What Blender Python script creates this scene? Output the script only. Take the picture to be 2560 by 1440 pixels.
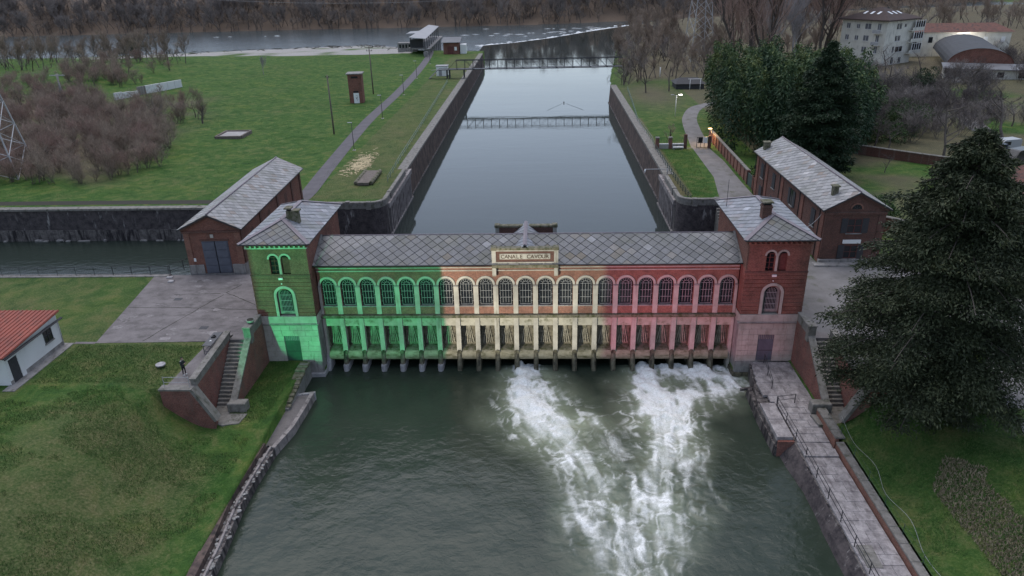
import bpy, bmesh, math, random
import numpy as np
from mathutils import Vector, Matrix

random.seed(7)
RNG = np.random.default_rng(11)
scene = bpy.context.scene
for o in list(bpy.data.objects):
    bpy.data.objects.remove(o)
C = scene.collection

# ------------------------------------------------------------------ camera
def cam_matrix(loc, pitch, yaw, roll):
    f = Vector((-math.sin(yaw) * math.cos(pitch), math.cos(yaw) * math.cos(pitch), -math.sin(pitch)))
    r = Vector((math.cos(yaw), math.sin(yaw), 0))
    u = r.cross(f)
    c, s = math.cos(roll), math.sin(roll)
    r2 = r * c + u * s
    u2 = r * -s + u * c
    m = Matrix((r2, u2, -f)).transposed().to_4x4()
    m.translation = loc
    return m

cam_data = bpy.data.cameras.new('camera')
cam_data.sensor_width = 36.0
cam_data.lens = 36.0 * 1794.8 / 2560.0
cam_data.clip_start = 0.5
cam_data.clip_end = 5000
cam = bpy.data.objects.new('camera', cam_data)
C.objects.link(cam)
cam.matrix_world = cam_matrix((1.579, -64.001, 37.571), 0.41979, 0.04518, -0.02417)
scene.camera = cam

# ------------------------------------------------------------------ sky, sun, exposure
SUN_EL, SUN_ROT = math.radians(70), math.radians(-20)
world = bpy.data.worlds.new('World')
scene.world = world
world.use_nodes = True
wn, wl = world.node_tree.nodes, world.node_tree.links
wn.clear()
sky = wn.new('ShaderNodeTexSky')
sky.sky_type = 'NISHITA'
sky.sun_disc = False
sky.sun_elevation = SUN_EL
sky.sun_rotation = SUN_ROT
sky.altitude = 180
sky.air_density = 1.0
sky.dust_density = 2.0
sky.ozone_density = 2.0
hs = wn.new('ShaderNodeHueSaturation')
hs.inputs['Saturation'].default_value = 0.7
bg = wn.new('ShaderNodeBackground')
bg.inputs['Strength'].default_value = 0.15
wo = wn.new('ShaderNodeOutputWorld')
wl.new(sky.outputs[0], hs.inputs['Color'])
wl.new(hs.outputs[0], bg.inputs['Color'])
wl.new(bg.outputs[0], wo.inputs[0])

sun_data = bpy.data.lights.new('sun', 'SUN')
sun_data.energy = 0.8
sun_data.angle = math.radians(60)
sun_data.color = (1.0, 0.96, 0.92)
sun = bpy.data.objects.new('sun', sun_data)
C.objects.link(sun)
_sd = Vector((math.sin(SUN_ROT) * math.cos(SUN_EL), math.cos(SUN_ROT) * math.cos(SUN_EL), math.sin(SUN_EL)))
sun.rotation_euler = _sd.to_track_quat('Z', 'Y').to_euler()
sun.location = (0, -60, 120)

scene.view_settings.view_transform = 'Standard'
scene.view_settings.look = 'None'
scene.view_settings.exposure = 0.55
scene.view_settings.gamma = 1.0
scene.view_settings.use_curve_mapping = False
scene.render.engine = 'CYCLES'
scene.cycles.use_denoising = True
scene.cycles.max_bounces = 5
scene.cycles.transparent_max_bounces = 8
scene.cycles.caustics_reflective = False
scene.cycles.caustics_refractive = False
scene.cycles.sample_clamp_indirect = 4.0

# ------------------------------------------------------------------ helpers
LOC = {}

def tag(o, label=None, cat=None, group=None, kind=None):
    if label: o['label'] = label
    if cat: o['category'] = cat
    if group: o['group'] = group
    if kind: o['kind'] = kind
    return o

def thing(name, label, cat, loc=(0, 0, 0), group=None):
    o = bpy.data.objects.new(name, None)
    o.empty_display_size = 0.3
    C.objects.link(o)
    o.location = loc
    LOC[o] = Vector(loc)
    return tag(o, label, cat, group)

def link(name, me, parent=None, loc=None):
    o = bpy.data.objects.new(name, me)
    C.objects.link(o)
    if parent is not None:
        o.parent = parent
        LOC[o] = LOC.get(parent, Vector((0, 0, 0)))
    if loc is not None:
        o.location = loc
    return o

def np_mesh(name, V, F, mat=None, smooth=False):
    V = np.asarray(V, dtype=np.float32).reshape(-1, 3)
    F = np.asarray(F, dtype=np.int32)
    n, k = F.shape
    me = bpy.data.meshes.new(name)
    me.vertices.add(len(V))
    me.vertices.foreach_set('co', V.ravel())
    me.loops.add(n * k)
    me.loops.foreach_set('vertex_index', F.ravel())
    me.polygons.add(n)
    me.polygons.foreach_set('loop_start', np.arange(0, n * k, k, dtype=np.int32))
    if smooth:
        me.polygons.foreach_set('use_smooth', np.ones(n, dtype=bool))
    me.update(calc_edges=True)
    if mat:
        me.materials.append(mat)
    return me

def set_color(me, name, vals):
    a = me.color_attributes.new(name, 'FLOAT_COLOR', 'POINT')
    arr = np.ones((len(me.vertices), 4), dtype=np.float32)
    vals = np.asarray(vals, dtype=np.float32)
    if vals.ndim == 1:
        arr[:, 0] = arr[:, 1] = arr[:, 2] = vals
    else:
        arr[:, :vals.shape[1]] = vals
    a.data.foreach_set('color', arr.ravel())

class MB:
    """collects faces of one mesh in world coordinates"""
    def __init__(s):
        s.v, s.f, s.sm = [], [], []
    def add(s, vs, fs, smooth=False):
        b = len(s.v)
        s.v += [tuple(p) for p in vs]
        s.f += [tuple(i + b for i in f) for f in fs]
        s.sm += [smooth] * len(fs)
        return s
    def box(s, x0, x1, y0, y1, z0, z1):
        vs = [(x0, y0, z0), (x1, y0, z0), (x1, y1, z0), (x0, y1, z0), (x0, y0, z1), (x1, y0, z1), (x1, y1, z1), (x0, y1, z1)]
        return s.add(vs, [(3, 2, 1, 0), (4, 5, 6, 7), (0, 1, 5, 4), (1, 2, 6, 5), (2, 3, 7, 6), (3, 0, 4, 7)])
    def bevbox(s, x0, x1, y0, y1, z0, z1, b=0.03):
        # box with chamfered top edges
        vs = [(x0, y0, z0), (x1, y0, z0), (x1, y1, z0), (x0, y1, z0),
              (x0, y0, z1 - b), (x1, y0, z1 - b), (x1, y1, z1 - b), (x0, y1, z1 - b),
              (x0 + b, y0 + b, z1), (x1 - b, y0 + b, z1), (x1 - b, y1 - b, z1), (x0 + b, y1 - b, z1)]
        fs = [(3, 2, 1, 0), (8, 9, 10, 11)]
        for i in range(4):
            j = (i + 1) % 4
            fs += [(i, j, j + 4, i + 4), (i + 4, j + 4, j + 8, i + 8)]
        return s.add(vs, fs)
    def hexa(s, p8):
        return s.add(p8, [(3, 2, 1, 0), (4, 5, 6, 7), (0, 1, 5, 4), (1, 2, 6, 5), (2, 3, 7, 6), (3, 0, 4, 7)])
    def prism(s, poly, axis, a0, a1):
        """extrude a 2D polygon along axis ('x': poly=(y,z); 'y': poly=(x,z); 'z': poly=(x,y))"""
        def P(q, a):
            return {'x': (a, q[0], q[1]), 'y': (q[0], a, q[1]), 'z': (q[0], q[1], a)}[axis]
        n = len(poly)
        vs = [P(q, a0) for q in poly] + [P(q, a1) for q in poly]
        fs = [tuple(range(n))[::-1], tuple(range(n, 2 * n))]
        fs += [(i, (i + 1) % n, (i + 1) % n + n, i + n) for i in range(n)]
        return s.add(vs, fs)
    def tube(s, pts, r, n=6, smooth=True, cap=True):
        pts = [Vector(p) for p in pts]
        rr = r if isinstance(r, (list, tuple)) else [r] * len(pts)
        rings = []
        for i, p in enumerate(pts):
            d = (pts[min(i + 1, len(pts) - 1)] - pts[max(i - 1, 0)])
            d = d.normalized() if d.length > 1e-9 else Vector((0, 0, 1))
            a = d.cross(Vector((0, 0, 1)))
            if a.length < 1e-3:
                a = d.cross(Vector((0, 1, 0)))
            a.normalize()
            b = d.cross(a)
            rings.append([p + (a * math.cos(2 * math.pi * k / n) + b * math.sin(2 * math.pi * k / n)) * rr[i] for k in range(n)])
        vs = [q for R in rings for q in R]
        fs = []
        for i in range(len(pts) - 1):
            for k in range(n):
                k2 = (k + 1) % n
                fs.append((i * n + k, i * n + k2, (i + 1) * n + k2, (i + 1) * n + k))
        s.add(vs, fs, smooth)
        if cap:
            b = len(s.v) - len(vs)
            s.f += [tuple(b + k for k in range(n))[::-1], tuple(b + (len(pts) - 1) * n + k for k in range(n))]
            s.sm += [False, False]
        return s
    def bar(s, p, q, w, h=None):
        """square bar from p to q"""
        h = h or w
        p, q = Vector(p), Vector(q)
        d = (q - p).normalized()
        a = d.cross(Vector((0, 0, 1)))
        if a.length < 1e-3:
            a = Vector((1, 0, 0))
        a.normalize()
        b = d.cross(a)
        vs = []
        for c in (p, q):
            vs += [c - a * w / 2 - b * h / 2, c + a * w / 2 - b * h / 2, c + a * w / 2 + b * h / 2, c - a * w / 2 + b * h / 2]
        return s.hexa(vs)
    def build(s, name, mat, parent=None, loc=None):
        me = bpy.data.meshes.new(name)
        off = LOC.get(parent, Vector((0, 0, 0))) if parent is not None else Vector((0, 0, 0))
        if loc is not None:
            off = Vector((0, 0, 0))
        me.from_pydata([(a - off.x, b - off.y, c - off.z) for a, b, c in s.v], [], s.f)
        if any(s.sm):
            me.polygons.foreach_set('use_smooth', s.sm)
        bm = bmesh.new(); bm.from_mesh(me)
        bmesh.ops.recalc_face_normals(bm, faces=bm.faces)
        bm.to_mesh(me); bm.free()
        me.materials.append(mat)
        return link(name, me, parent, loc)

def copy_tree(o, parent=None):
    c = o.copy()
    C.objects.link(c)
    c.parent = parent
    LOC[c] = LOC.get(o, Vector((0, 0, 0)))
    for ch in o.children:
        copy_tree(ch, c)
    return c

# ------------------------------------------------------------------ procedural materials
def sep_nodes(nt):
    return nt.nodes, nt.links

def material(name, base=(0.5, 0.5, 0.5), rough=0.8, spec=0.3, metal=0.0):
    m = bpy.data.materials.new(name)
    m.use_nodes = True
    b = m.node_tree.nodes['Principled BSDF']
    b.inputs['Base Color'].default_value = (*base, 1)
    b.inputs['Roughness'].default_value = rough
    b.inputs['Specular IOR Level'].default_value = spec
    b.inputs['Metallic'].default_value = metal
    return m

def nnoise(nt, scale, detail=4, rough=0.55, vec=None, dist=0.0):
    n = nt.nodes.new('ShaderNodeTexNoise')
    n.inputs['Scale'].default_value = scale
    n.inputs['Detail'].default_value = detail
    n.inputs['Roughness'].default_value = rough
    n.inputs['Distortion'].default_value = dist
    if vec is not None:
        nt.links.new(vec, n.inputs['Vector'])
    return n

def nramp(nt, fac, stops):
    r = nt.nodes.new('ShaderNodeValToRGB')
    el = r.color_ramp.elements
    while len(el) > 1:
        el.remove(el[0])
    el[0].position = stops[0][0]; el[0].color = (*stops[0][1], 1)
    for p, c in stops[1:]:
        e = el.new(p); e.color = (*c, 1)
    nt.links.new(fac, r.inputs['Fac'])
    return r

def nmix(nt, a, b, fac, mode='MIX'):
    m = nt.nodes.new('ShaderNodeMix')
    m.data_type = 'RGBA'
    m.blend_type = mode
    for sock, v in ((m.inputs[0], fac), (m.inputs[6], a), (m.inputs[7], b)):
        if isinstance(v, (int, float)):
            sock.default_value = v
        elif isinstance(v, tuple):
            sock.default_value = (*v, 1)
        else:
            nt.links.new(v, sock)
    return m.outputs[2]

def nmath(nt, op, a, b=None, clamp=False):
    m = nt.nodes.new('ShaderNodeMath')
    m.operation = op
    m.use_clamp = clamp
    for i, v in enumerate((a, b)):
        if v is None:
            continue
        if isinstance(v, (int, float)):
            m.inputs[i].default_value = v
        else:
            nt.links.new(v, m.inputs[i])
    return m.outputs[0]

def ncoord(nt, which='Object', scale=(1, 1, 1), rot=(0, 0, 0)):
    if which == 'World':
        g = nt.nodes.new('ShaderNodeNewGeometry')
        out = g.outputs['Position']
    else:
        t = nt.nodes.new('ShaderNodeTexCoord')
        out = t.outputs[which]
    if scale != (1, 1, 1) or rot != (0, 0, 0):
        mp = nt.nodes.new('ShaderNodeMapping')
        mp.inputs['Scale'].default_value = scale
        mp.inputs['Rotation'].default_value = rot
        nt.links.new(out, mp.inputs['Vector'])
        out = mp.outputs[0]
    return out

def nbump(nt, height, strength=0.3, dist=0.05, normal=None):
    b = nt.nodes.new('ShaderNodeBump')
    b.inputs['Strength'].default_value = strength
    b.inputs['Distance'].default_value = dist
    nt.links.new(height, b.inputs['Height'])
    if normal is not None:
        nt.links.new(normal, b.inputs['Normal'])
    return b.outputs[0]

def plug(m, color=None, rough=None, normal=None, **kw):
    b = m.node_tree.nodes['Principled BSDF']
    if color is not None: m.node_tree.links.new(color, b.inputs['Base Color'])
    if rough is not None: m.node_tree.links.new(rough, b.inputs['Roughness'])
    if normal is not None: m.node_tree.links.new(normal, b.inputs['Normal'])
    return m

def weathered(name, c1, c2, scale=1.5, rough=0.85, stain=None, stain_scale=(1.2, 1.2, 0.18), stain_lim=(0.52, 0.7), bump=0.25, fine=18, spec=0.25, bdist=0.03):
    """two-tone stone/plaster/metal with optional run-off streaks"""
    m = material(name, c1, rough, spec)
    nt = m.node_tree
    w = ncoord(nt, 'World')
    n1 = nnoise(nt, scale, 6, 0.6, w)
    n2 = nnoise(nt, fine, 4, 0.6, w)
    f = nmath(nt, 'ADD', nmath(nt, 'MULTIPLY', n1.outputs[0], 0.65), nmath(nt, 'MULTIPLY', n2.outputs[0], 0.35))
    col = nramp(nt, f, [(0.36, c2), (0.62, c1)]).outputs[0]
    if stain:
        ws = ncoord(nt, 'World', stain_scale)
        ns = nnoise(nt, 1.6, 7, 0.65, ws)
        fs = nramp(nt, ns.outputs[0], [(stain_lim[0], (0, 0, 0)), (stain_lim[1], (1, 1, 1))]).outputs[0]
        col = nmix(nt, col, stain, fs)
    plug(m, col, normal=nbump(nt, f, bump, bdist))
    return m

M = {}
def brick_mat(name, c1, c2, mortar, dark=(0.05, 0.04, 0.035), moss=None):
    m = material(name, c1, 0.9, 0.2)
    nt = m.node_tree
    g = nt.nodes.new('ShaderNodeNewGeometry')
    sx = nt.nodes.new('ShaderNodeSeparateXYZ')
    nt.links.new(g.outputs['Position'], sx.inputs[0])
    u = nmath(nt, 'ADD', sx.outputs[0], sx.outputs[1])
    cv = nt.nodes.new('ShaderNodeCombineXYZ')
    nt.links.new(u, cv.inputs[0]); nt.links.new(sx.outputs[2], cv.inputs[1])
    bt = nt.nodes.new('ShaderNodeTexBrick')
    bt.inputs['Scale'].default_value = 1.0
    bt.inputs['Brick Width'].default_value = 0.27
    bt.inputs['Row Height'].default_value = 0.078
    bt.inputs['Mortar Size'].default_value = 0.009
    bt.inputs['Bias'].default_value = -0.1
    bt.inputs['Color1'].default_value = (*c1, 1)
    bt.inputs['Color2'].default_value = (*c2, 1)
    bt.inputs['Mortar'].default_value = (*mortar, 1)
    nt.links.new(cv.outputs[0], bt.inputs['Vector'])
    n1 = nnoise(nt, 0.9, 6, 0.65, g.outputs['Position'])
    n2 = nnoise(nt, 9, 5, 0.6, g.outputs['Position'])
    col = nmix(nt, bt.outputs[0], dark, nmath(nt, 'MULTIPLY', nramp(nt, n1.outputs[0], [(0.45, (0, 0, 0)), (0.75, (1, 1, 1))]).outputs[0], 0.55))
    col = nmix(nt, col, nramp(nt, n2.outputs[0], [(0.3, (0.55, 0.55, 0.55)), (0.7, (1.25, 1.2, 1.15))]).outputs[0], 0.8, 'MULTIPLY')
    if moss:
        ws = ncoord(nt, 'World', (1, 1, 0.35))
        n3 = nnoise(nt, 0.8, 7, 0.7, ws)
        col = nmix(nt, col, moss, nramp(nt, n3.outputs[0], [(0.52, (0, 0, 0)), (0.68, (1, 1, 1))]).outputs[0])
    plug(m, col, normal=nbump(nt, nmath(nt, 'ADD', bt.outputs[1], nmath(nt, 'MULTIPLY', n2.outputs[0], -0.5)), 0.4, -0.012))
    return m

M['brick'] = brick_mat('red_brick', (0.23, 0.085, 0.06), (0.17, 0.06, 0.045), (0.24, 0.19, 0.165))
M['brick_old'] = brick_mat('old_brick', (0.25, 0.09, 0.07), (0.17, 0.065, 0.055), (0.27, 0.21, 0.19), moss=(0.15, 0.1, 0.085))
M['brick_pale'] = brick_mat('pale_brick', (0.27, 0.12, 0.085), (0.2, 0.085, 0.065), (0.26, 0.2, 0.17))
M['brick_dark'] = brick_mat('dark_brick', (0.15, 0.065, 0.05), (0.11, 0.05, 0.042), (0.17, 0.14, 0.125))
M['stone'] = weathered('pale_stone', (0.44, 0.42, 0.38), (0.30, 0.285, 0.25), 1.2, stain=(0.15, 0.14, 0.11), stain_lim=(0.55, 0.75))
M['stone_grey'] = weathered('grey_stone', (0.30, 0.285, 0.275), (0.19, 0.18, 0.175), 1.6, stain=(0.085, 0.08, 0.07), stain_lim=(0.5, 0.72))
M['stone_moss'] = weathered('mossy_stone', (0.20, 0.18, 0.145), (0.09, 0.09, 0.055), 2.5, stain=(0.06, 0.065, 0.03), stain_scale=(1.5, 1.5, 0.8), stain_lim=(0.48, 0.62))
M['coping'] = weathered('coping_stone', (0.24, 0.225, 0.21), (0.13, 0.125, 0.11), 2.2, stain=(0.07, 0.07, 0.05), stain_scale=(1, 1, 0.6), stain_lim=(0.52, 0.7))
M['quay'] = weathered('quay_stone', (0.20, 0.18, 0.17), (0.07, 0.06, 0.06), 1.8, stain=(0.025, 0.022, 0.025), stain_scale=(1.1, 1.1, 0.16), stain_lim=(0.46, 0.6), bump=0.6, fine=6, bdist=0.1)
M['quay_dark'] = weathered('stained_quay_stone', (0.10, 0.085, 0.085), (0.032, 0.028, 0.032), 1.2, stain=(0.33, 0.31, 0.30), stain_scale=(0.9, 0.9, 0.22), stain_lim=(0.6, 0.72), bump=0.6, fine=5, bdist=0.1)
M['quay_brown'] = weathered('brown_quay_stone', (0.14, 0.10, 0.085), (0.06, 0.045, 0.042), 0.9, stain=(0.035, 0.03, 0.028), stain_scale=(0.8, 0.8, 0.25), stain_lim=(0.48, 0.62), bump=0.7, fine=3.5, bdist=0.15)
M['rib'] = weathered('pale_rib_stone', (0.33, 0.30, 0.29), (0.17, 0.15, 0.15), 1.6, stain=(0.06, 0.05, 0.05), stain_lim=(0.52, 0.66))
M['concrete'] = weathered('yard_concrete', (0.20, 0.182, 0.182), (0.12, 0.108, 0.108), 0.6, 0.85, stain=(0.085, 0.078, 0.075), stain_scale=(0.35, 0.6, 0.5), stain_lim=(0.5, 0.72), bump=0.2, fine=9)
M['paver'] = weathered('walkway_slabs', (0.42, 0.39, 0.39), (0.20, 0.185, 0.19), 1.3, 0.75, stain=(0.13, 0.115, 0.118), stain_scale=(1.2, 0.6, 1), stain_lim=(0.45, 0.72), bump=0.35, fine=7)
M['asphalt'] = weathered('path_asphalt', (0.125, 0.115, 0.125), (0.088, 0.082, 0.09), 0.5, 0.85, bump=0.2, fine=25)
M['gravel'] = weathered('gravel_drive', (0.205, 0.195, 0.195), (0.13, 0.125, 0.12), 0.5, 0.9, stain=(0.10, 0.10, 0.075), stain_scale=(0.4, 0.25, 1), stain_lim=(0.55, 0.7), fine=14)
M['pebble'] = weathered('river_gravel', (0.40, 0.38, 0.37), (0.22, 0.21, 0.2), 0.15, 0.9, fine=2.2)
M['white_wall'] = weathered('white_render', (0.70, 0.70, 0.70), (0.60, 0.60, 0.60), 0.6, 0.85, stain=(0.42, 0.42, 0.41), stain_lim=(0.6, 0.8), bump=0.1)
M['cream_wall'] = weathered('cream_render', (0.68, 0.66, 0.59), (0.55, 0.53, 0.47), 0.5, 0.85, stain=(0.25, 0.24, 0.21), stain_lim=(0.55, 0.75), bump=0.1)
M['iron'] = material('dark_iron', (0.035, 0.035, 0.04), 0.6, 0.4)
M['green_iron'] = weathered('green_painted_iron', (0.055, 0.085, 0.075), (0.04, 0.06, 0.055), 3, 0.6)
M['pale_green'] = weathered('pale_green_rail', (0.20, 0.27, 0.23), (0.12, 0.17, 0.15), 3, 0.6)
M['steel'] = weathered('galvanised_steel', (0.40, 0.41, 0.42), (0.28, 0.28, 0.29), 3, 0.5, spec=0.5)
M['bar'] = weathered('pale_window_bars', (0.42, 0.43, 0.44), (0.30, 0.31, 0.32), 4, 0.6)
M['glass'] = material('dark_glass', (0.018, 0.02, 0.024), 0.12, 0.5)
M['wood_dark'] = weathered('dark_painted_wood', (0.055, 0.055, 0.06), (0.038, 0.038, 0.042), 3, 0.7)
M['wood_red'] = weathered('reddish_wood', (0.15, 0.055, 0.05), (0.09, 0.035, 0.03), 3, 0.7)
M['wood_old'] = weathered('weathered_wood', (0.19, 0.16, 0.14), (0.10, 0.085, 0.075), 3, 0.9)
M['door_blue'] = weathered('blue_grey_door', (0.115, 0.125, 0.155), (0.085, 0.09, 0.115), 2, 0.6)
M['gutter'] = material('gutter_metal', (0.04, 0.04, 0.045), 0.6, 0.4)
M['hip'] = weathered('lead_hip_strip', (0.22, 0.19, 0.21), (0.15, 0.13, 0.145), 2, 0.55)
M['wet'] = weathered('wet_pier_stone', (0.17, 0.155, 0.11), (0.055, 0.05, 0.035), 2.5, 0.55, stain=(0.03, 0.028, 0.02), stain_scale=(1.5, 1.5, 0.5), stain_lim=(0.5, 0.62), bump=0.4, fine=8)
M['shoe'] = weathered('pale_concrete_shoe', (0.40, 0.39, 0.40), (0.25, 0.24, 0.25), 2, 0.8, stain=(0.10, 0.095, 0.09), stain_lim=(0.58, 0.7))
M['gate_wood'] = weathered('sluice_gate_boards', (0.21, 0.19, 0.15), (0.10, 0.09, 0.07), 2, 0.85, stain=(0.06, 0.06, 0.05), stain_scale=(1, 1, 1.5), stain_lim=(0.5, 0.68))
M['red_tile'] = weathered('red_metal_roof', (0.30, 0.085, 0.06), (0.22, 0.065, 0.05), 0.6, 0.6, stain=(0.17, 0.07, 0.055), stain_lim=(0.5, 0.7), bump=0.1)
M['clay_tile'] = weathered('clay_roof_tiles', (0.21, 0.10, 0.08), (0.12, 0.07, 0.06), 1.6, 0.9, stain=(0.08, 0.065, 0.06), stain_scale=(0.6, 0.6, 0.6), stain_lim=(0.5, 0.65), fine=5, bump=0.6)
M['brown_roof'] = weathered('dark_brown_roof', (0.075, 0.052, 0.048), (0.05, 0.038, 0.036), 1.0, 0.8, fine=6)
M['grey_sheet'] = weathered('grey_sheet_roof', (0.17, 0.175, 0.185), (0.12, 0.12, 0.13), 0.4, 0.6)
M['pale_sheet'] = weathered('pale_sheet_roof', (0.33, 0.33, 0.34), (0.25, 0.25, 0.26), 0.3, 0.7)
M['white_paint'] = material('white_paint', (0.75, 0.75, 0.74), 0.6, 0.4)
M['black'] = material('black_matt', (0.015, 0.015, 0.016), 0.7, 0.3)

def slate_material(name, lo, hi, alt):
    m = material(name, lo, 0.55, 0.4)
    nt = m.node_tree
    oi = nt.nodes.new('ShaderNodeObjectInfo')
    w = ncoord(nt, 'World')
    n1 = nnoise(nt, 2.2, 6, 0.65, w)
    n2 = nnoise(nt, 0.35, 4, 0.6, w)
    base = nramp(nt, oi.outputs['Random'], [(0.0, lo), (0.55, hi), (0.86, tuple(0.9 * c for c in hi)), (0.93, alt), (1.0, tuple(1.5 * c for c in hi))]).outputs[0]
    col = nmix(nt, base, nramp(nt, n1.outputs[0], [(0.3, (0.6, 0.62, 0.58)), (0.7, (1.2, 1.18, 1.2))]).outputs[0], 0.9, 'MULTIPLY')
    col = nmix(nt, col, (0.10, 0.105, 0.07), nmath(nt, 'MULTIPLY', nramp(nt, n2.outputs[0], [(0.5, (0, 0, 0)), (0.75, (1, 1, 1))]).outputs[0], 0.6))
    r = nramp(nt, n1.outputs[0], [(0.3, (0.45, 0.45, 0.45)), (0.7, (0.7, 0.7, 0.7))]).outputs[0]
    plug(m, col, r, nbump(nt, n1.outputs[0], 0.25, 0.02))
    return m
M['slate'] = slate_material('grey_slate', (0.115, 0.118, 0.125), (0.17, 0.172, 0.182), (0.15, 0.13, 0.105))
M['slate_pale'] = slate_material('pale_stone_slate', (0.20, 0.198, 0.20), (0.31, 0.305, 0.31), (0.21, 0.165, 0.14))
M['slate_sky_sheen'] = slate_material('sky_sheen_slate', (0.19, 0.20, 0.225), (0.255, 0.265, 0.295), (0.22, 0.20, 0.215))  # side slope slate, bright sky reflection painted into its colour
# ------------------------------------------------------------------ numeric noise
_TAB = np.random.default_rng(5).random((8, 256, 256))
def vnoise(x, y, scale, seed=0):
    t = _TAB[seed % 8]
    u, v = np.asarray(x) / scale + 37.3 * seed, np.asarray(y) / scale + 91.7 * seed
    i, j = np.floor(u).astype(int), np.floor(v).astype(int)
    a, b = u - i, v - j
    a, b = a * a * (3 - 2 * a), b * b * (3 - 2 * b)
    g = lambda p, q: t[p % 256, q % 256]
    return (g(i, j) * (1 - a) + g(i + 1, j) * a) * (1 - b) + (g(i, j + 1) * (1 - a) + g(i + 1, j + 1) * a) * b
def fbm(x, y, scale, octv=4, seed=0, gain=0.5):
    s, amp, tot = 0, 1.0, 0
    for k in range(octv):
        s = s + amp * vnoise(x, y, scale / 2 ** k, seed + k)
        tot += amp
        amp *= gain
    return s / tot
def sstep(a, b, x):
    t = np.clip((x - a) / (b - a), 0, 1)
    return t * t * (3 - 2 * t)

# ------------------------------------------------------------------ terrain
Z_YARD, Z_UP, Z_LOW = 6.0, 1.0, 0.0
def shore_left(x):
    return np.interp(x, [-600, -215, -190, -134, -90, -72, -62, -56, -28, 0], [300, 300, 308, 326, 338, 326, 300, 262, 250, 250])
def bank_right(y):
    return np.interp(y, [0, 150, 200, 250, 365, 420, 470, 520], [21.9, 22.3, 26, 32, 46, 70, 200, 420])
def far_shore(x):
    return np.interp(x, [-900, -180, 0, 80, 200, 400, 900], [440, 466, 468, 490, 545, 640, 800])
def ground_h(x, y):
    x, y = np.asarray(x, float), np.asarray(y, float)
    z = np.full(np.broadcast(x, y).shape, Z_YARD)
    z = z + (fbm(x, y, 14, 4, 1) - 0.5) * 0.9 * sstep(48, 75, y) * sstep(-45, -62, x)
    z = z + (fbm(x, y, 30, 4, 2) - 0.5) * 1.6 * sstep(90, 140, y) * sstep(48, 60, x)
    # meadow mound on the far left
    z = z + 3.2 * np.exp(-(((x + 150) / 28) ** 2 + ((y - 190) / 45) ** 2))
    # downstream banks
    k = np.clip((-12.9 - y) / 17.0, 0, 1.6)
    t = sstep(0, 1, (-27.0 + 4.3 * k - x) / (7.6 + 6.0 * k))
    zl = 1.55 - 0.4 * k + (Z_YARD - 1.55 + 0.4 * k) * t
    zl = zl + (fbm(x, y, 3.0, 4, 3) - 0.5) * 0.35 * sstep(-13, -16, y) * sstep(-22.5, -24.5, x)
    brow = np.exp(-np.clip(-12.8 - y, 0, 50) / 2.6) * sstep(-30.7, -32.2, x)
    zl = zl + (5.55 - zl) * brow * (zl < 5.55)
    z = np.where((y < -12.8) & (x < 0), zl, z)
    t = sstep(0, 1, (x - 26.2) / (5.0 + 5.0 * np.clip((-12.9 - y) / 17.0, 0, 1.6)))
    zr = 2.15 + (Z_YARD - 2.15) * t + (fbm(x, y, 3.0, 4, 4) - 0.5) * 0.4 * sstep(-13, -16, y) * sstep(26.4, 28.5, x)
    z = np.where((y < -12.8) & (x > 0), zr, z)
    z = np.where((x < -28) & (y >= -12.8) & (y < -5), z - 0.55 * np.clip((-5 - y) / 7.5, 0, 1) * sstep(-35, -31, x), z)
    z = np.where((x > -28.2) & (x < 28.2) & (y >= -12.8) & (y < 10.3), 1.7, z)
    z = np.where((x > -22.0) & (x < 25.7) & (y < -1.3), -2.0, z)
    z = np.where((np.abs(x) < 20.5) & (y < 12), -2.0, z)
    # head basin, side canal and pool
    z = np.where((np.abs(x) < 21.9) & (y > 7.5) & (y < 150), -2.0, z)
    z = np.where((x < -20.5) & (x > -33.5) & (y > 10.9) & (y < 35.6), -2.0, z)
    z = np.where((x <= -33.5) & (y > 10.9) & (y < 37.0), -2.0, z)
    z = np.where((x > 20.5) & (x < 28.6) & (y > 10.4) & (y < 35.6), -2.0, z)
    # forebay and river
    up = (y >= 150) & (x > -21.9) & (x < bank_right(y))
    z = np.where(up, -2.0, z)
    sl = shore_left(x)
    uu = (y - 245.0) / np.maximum(sl - 245.0, 4.0)
    grav = np.interp(uu, [0, 0.12, 0.6, 0.93, 1.0], [6.0, 4.7, 3.7, 1.7, 0.3]) + (fbm(x, y, 9, 4, 5) - 0.5) * 0.7 * sstep(0.12, 0.25, uu)
    left = (x <= -21.9) & (y > 245)
    z = np.where(left & (x < -56), np.minimum(z, grav), z)
    z = np.where((x <= -21.9) & (y > sl), -2.0, z)
    rb = (x >= bank_right(y)) & (y > 150)
    z = np.where(rb, np.minimum(z, 1.0 + 5.0 * sstep(0, 9, x - bank_right(y))), z)
    fs = far_shore(x)
    fz = 0.3 + 2.0 * sstep(0, 14, y - fs) + 20 * sstep(4, 60, y - fs) + 6 * sstep(60, 200, y - fs) + 10 * sstep(150, 600, y - fs) + (fbm(x, y, 60, 3, 6) - 0.5) * 10 * sstep(20, 90, y - fs)
    z = np.where(y > fs, fz, z)
    return z

def lines(segs, extra):
    a = []
    for s, e, d in segs:
        a += list(np.arange(s, e, d))
    a += extra
    a = np.unique(np.round(np.array(a, float), 3))
    keep = [a[0]]
    for q in a[1:]:
        if q - keep[-1] > 0.04 or q in extra:
            keep.append(q)
    return np.array(keep)

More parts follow.
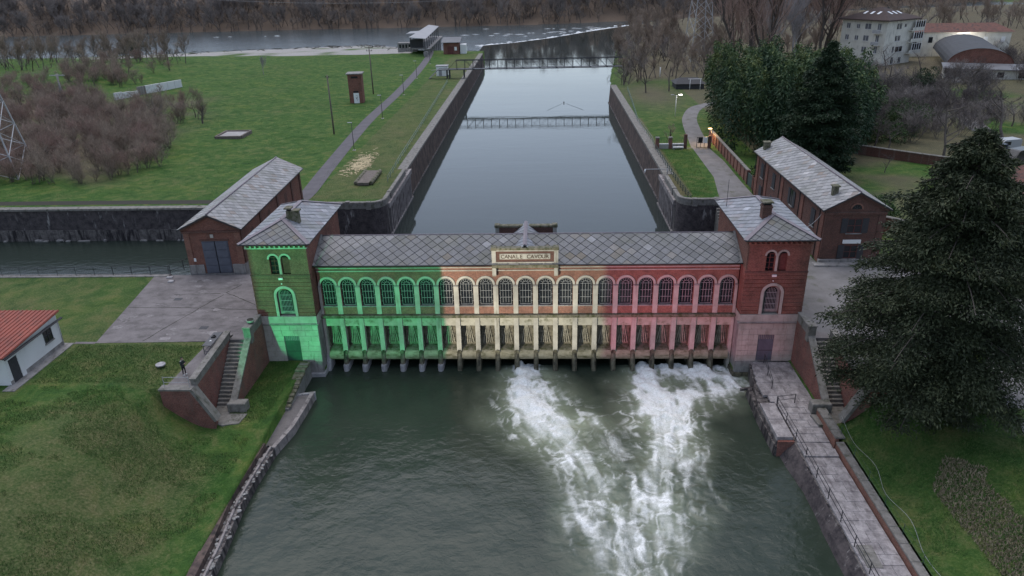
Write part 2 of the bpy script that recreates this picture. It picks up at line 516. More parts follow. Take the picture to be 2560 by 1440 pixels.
GX = lines([(-2400, -600, 200), (-600, -200, 20), (-200, -62, 2.5), (-62, 46, 0.6), (46, 110, 2.0), (110, 300, 6), (300, 600, 25), (600, 2401, 200)],
           [-33.6, -33.4, -28.3, -28.1, -22.1, -21.98, -21.8, -20.6, -20.45, 20.45, 20.6, 21.8, 21.98, 25.6, 25.8, 28.1, 28.3, 28.5, 28.7])
GY = lines([(-260, -60, 20), (-60, 60, 0.6), (60, 150, 1.5), (150, 330, 2.5), (330, 720, 6), (720, 1200, 40), (1200, 2800, 200)],
           [-12.9, -12.7, -1.4, -1.2, 7.4, 7.6, 10.2, 10.35, 10.45, 10.8, 11.0, 35.5, 35.7, 36.9, 37.1])
gx, gy = np.meshgrid(GX, GY)
gz = ground_h(gx, gy)
nx, ny = len(GX), len(GY)
idx = np.arange(nx * ny).reshape(ny, nx)
Fq = np.stack([idx[:-1, :-1], idx[:-1, 1:], idx[1:, 1:], idx[1:, :-1]], -1).reshape(-1, 4)

def grass_material():
    m = material('meadow_grass', (0.05, 0.08, 0.02), 0.95, 0.1)
    nt = m.node_tree
    w = ncoord(nt, 'World')
    at = nt.nodes.new('ShaderNodeAttribute'); at.attribute_name = 'mask'
    sp = nt.nodes.new('ShaderNodeSeparateColor'); nt.links.new(at.outputs['Color'], sp.inputs[0])
    a = nnoise(nt, 0.07, 6, 0.62, w)
    b = nnoise(nt, 0.5, 7, 0.68, w, 0.6)
    c = nnoise(nt, 5.5, 6, 0.7, w)
    green = nramp(nt, b.outputs[0], [(0.3, (0.03, 0.072, 0.02)), (0.5, (0.055, 0.112, 0.027)), (0.68, (0.11, 0.142, 0.045))]).outputs[0]
    a2 = nnoise(nt, 0.16, 5, 0.7, w, 1.0)
    green = nmix(nt, green, nramp(nt, a2.outputs[0], [(0.32, (0.62, 0.78, 0.6)), (0.5, (1.0, 1.0, 1.0)), (0.68, (1.35, 1.12, 1.0))]).outputs[0], 1.0, 'MULTIPLY')
    dry = nramp(nt, c.outputs[0], [(0.3, (0.085, 0.075, 0.04)), (0.7, (0.18, 0.15, 0.088))]).outputs[0]
    f = nmath(nt, 'ADD', nmath(nt, 'MULTIPLY', sp.outputs[0], 0.75), nmath(nt, 'SUBTRACT', nmath(nt, 'ADD', nmath(nt, 'MULTIPLY', a.outputs[0], 0.8), nmath(nt, 'MULTIPLY', b.outputs[0], 0.7)), 0.72))
    f = nramp(nt, nmath(nt, 'ADD', f, nmath(nt, 'MULTIPLY', nmath(nt, 'SUBTRACT', c.outputs[0], 0.5), 0.8)), [(0.1, (0, 0, 0)), (0.7, (1, 1, 1))]).outputs[0]
    col = nmix(nt, green, dry, nmath(nt, 'MULTIPLY', f, 0.85))
    col = nmix(nt, col, nramp(nt, c.outputs[0], [(0.25, (0.6, 0.6, 0.6)), (0.75, (1.35, 1.35, 1.35))]).outputs[0], 0.85, 'MULTIPLY')
    litter = nramp(nt, c.outputs[0], [(0.3, (0.08, 0.062, 0.05)), (0.7, (0.17, 0.13, 0.10))]).outputs[0]
    col = nmix(nt, col, litter, sp.outputs[2])
    peb = nramp(nt, c.outputs[0], [(0.3, (0.20, 0.19, 0.175)), (0.65, (0.42, 0.405, 0.39))]).outputs[0]
    col = nmix(nt, col, peb, sp.outputs[1])
    plug(m, col, normal=nbump(nt, nmath(nt, 'ADD', c.outputs[0], b.outputs[0]), 0.9, 0.16))
    return m
M['grass'] = grass_material()

gme = np_mesh('ground', np.stack([gx, gy, gz], -1), Fq, M['grass'], smooth=False)
dry = 0.12 + 0.42 * sstep(-13, -18, gy) * sstep(-44, -36, gx) * sstep(-22, -27, gx) * sstep(0.42, 0.66, fbm(gx, gy, 8, 4, 7))
dry = np.where((gx < -36) & (gy > 40) & (gy < 240), 0.05, dry)
dry = np.where((gx < -21) & (gx > -33.5) & (gy > 40) & (gy < 240), 0.45, dry)
dry = np.where((gx > 22) & (gx < 30) & (gy > 38) & (gy < 70), 0.0, dry)
dry = np.where((gx > 21) & (gx < 24.3) & (gy > 40) & (gy < 100), 0.85, dry)
dry = np.where((gx < -28.3) & (gy < 11) & (gy > -13), 0.3, dry)
dry = np.where((gx > 26) & (gy < -12.8), 0.15, dry)
grv = sstep(0.03, 0.1, (gy - 245.0) / np.maximum(shore_left(gx) - 245.0, 4.0) + 0.12 * (fbm(gx, gy, 9, 3, 4) - 0.5)) * (gx < -52) * (gx > -215) * (gy < far_shore(gx)) * sstep(0.2, 0.42, fbm(gx, gy, 16, 3, 2))
wood = (gy > far_shore(gx) - 2) * 1.0
wood = np.maximum(wood, sstep(0, 10, gx - bank_right(gy)) * sstep(150, 165, gy) * 0.8)
wood = np.maximum(wood, 0.85 * sstep(-66, -84, gx + 0.15 * (gy - 60)) * sstep(44, 52, gy) * sstep(150, 120, gy) * sstep(0.3, 0.5, fbm(gx, gy, 20, 3, 4)))
wood = np.maximum(wood, 0.7 * (gx > 40) * sstep(-10, 60, gy) * sstep(0.35, 0.5, fbm(gx, gy, 18, 4, 3)))
wood = np.maximum(wood, 0.75 * np.exp(-(((gx - 31) / 9) ** 2 + ((gy - 132) / 22) ** 2)))
set_color(gme, 'mask', np.stack([dry.ravel(), grv.ravel(), wood.ravel()], -1))
ground = link('ground', gme)
tag(ground, kind='structure')

def sheet(name, poly, z, mat, dz=0.012, kind='structure', res=None):
    """flat paved sheet slightly proud of the ground with a short skirt"""
    mb = MB()
    n = len(poly)
    vs = [(p[0], p[1], z + dz) for p in poly] + [(p[0], p[1], z - 0.25) for p in poly]
    mb.add(vs, [tuple(range(n))] + [(i, (i + 1) % n, (i + 1) % n + n, i + n) for i in range(n)])
    o = mb.build(name, mat)
    if kind:
        tag(o, kind=kind)
    return o

def ribbon(name, cl, widths, z, mat, dz=0.012):
    cl = [Vector((p[0], p[1], 0)) for p in cl]
    L, Rr = [], []
    for i, p in enumerate(cl):
        d = (cl[min(i + 1, len(cl) - 1)] - cl[max(0, i - 1)]).normalized()
        nrm = Vector((-d.y, d.x, 0))
        w = widths[i] / 2
        L.append(p + nrm * w); Rr.append(p - nrm * w)
    mb = MB()
    vs = [(p.x, p.y, z + dz) for p in L] + [(p.x, p.y, z + dz) for p in Rr]
    n = len(cl)
    mb.add(vs, [(i, i + 1, n + i + 1, n + i) for i in range(n - 1)])
    o = mb.build(name, mat)
    return tag(o, kind='structure')

def smooth_line(pts, n=6):
    out = []
    for i in range(len(pts) - 1):
        p0, p1, p2, p3 = (Vector(pts[max(i - 1, 0)]), Vector(pts[i]), Vector(pts[i + 1]), Vector(pts[min(i + 2, len(pts) - 1)]))
        for k in range(n):
            t = k / n
            out.append(0.5 * ((2 * p1) + (p2 - p0) * t + (2 * p0 - 5 * p1 + 4 * p2 - p3) * t * t + (3 * p1 - p0 - 3 * p2 + p3) * t ** 3))
    out.append(Vector(pts[-1]))
    return out

# paths, drives, yards
ribbon('path', smooth_line([(-35.2, 37.3, 0), (-34.9, 44, 0), (-36.0, 60, 0), (-38.2, 100, 0), (-38.6, 140, 0), (-40.2, 190, 0), (-42.8, 234, 0), (-45.2, 256, 0)]), [2.6] * 43, Z_YARD, M['asphalt'], 0.03)
yard = sheet('yard', [(-43.0, 10.85), (-40.6, -5.6), (-28.25, -5.25), (-28.25, -4.0), (-26.2, -4.0), (-26.2, 10.85)], Z_YARD, M['concrete'], 0.02)
mb = MB(); mb.add([(-30.6, -12.4, 5.48), (-28.3, -12.4, 5.48), (-28.3, -5.3, 6.03), (-29.7, -5.3, 6.03)], [(0, 1, 2, 3)])
tag(mb.build('landing_strip', M['concrete']), kind='structure')
mb = MB()
for p, q in (((-36.2, -5.2), (-33.9, 2.0)), ((-33.9, 2.0), (-31.8, 8.0)), ((-41.6, 2.2), (-33.9, 2.0)), ((-33.9, 2.0), (-26.6, 1.4)), ((-38.2, 5.4), (-32.3, 5.6)), ((-32.3, 5.6), (-28.2, 2.6))):
    pts = []
    for i in range(13):
        t = i / 12
        pts.append((p[0] + (q[0] - p[0]) * t + random.uniform(-0.06, 0.06), p[1] + (q[1] - p[1]) * t + random.uniform(-0.06, 0.06)))
    for a, b in zip(pts, pts[1:]):
        d = Vector((b[0] - a[0], b[1] - a[1], 0)).normalized() * random.uniform(0.03, 0.06)
        mb.add([(a[0] - d.y, a[1] + d.x, 6.026), (a[0] + d.y, a[1] - d.x, 6.026), (b[0] + d.y, b[1] - d.x, 6.026), (b[0] - d.y, b[1] + d.x, 6.026)], [(0, 1, 2, 3)])
M['crack'] = material('joint_dirt', (0.05, 0.048, 0.04), 0.95, 0.1)
o = mb.build('joint', M['crack'], yard); o['kind'] = 'stuff'
mb = MB()
rq = random.Random(31)
for k in range(70):
    x, y = rq.uniform(-41, -27), rq.uniform(-4.9, 10.4)
    if x < -40.6 - (y + 5.6) * 0.14 + 0.6: continue
    n_ = rq.randint(5, 8); R0 = rq.uniform(0.06, 0.5)
    mb.add([(x + R0 * rq.uniform(0.5, 1.3) * math.cos(6.283 * i / n_) * 1.8, y + R0 * rq.uniform(0.5, 1.3) * math.sin(6.283 * i / n_), 6.0235 + 0.0001 * k) for i in range(n_)], [tuple(range(n_))])
M['patch'] = weathered('worn_patches', (0.27, 0.25, 0.25), (0.10, 0.09, 0.088), 0.5, 0.9, fine=4)
o = mb.build('worn_patches', M['patch'], yard); o['kind'] = 'stuff'
for x, y in ((-31.5, -2.5), (-37.2, 4.2)):
    MB().box(x - 0.4, x + 0.4, y - 0.3, y + 0.3, 5.9, 6.034).build('drain_cover', M['iron'], yard)
# gravel drive and court on the right bank
sheet('drive', [(27.2, 35.0), (29.4, 50), (29.9, 70.5), (32.9, 70.5), (33.4, 60), (33.0, 46), (33.0, 42.5), (32.9, 35.0)], Z_YARD, M['gravel'], 0.014)
sheet('court', [(26.2, 10.3), (26.2, -4.6), (28.2, -4.9), (28.3, -12.0), (33, -9), (40, -7), (52, -8), (60, 4), (44, 12.6), (33.0, 12.6), (32.9, 35), (28.8, 35), (28.8, 10.3)], Z_YARD, M['gravel'], 0.014)
ribbon('garden_path', smooth_line([(31.4, 70.3, 0), (32.3, 79, 0), (33.3, 89, 0), (35.0, 100, 0), (39.0, 112, 0), (46, 119, 0)]), [3.4] * 6 + [3.4 - 0.02 * i for i in range(25)], Z_YARD, M['gravel'], 0.012)
ribbon('road', smooth_line([(36.5, -30, 0), (38.8, -18, 0), (42, -9, 0), (56, 2, 0), (76, 22, 0), (84, 50, 0), (92, 92, 0), (120, 150, 0)]), [4.0] * 43, Z_YARD, M['gravel'], 0.03)
# ------------------------------------------------------------------ water
def water_material(name, deep, ripple_scale, ripple, rough=0.06, stretch=(1, 1, 1), big=0.0, foam=False, rip2=0.0):
    m = material(name, deep, rough, 0.5)
    nt = m.node_tree
    b = nt.nodes['Principled BSDF']
    b.inputs['IOR'].default_value = 1.33
    w = ncoord(nt, 'World', stretch)
    n1 = nnoise(nt, ripple_scale, 5, 0.6, w, 0.4)
    n2 = nnoise(nt, ripple_scale * 0.22, 3, 0.5, w, 0.8)
    h = nmath(nt, 'ADD', n1.outputs[0], nmath(nt, 'MULTIPLY', n2.outputs[0], big))
    nrm = nbump(nt, h, 1.0, ripple)
    if foam:
        at = nt.nodes.new('ShaderNodeAttribute'); at.attribute_name = 'foam'
        sp = nt.nodes.new('ShaderNodeSeparateColor'); nt.links.new(at.outputs['Color'], sp.inputs[0])
        wf = ncoord(nt, 'World')
        nf = nnoise(nt, 7.0, 6, 0.75, wf, 1.2)
        nm = nnoise(nt, 0.25, 3, 0.5, wf)
        milk = nmix(nt, deep, (0.25, 0.285, 0.21), sp.outputs[1])
        milk = nmix(nt, milk, nramp(nt, nm.outputs[0], [(0.3, (0.8, 0.85, 0.8)), (0.7, (1.2, 1.15, 1.1))]).outputs[0], 0.7, 'MULTIPLY')
        f = nmath(nt, 'MULTIPLY', sp.outputs[0], nramp(nt, nf.outputs[0], [(0.28, (0.35, 0.35, 0.35)), (0.6, (1.15, 1.15, 1.15))]).outputs[0], True)
        col = nmix(nt, milk, (0.88, 0.89, 0.88), f)
        r = nmath(nt, 'ADD', nmath(nt, 'MULTIPLY', f, 0.75), rough)
        plug(m, col, r, nrm)
    else:
        plug(m, normal=nrm)
    return m

M['water_low'] = water_material('tailwater', (0.030, 0.042, 0.032), 1.5, 0.05, 0.08, (1, 1.3, 1), 1.2, foam=True)
M['water_basin'] = water_material('still_basin_water', (0.03, 0.038, 0.036), 0.55, 0.010, 0.03, (0.35, 1.0, 1), 2.0)
M['water_side'] = water_material('side_canal_water', (0.026, 0.036, 0.03), 1.1, 0.06, 0.10, (0.6, 1.2, 1), 1.0)
M['water_river'] = water_material('river_water', (0.05, 0.066, 0.072), 0.5, 0.3, 0.15, (0.4, 1.0, 1), 1.0)
M['foam'] = weathered('white_foam', (0.85, 0.87, 0.88), (0.55, 0.58, 0.6), 0.8, 0.8, fine=5)

# tail water with the jets of the open gates
def jets():
    st = 0.1
    xs = np.arange(-22.6, 22.4, st)
    ys = np.arange(-32.5, 0.6, st)
    X, Y = np.meshgrid(xs, ys)
    # stream lines of the two jets, each point (x, y, half width, strength)
    A = [(0.25, 0.4, 0.75, 1.0), (0.3, -1.5, 1.15, 1.05), (0.3, -4.0, 1.6, 1.0), (0.9, -6.8, 1.7, 0.95), (2.4, -9.6, 1.8, 0.92), (3.9, -12.2, 1.6, 0.82), (5.0, -15.2, 1.4, 0.75), (5.5, -18.5, 1.4, 0.68), (6.3, -22.0, 1.5, 0.62), (7.2, -26.0, 1.7, 0.56), (7.8, -32.0, 1.8, 0.46)]
    A2 = [(-1.2, -4.0, 0.8, 0.5), (-1.3, -7.0, 0.9, 0.5), (0.6, -10.0, 0.8, 0.5), (2.6, -13.6, 0.6, 0.42), (3.2, -17.0, 0.7, 0.42), (4.2, -21.0, 0.9, 0.5), (6.0, -25.0, 1.1, 0.5)]
    B = [(12.2, 0.4, 1.0, 1.0), (12.0, -2.5, 1.3, 1.08), (12.0, -5.0, 1.5, 1.0), (12.2, -8.0, 1.7, 0.95), (12.0, -11.0, 1.5, 0.9), (11.2, -14.0, 1.3, 0.82), (10.6, -17.5, 1.2, 0.78), (10.2, -21.0, 1.2, 0.72), (9.2, -25.0, 1.4, 0.62), (8.2, -32.0, 1.7, 0.48)]
    B2 = [(14.5, 0.4, 1.6, 0.92), (16.5, -0.8, 2.0, 0.92), (18.5, -1.6, 1.9, 0.86), (19.6, -2.6, 1.5, 0.8), (18.2, -4.2, 1.4, 0.74), (15.5, -5.4, 1.6, 0.76), (13.8, -8.4, 1.5, 0.66)]
    B3 = [(17.5, 0.4, 1.4, 0.8), (19.6, 0.2, 1.0, 0.75), (20.2, -2.0, 0.9, 0.6), (20.0, -4.4, 0.8, 0.5)]
    D1 = [(13.6, -9.0, 1.0, 0.5), (14.0, -13.0, 1.0, 0.45), (13.2, -17.0, 1.1, 0.48), (12.6, -20.5, 1.2, 0.5), (10.2, -23.6, 1.4, 0.52)]
    D2 = [(6.0, -8.0, 0.35, 0.42), (6.8, -10.5, 0.45, 0.42), (7.6, -13.5, 0.5, 0.48), (8.6, -16.5, 0.55, 0.5), (9.4, -20.0, 0.6, 0.5)]
    D3 = [(14.8, -13.0, 0.25, 0.4), (14.2, -15.6, 0.3, 0.42), (15.6, -19.0, 0.25, 0.38), (15.9, -21.0, 0.2, 0.36)]
    dens = np.zeros_like(X); U = np.zeros_like(X); V = np.zeros_like(X) - 0.12
    wide = np.zeros_like(X)
    wx = (fbm(X, Y, 3.5, 4, 1) - 0.5) * 2.4
    wy = (fbm(X, Y, 3.5, 4, 3) - 0.5) * 2.4
    Xw, Yw = X + wx, Y + wy
    for P in (A, A2, B, B2, B3, D1, D2, D3):
        pts = smooth_line([(p[0], p[1], 0) for p in P], 5)
        ws = 1.42 * np.interp(np.linspace(0, len(P) - 1, len(pts)), range(len(P)), [p[2] for p in P])
        ss = np.interp(np.linspace(0, len(P) - 1, len(pts)), range(len(P)), [p[3] for p in P])
        cur = np.zeros_like(X); cw = np.zeros_like(X)
        for i in range(len(pts) - 1):
            p, q = pts[i], pts[i + 1]
            d = q - p
            L2 = max(d.length_squared, 1e-6)
            t = np.clip(((Xw - p.x) * d.x + (Yw - p.y) * d.y) / L2, 0, 1)
            dist = np.hypot(Xw - p.x - t * d.x, Yw - p.y - t * d.y)
            g = np.exp(-(dist / ws[i]) ** 2) * ss[i]
            cur = np.maximum(cur, g)
            g2 = np.exp(-(dist / (ws[i] * 2.2)) ** 2) * ss[i]
            cw = np.maximum(cw, g2)
            U += g2 * d.x / math.sqrt(L2); V += g2 * d.y / math.sqrt(L2)
        dens = np.maximum(dens, cur) + 0.25 * np.minimum(dens, cur)
        wide = np.maximum(wide, cw)
    # turbulence: curl of a noise potential
    for sc, amp, sd in ((4.5, 1.3, 2), (1.8, 0.7, 5), (0.8, 0.3, 6)):
        pot = fbm(X, Y, sc, 2, sd) * sc
        gyy, gxx = np.gradient(pot, st)
        U += gyy * amp; V -= gxx * amp
    sp = np.hypot(U, V) + 1e-6
    U, V = U / sp, V / sp
    def lic(src, n, step):
        acc = src.copy(); tot = 1
        for sgn in (1, -1):
            px, py = X.copy(), Y.copy()
            for k in range(n):
                i = np.clip(((py - ys[0]) / st).astype(int), 0, len(ys) - 1)
                j = np.clip(((px - xs[0]) / st).astype(int), 0, len(xs) - 1)
                px = px + sgn * U[i, j] * step
                py = py + sgn * V[i, j] * step
                i = np.clip(((py - ys[0]) / st).astype(int), 0, len(ys) - 1)
                j = np.clip(((px - xs[0]) / st).astype(int), 0, len(xs) - 1)
                acc += src[i, j]; tot += 1
        return acc / tot
    r = np.random.default_rng(3)
    s1 = lic(r.random(X.shape), 14, 0.09)
    s1 = (s1 - s1.mean()) / s1.std()
    s2 = lic(fbm(X, Y, 0.55, 3, 4), 12, 0.12)
    s2 = (s2 - s2.mean()) / s2.std()
    s3 = (fbm(X, Y, 2.2, 4, 2) - 0.5) * 4
    q1 = (fbm(X, Y, 2.6, 3, 2) - 0.5) * 3.4
    q2 = (fbm(X, Y, 2.6, 3, 6) - 0.5) * 3.4
    ridge = lambda sc, sd: 1 - np.abs(2 * fbm(X + q1 + 0.5 * wx, Y * 0.8 + q2, sc, 3, sd) - 1) * 1.9
    lace = np.clip(0.5 * ridge(2.0, 1) + 0.3 * ridge(0.9, 3) + 0.2 * ridge(0.45, 5), 0, 1)
    churn = fbm(X + 0.4 * q1, Y + 0.4 * q2, 0.8, 4, 4)
    grain = 0.5 + 0.12 * s1 + 0.16 * s2
    solid = sstep(0.46, 0.98, dens + 0.95 * (churn - 0.5) + 0.11 * s2)
    thin = sstep(0.52, 0.98, lace * (0.62 + 0.62 * dens) + 0.25 * (grain - 0.5)) * sstep(0.16, 0.55, wide + 0.25 * (fbm(X, Y, 3.0, 3, 7) - 0.5))
    foam = np.clip(solid * (0.72 + 0.5 * (churn - 0.35)) + 0.75 * thin * (0.4 + 0.6 * sstep(0.1, 0.6, dens)), 0, 1)
    core = sstep(0.75, 1.02, dens) * sstep(-9, -1.5, Y)
    soft = lic(foam, 9, 0.1)
    k = sstep(-2, -9, Y)
    foam = foam * (1 - 0.6 * k) + k * np.clip(0.78 * soft + 0.10 * s1 * soft + 0.12 * s2 * soft, 0, 1)
    foam = np.clip(foam + core * 0.3, 0, 1) * (1 - sstep(-10, -17, Y) * (1 - np.clip(0.25 + 1.35 * fbm(X + 0.5 * q1, 0.6 * Y, 1.3, 4, 5) ** 1.2, 0, 1)))
    foam = foam * (1 - 0.5 * sstep(-5, -13, Y)) * (0.8 + 0.4 * churn)
    fil = sstep(0.6, 1.0, 0.55 * ridge(1.5, 2) + 0.45 * ridge(0.6, 4) + 0.10 * s2)
    foam = np.clip(np.maximum(foam, 0.5 * thin * sstep(0.2, 0.5, wide)) + 0.55 * fil * sstep(0.36, 0.68, wide) * sstep(-3, -8, Y), 0, 1)
    milk = np.clip(1.15 * wide ** 1.5 - 0.12 + 0.2 * s3 * wide, 0, 0.9)
    z = Z_LOW + (fbm(X, Y, 2.2, 3, 1) - 0.5) * 0.12 + dens * ((fbm(X, Y, 0.9, 4, 3) - 0.45) * 0.65 + 0.12 * s2 * 0.5) + core * 0.25
    return xs, ys, X, Y, z, foam, milk

xs, ys, X, Y, Zw, foam, milk = jets()
n1, n2 = X.shape
ii = np.arange(n1 * n2).reshape(n1, n2)
F = np.stack([ii[:-1, :-1], ii[:-1, 1:], ii[1:, 1:], ii[1:, :-1]], -1).reshape(-1, 4)
V = np.stack([X, Y, Zw], -1).reshape(-1, 3)
fo = np.stack([foam.ravel(), milk.ravel(), np.zeros(foam.size)], -1)
# plain continuation downstream (out of the picture) and below the building
b = len(V)
ex = np.array([(-22.6, -260, 0), (22.3, -260, 0), (22.3, -32.45, 0), (-22.6, -32.45, 0), (-22.6, 0.45, -0.02), (22.3, 0.45, -0.02), (22.3, 4, -0.02), (-22.6, 4, -0.02)])
V = np.vstack([V, ex]); F = np.vstack([F, [[b, b + 1, b + 2, b + 3], [b + 4, b + 5, b + 6, b + 7]]])
fo = np.vstack([fo, np.zeros((8, 3))])
wme = np_mesh('tail_water', V, F, M['water_low'], smooth=True)
set_color(wme, 'foam', fo)
tag(link('tail_water', wme), kind='structure')

def flat(name, poly, z, mat):
    mb = MB()
    mb.add([(p[0], p[1], z) for p in poly], [tuple(range(len(poly)))])
    return tag(mb.build(name, mat), kind='structure')
WEIR = [(-28, 326), (-12, 338), (8, 362), (30, 398), (48, 424), (70, 452), (110, 478)]
flat('basin_water', [(-21.98, 6.5), (21.98, 6.5), (21.98, 10.4), (28.6, 10.4), (28.6, 36), (22.2, 36), (22.2, 150), (60, 250), (200, 470), (110, 478)] + WEIR[::-1][1:] + [(-28, 250), (-22.2, 150), (-22.2, 36)], Z_UP, M['water_basin'])
flat('side_canal_water', [(-22.2, 10.5), (-22.2, 36.2), (-33, 36.2), (-33, 37.5), (-700, 37.5), (-700, 10.5)], Z_UP - 0.02, M['water_side'])
flat('river_water', [(-28.0, 246)] + WEIR + [(420, 520), (1200, 900), (900, 1000), (-900, 560), (-900, 240)], Z_UP - 0.45, M['water_river'])
# broken white water along the weir and on the riffles behind it
def weir_foam():
    V, F = [], []
    r = np.random.default_rng(8)
    pts = smooth_line([(x, y, 0) for x, y in WEIR], 24)
    for i in range(len(pts) - 1):
        p, q = pts[i], pts[i + 1]
        for k in range(7):
            t = r.random(); c = p.lerp(q, t)
            off = r.exponential(1.2) * (1.6 if r.random() < 0.15 else 1)
            c = c + Vector((-0.55, 0.83, 0)) * off
            L, Wd = r.uniform(0.5, 2.6), r.uniform(0.15, 0.55)
            a = r.normal(0, 0.25)
            b0 = len(V)
            ring = []
            for s in range(7):
                th = 2 * math.pi * s / 7
                rr = r.uniform(0.6, 1.1)
                dx, dy = math.cos(th) * L * rr, math.sin(th) * Wd * rr
                ring.append((c.x + dx * math.cos(a) - dy * math.sin(a), c.y + dx * math.sin(a) + dy * math.cos(a), Z_UP - 0.42))
            V += ring + [(c.x, c.y, Z_UP - 0.2 + r.random() * 0.25)]
            F += [(b0 + s, b0 + (s + 1) % 7, b0 + 7) for s in range(7)]
    for (cx, cy, sx, sy, n) in ((20, 396, 30, 8, 34), (45, 434, 24, 6, 26), (150, 530, 70, 14, 120), (-180, 420, 10, 3, 5)):
        for k in range(n):
            x, y = r.normal(cx, sx), r.normal(cy, sy)
            if x < -30 and y < shore_left(x) + 12: continue
            if y > far_shore(x) - 3 or x > bank_right(y) - 1: continue
            fx = np.interp(x, [p[0] for p in WEIR], [p[1] for p in WEIR])
            if x > -28 and y < fx + 1: continue
            L, Wd = r.uniform(0.8, 4.0), r.uniform(0.12, 0.5)
            b0 = len(V)
            ring = [(x + math.cos(2 * math.pi * s / 7) * L * r.uniform(0.6, 1.1), y + math.sin(2 * math.pi * s / 7) * Wd * r.uniform(0.6, 1.1), Z_UP - 0.42) for s in range(7)]
            V += ring + [(x, y, Z_UP - 0.3)]
            F += [(b0 + s, b0 + (s + 1) % 7, b0 + 7) for s in range(7)]
    me = np_mesh('weir_foam', V, F, M['foam'], smooth=True)
    tag(link('weir_foam', me), 'white broken water along the weir line', 'foam', kind='stuff')
weir_foam()
# thin foam streaks where the side canal leaves the sluice house
def side_foam():
    V, F = [], []
    r = np.random.default_rng(9)
    for k in range(120):
        t = r.random()
        x = -41.5 - t * 32 + r.normal(0, 0.6)
        y = 22.5 - t * 7.5 + r.normal(0, 1.0 + 1.2 * t)
        y = min(max(y, 12.6), 34)
        L, Wd = r.uniform(0.3, 1.8), r.uniform(0.03, 0.10)
        a = 0.22 + r.normal(0, 0.12)
        b0 = len(V)
        for s in range(6):
            th = 2 * math.pi * s / 6
            dx, dy = math.cos(th) * L, math.sin(th) * Wd
            V.append((x + dx * math.cos(a) - dy * math.sin(a), y + dx * math.sin(a) + dy * math.cos(a), Z_UP))
        V.append((x, y, Z_UP + 0.03))
        F += [(b0 + s, b0 + (s + 1) % 6, b0 + 6) for s in range(6)]
    M['thin_foam'] = material('thin_foam', (0.2, 0.23, 0.22), 0.5, 0.3)
    me = np_mesh('foam_streaks', V, F, M['thin_foam'], smooth=True)
    tag(link('foam_streaks', me), 'pale foam streaks drifting down the side canal', 'foam', kind='stuff')
side_foam()

# a water bird with its wake on the still basin
Bd = thing('water_bird', 'tiny dark water bird trailing a V shaped wake on the head basin', 'bird', (8.4, 150.2, 1.0))
bm = MB(); bm.tube([(8.4, 149.7, 1.12), (8.4, 149.85, 1.2), (8.4, 150.3, 1.22), (8.4, 150.75, 1.16)], [0.05, 0.16, 0.18, 0.03], 8); bm.tube([(8.4, 150.55, 1.2), (8.4, 150.66, 1.5), (8.4, 150.8, 1.52)], [0.06, 0.05, 0.03], 6)
bm.build('body', M['black'], Bd)
mb = MB()
rw = random.Random(2)
for s in (-1, 1):
    for k in range(6):
        pts = [(8.4 + s * (0.3 + k * 0.25 + t * (0.55 + 0.03 * k)), 150.2 - t * 1.35 - k * 0.6 + rw.uniform(-0.15, 0.15), 1.0 - 0.02 * k) for t in np.linspace(0, 9 - k, 9)]
        mb.tube(pts, [0.01] + [0.045 - 0.004 * k] * 7 + [0.01], 5)
tag(mb.build('wake', M['water_basin']), 'fine V shaped wake ripples behind the water bird', 'ripples', kind='stuff')

r9 = random.Random(12)
mb = MB()
for k in range(90):
    x = -66 - r9.random() * 110
    y = shore_left(x) - r9.uniform(2, 40)
    z = float(ground_h(np.array([x]), np.array([y]))[0])
    a, L = r9.uniform(0, 3.14), r9.uniform(0.6, 3.0)
    mb.tube([(x - math.cos(a) * L, y - math.sin(a) * L, z + 0.1), (x, y, z + r9.uniform(0.1, 0.6)), (x + math.cos(a) * L, y + math.sin(a) * L, z + r9.uniform(0.1, 0.9))], [0.08, 0.16, 0.04], 4)
tag(mb.build('driftwood', M['crack']), 'dark driftwood strewn over the gravel bar', 'driftwood', kind='stuff')
# ------------------------------------------------------------------ slated roofs
def clip_poly(poly, clip):
    """convex clip of a 2D polygon (both counter-clockwise)"""
    out = list(poly)
    n = len(clip)
    for i in range(n):
        a, b = clip[i], clip[(i + 1) % n]
        inp, out = out, []
        if not inp:
            return []
        side = lambda p: (b[0] - a[0]) * (p[1] - a[1]) - (b[1] - a[1]) * (p[0] - a[0])
        for k in range(len(inp)):
            p, q = inp[k], inp[(k + 1) % len(inp)]
            sp, sq = side(p), side(q)
            if sp >= 0:
                out.append(p)
            if (sp >= 0) != (sq >= 0):
                t = sp / (sp - sq)
                out.append((p[0] + (q[0] - p[0]) * t, p[1] + (q[1] - p[1]) * t))
    return out
def area2(p):
    return 0.5 * sum(p[i][0] * p[(i + 1) % len(p)][1] - p[(i + 1) % len(p)][0] * p[i][1] for i in range(len(p)))

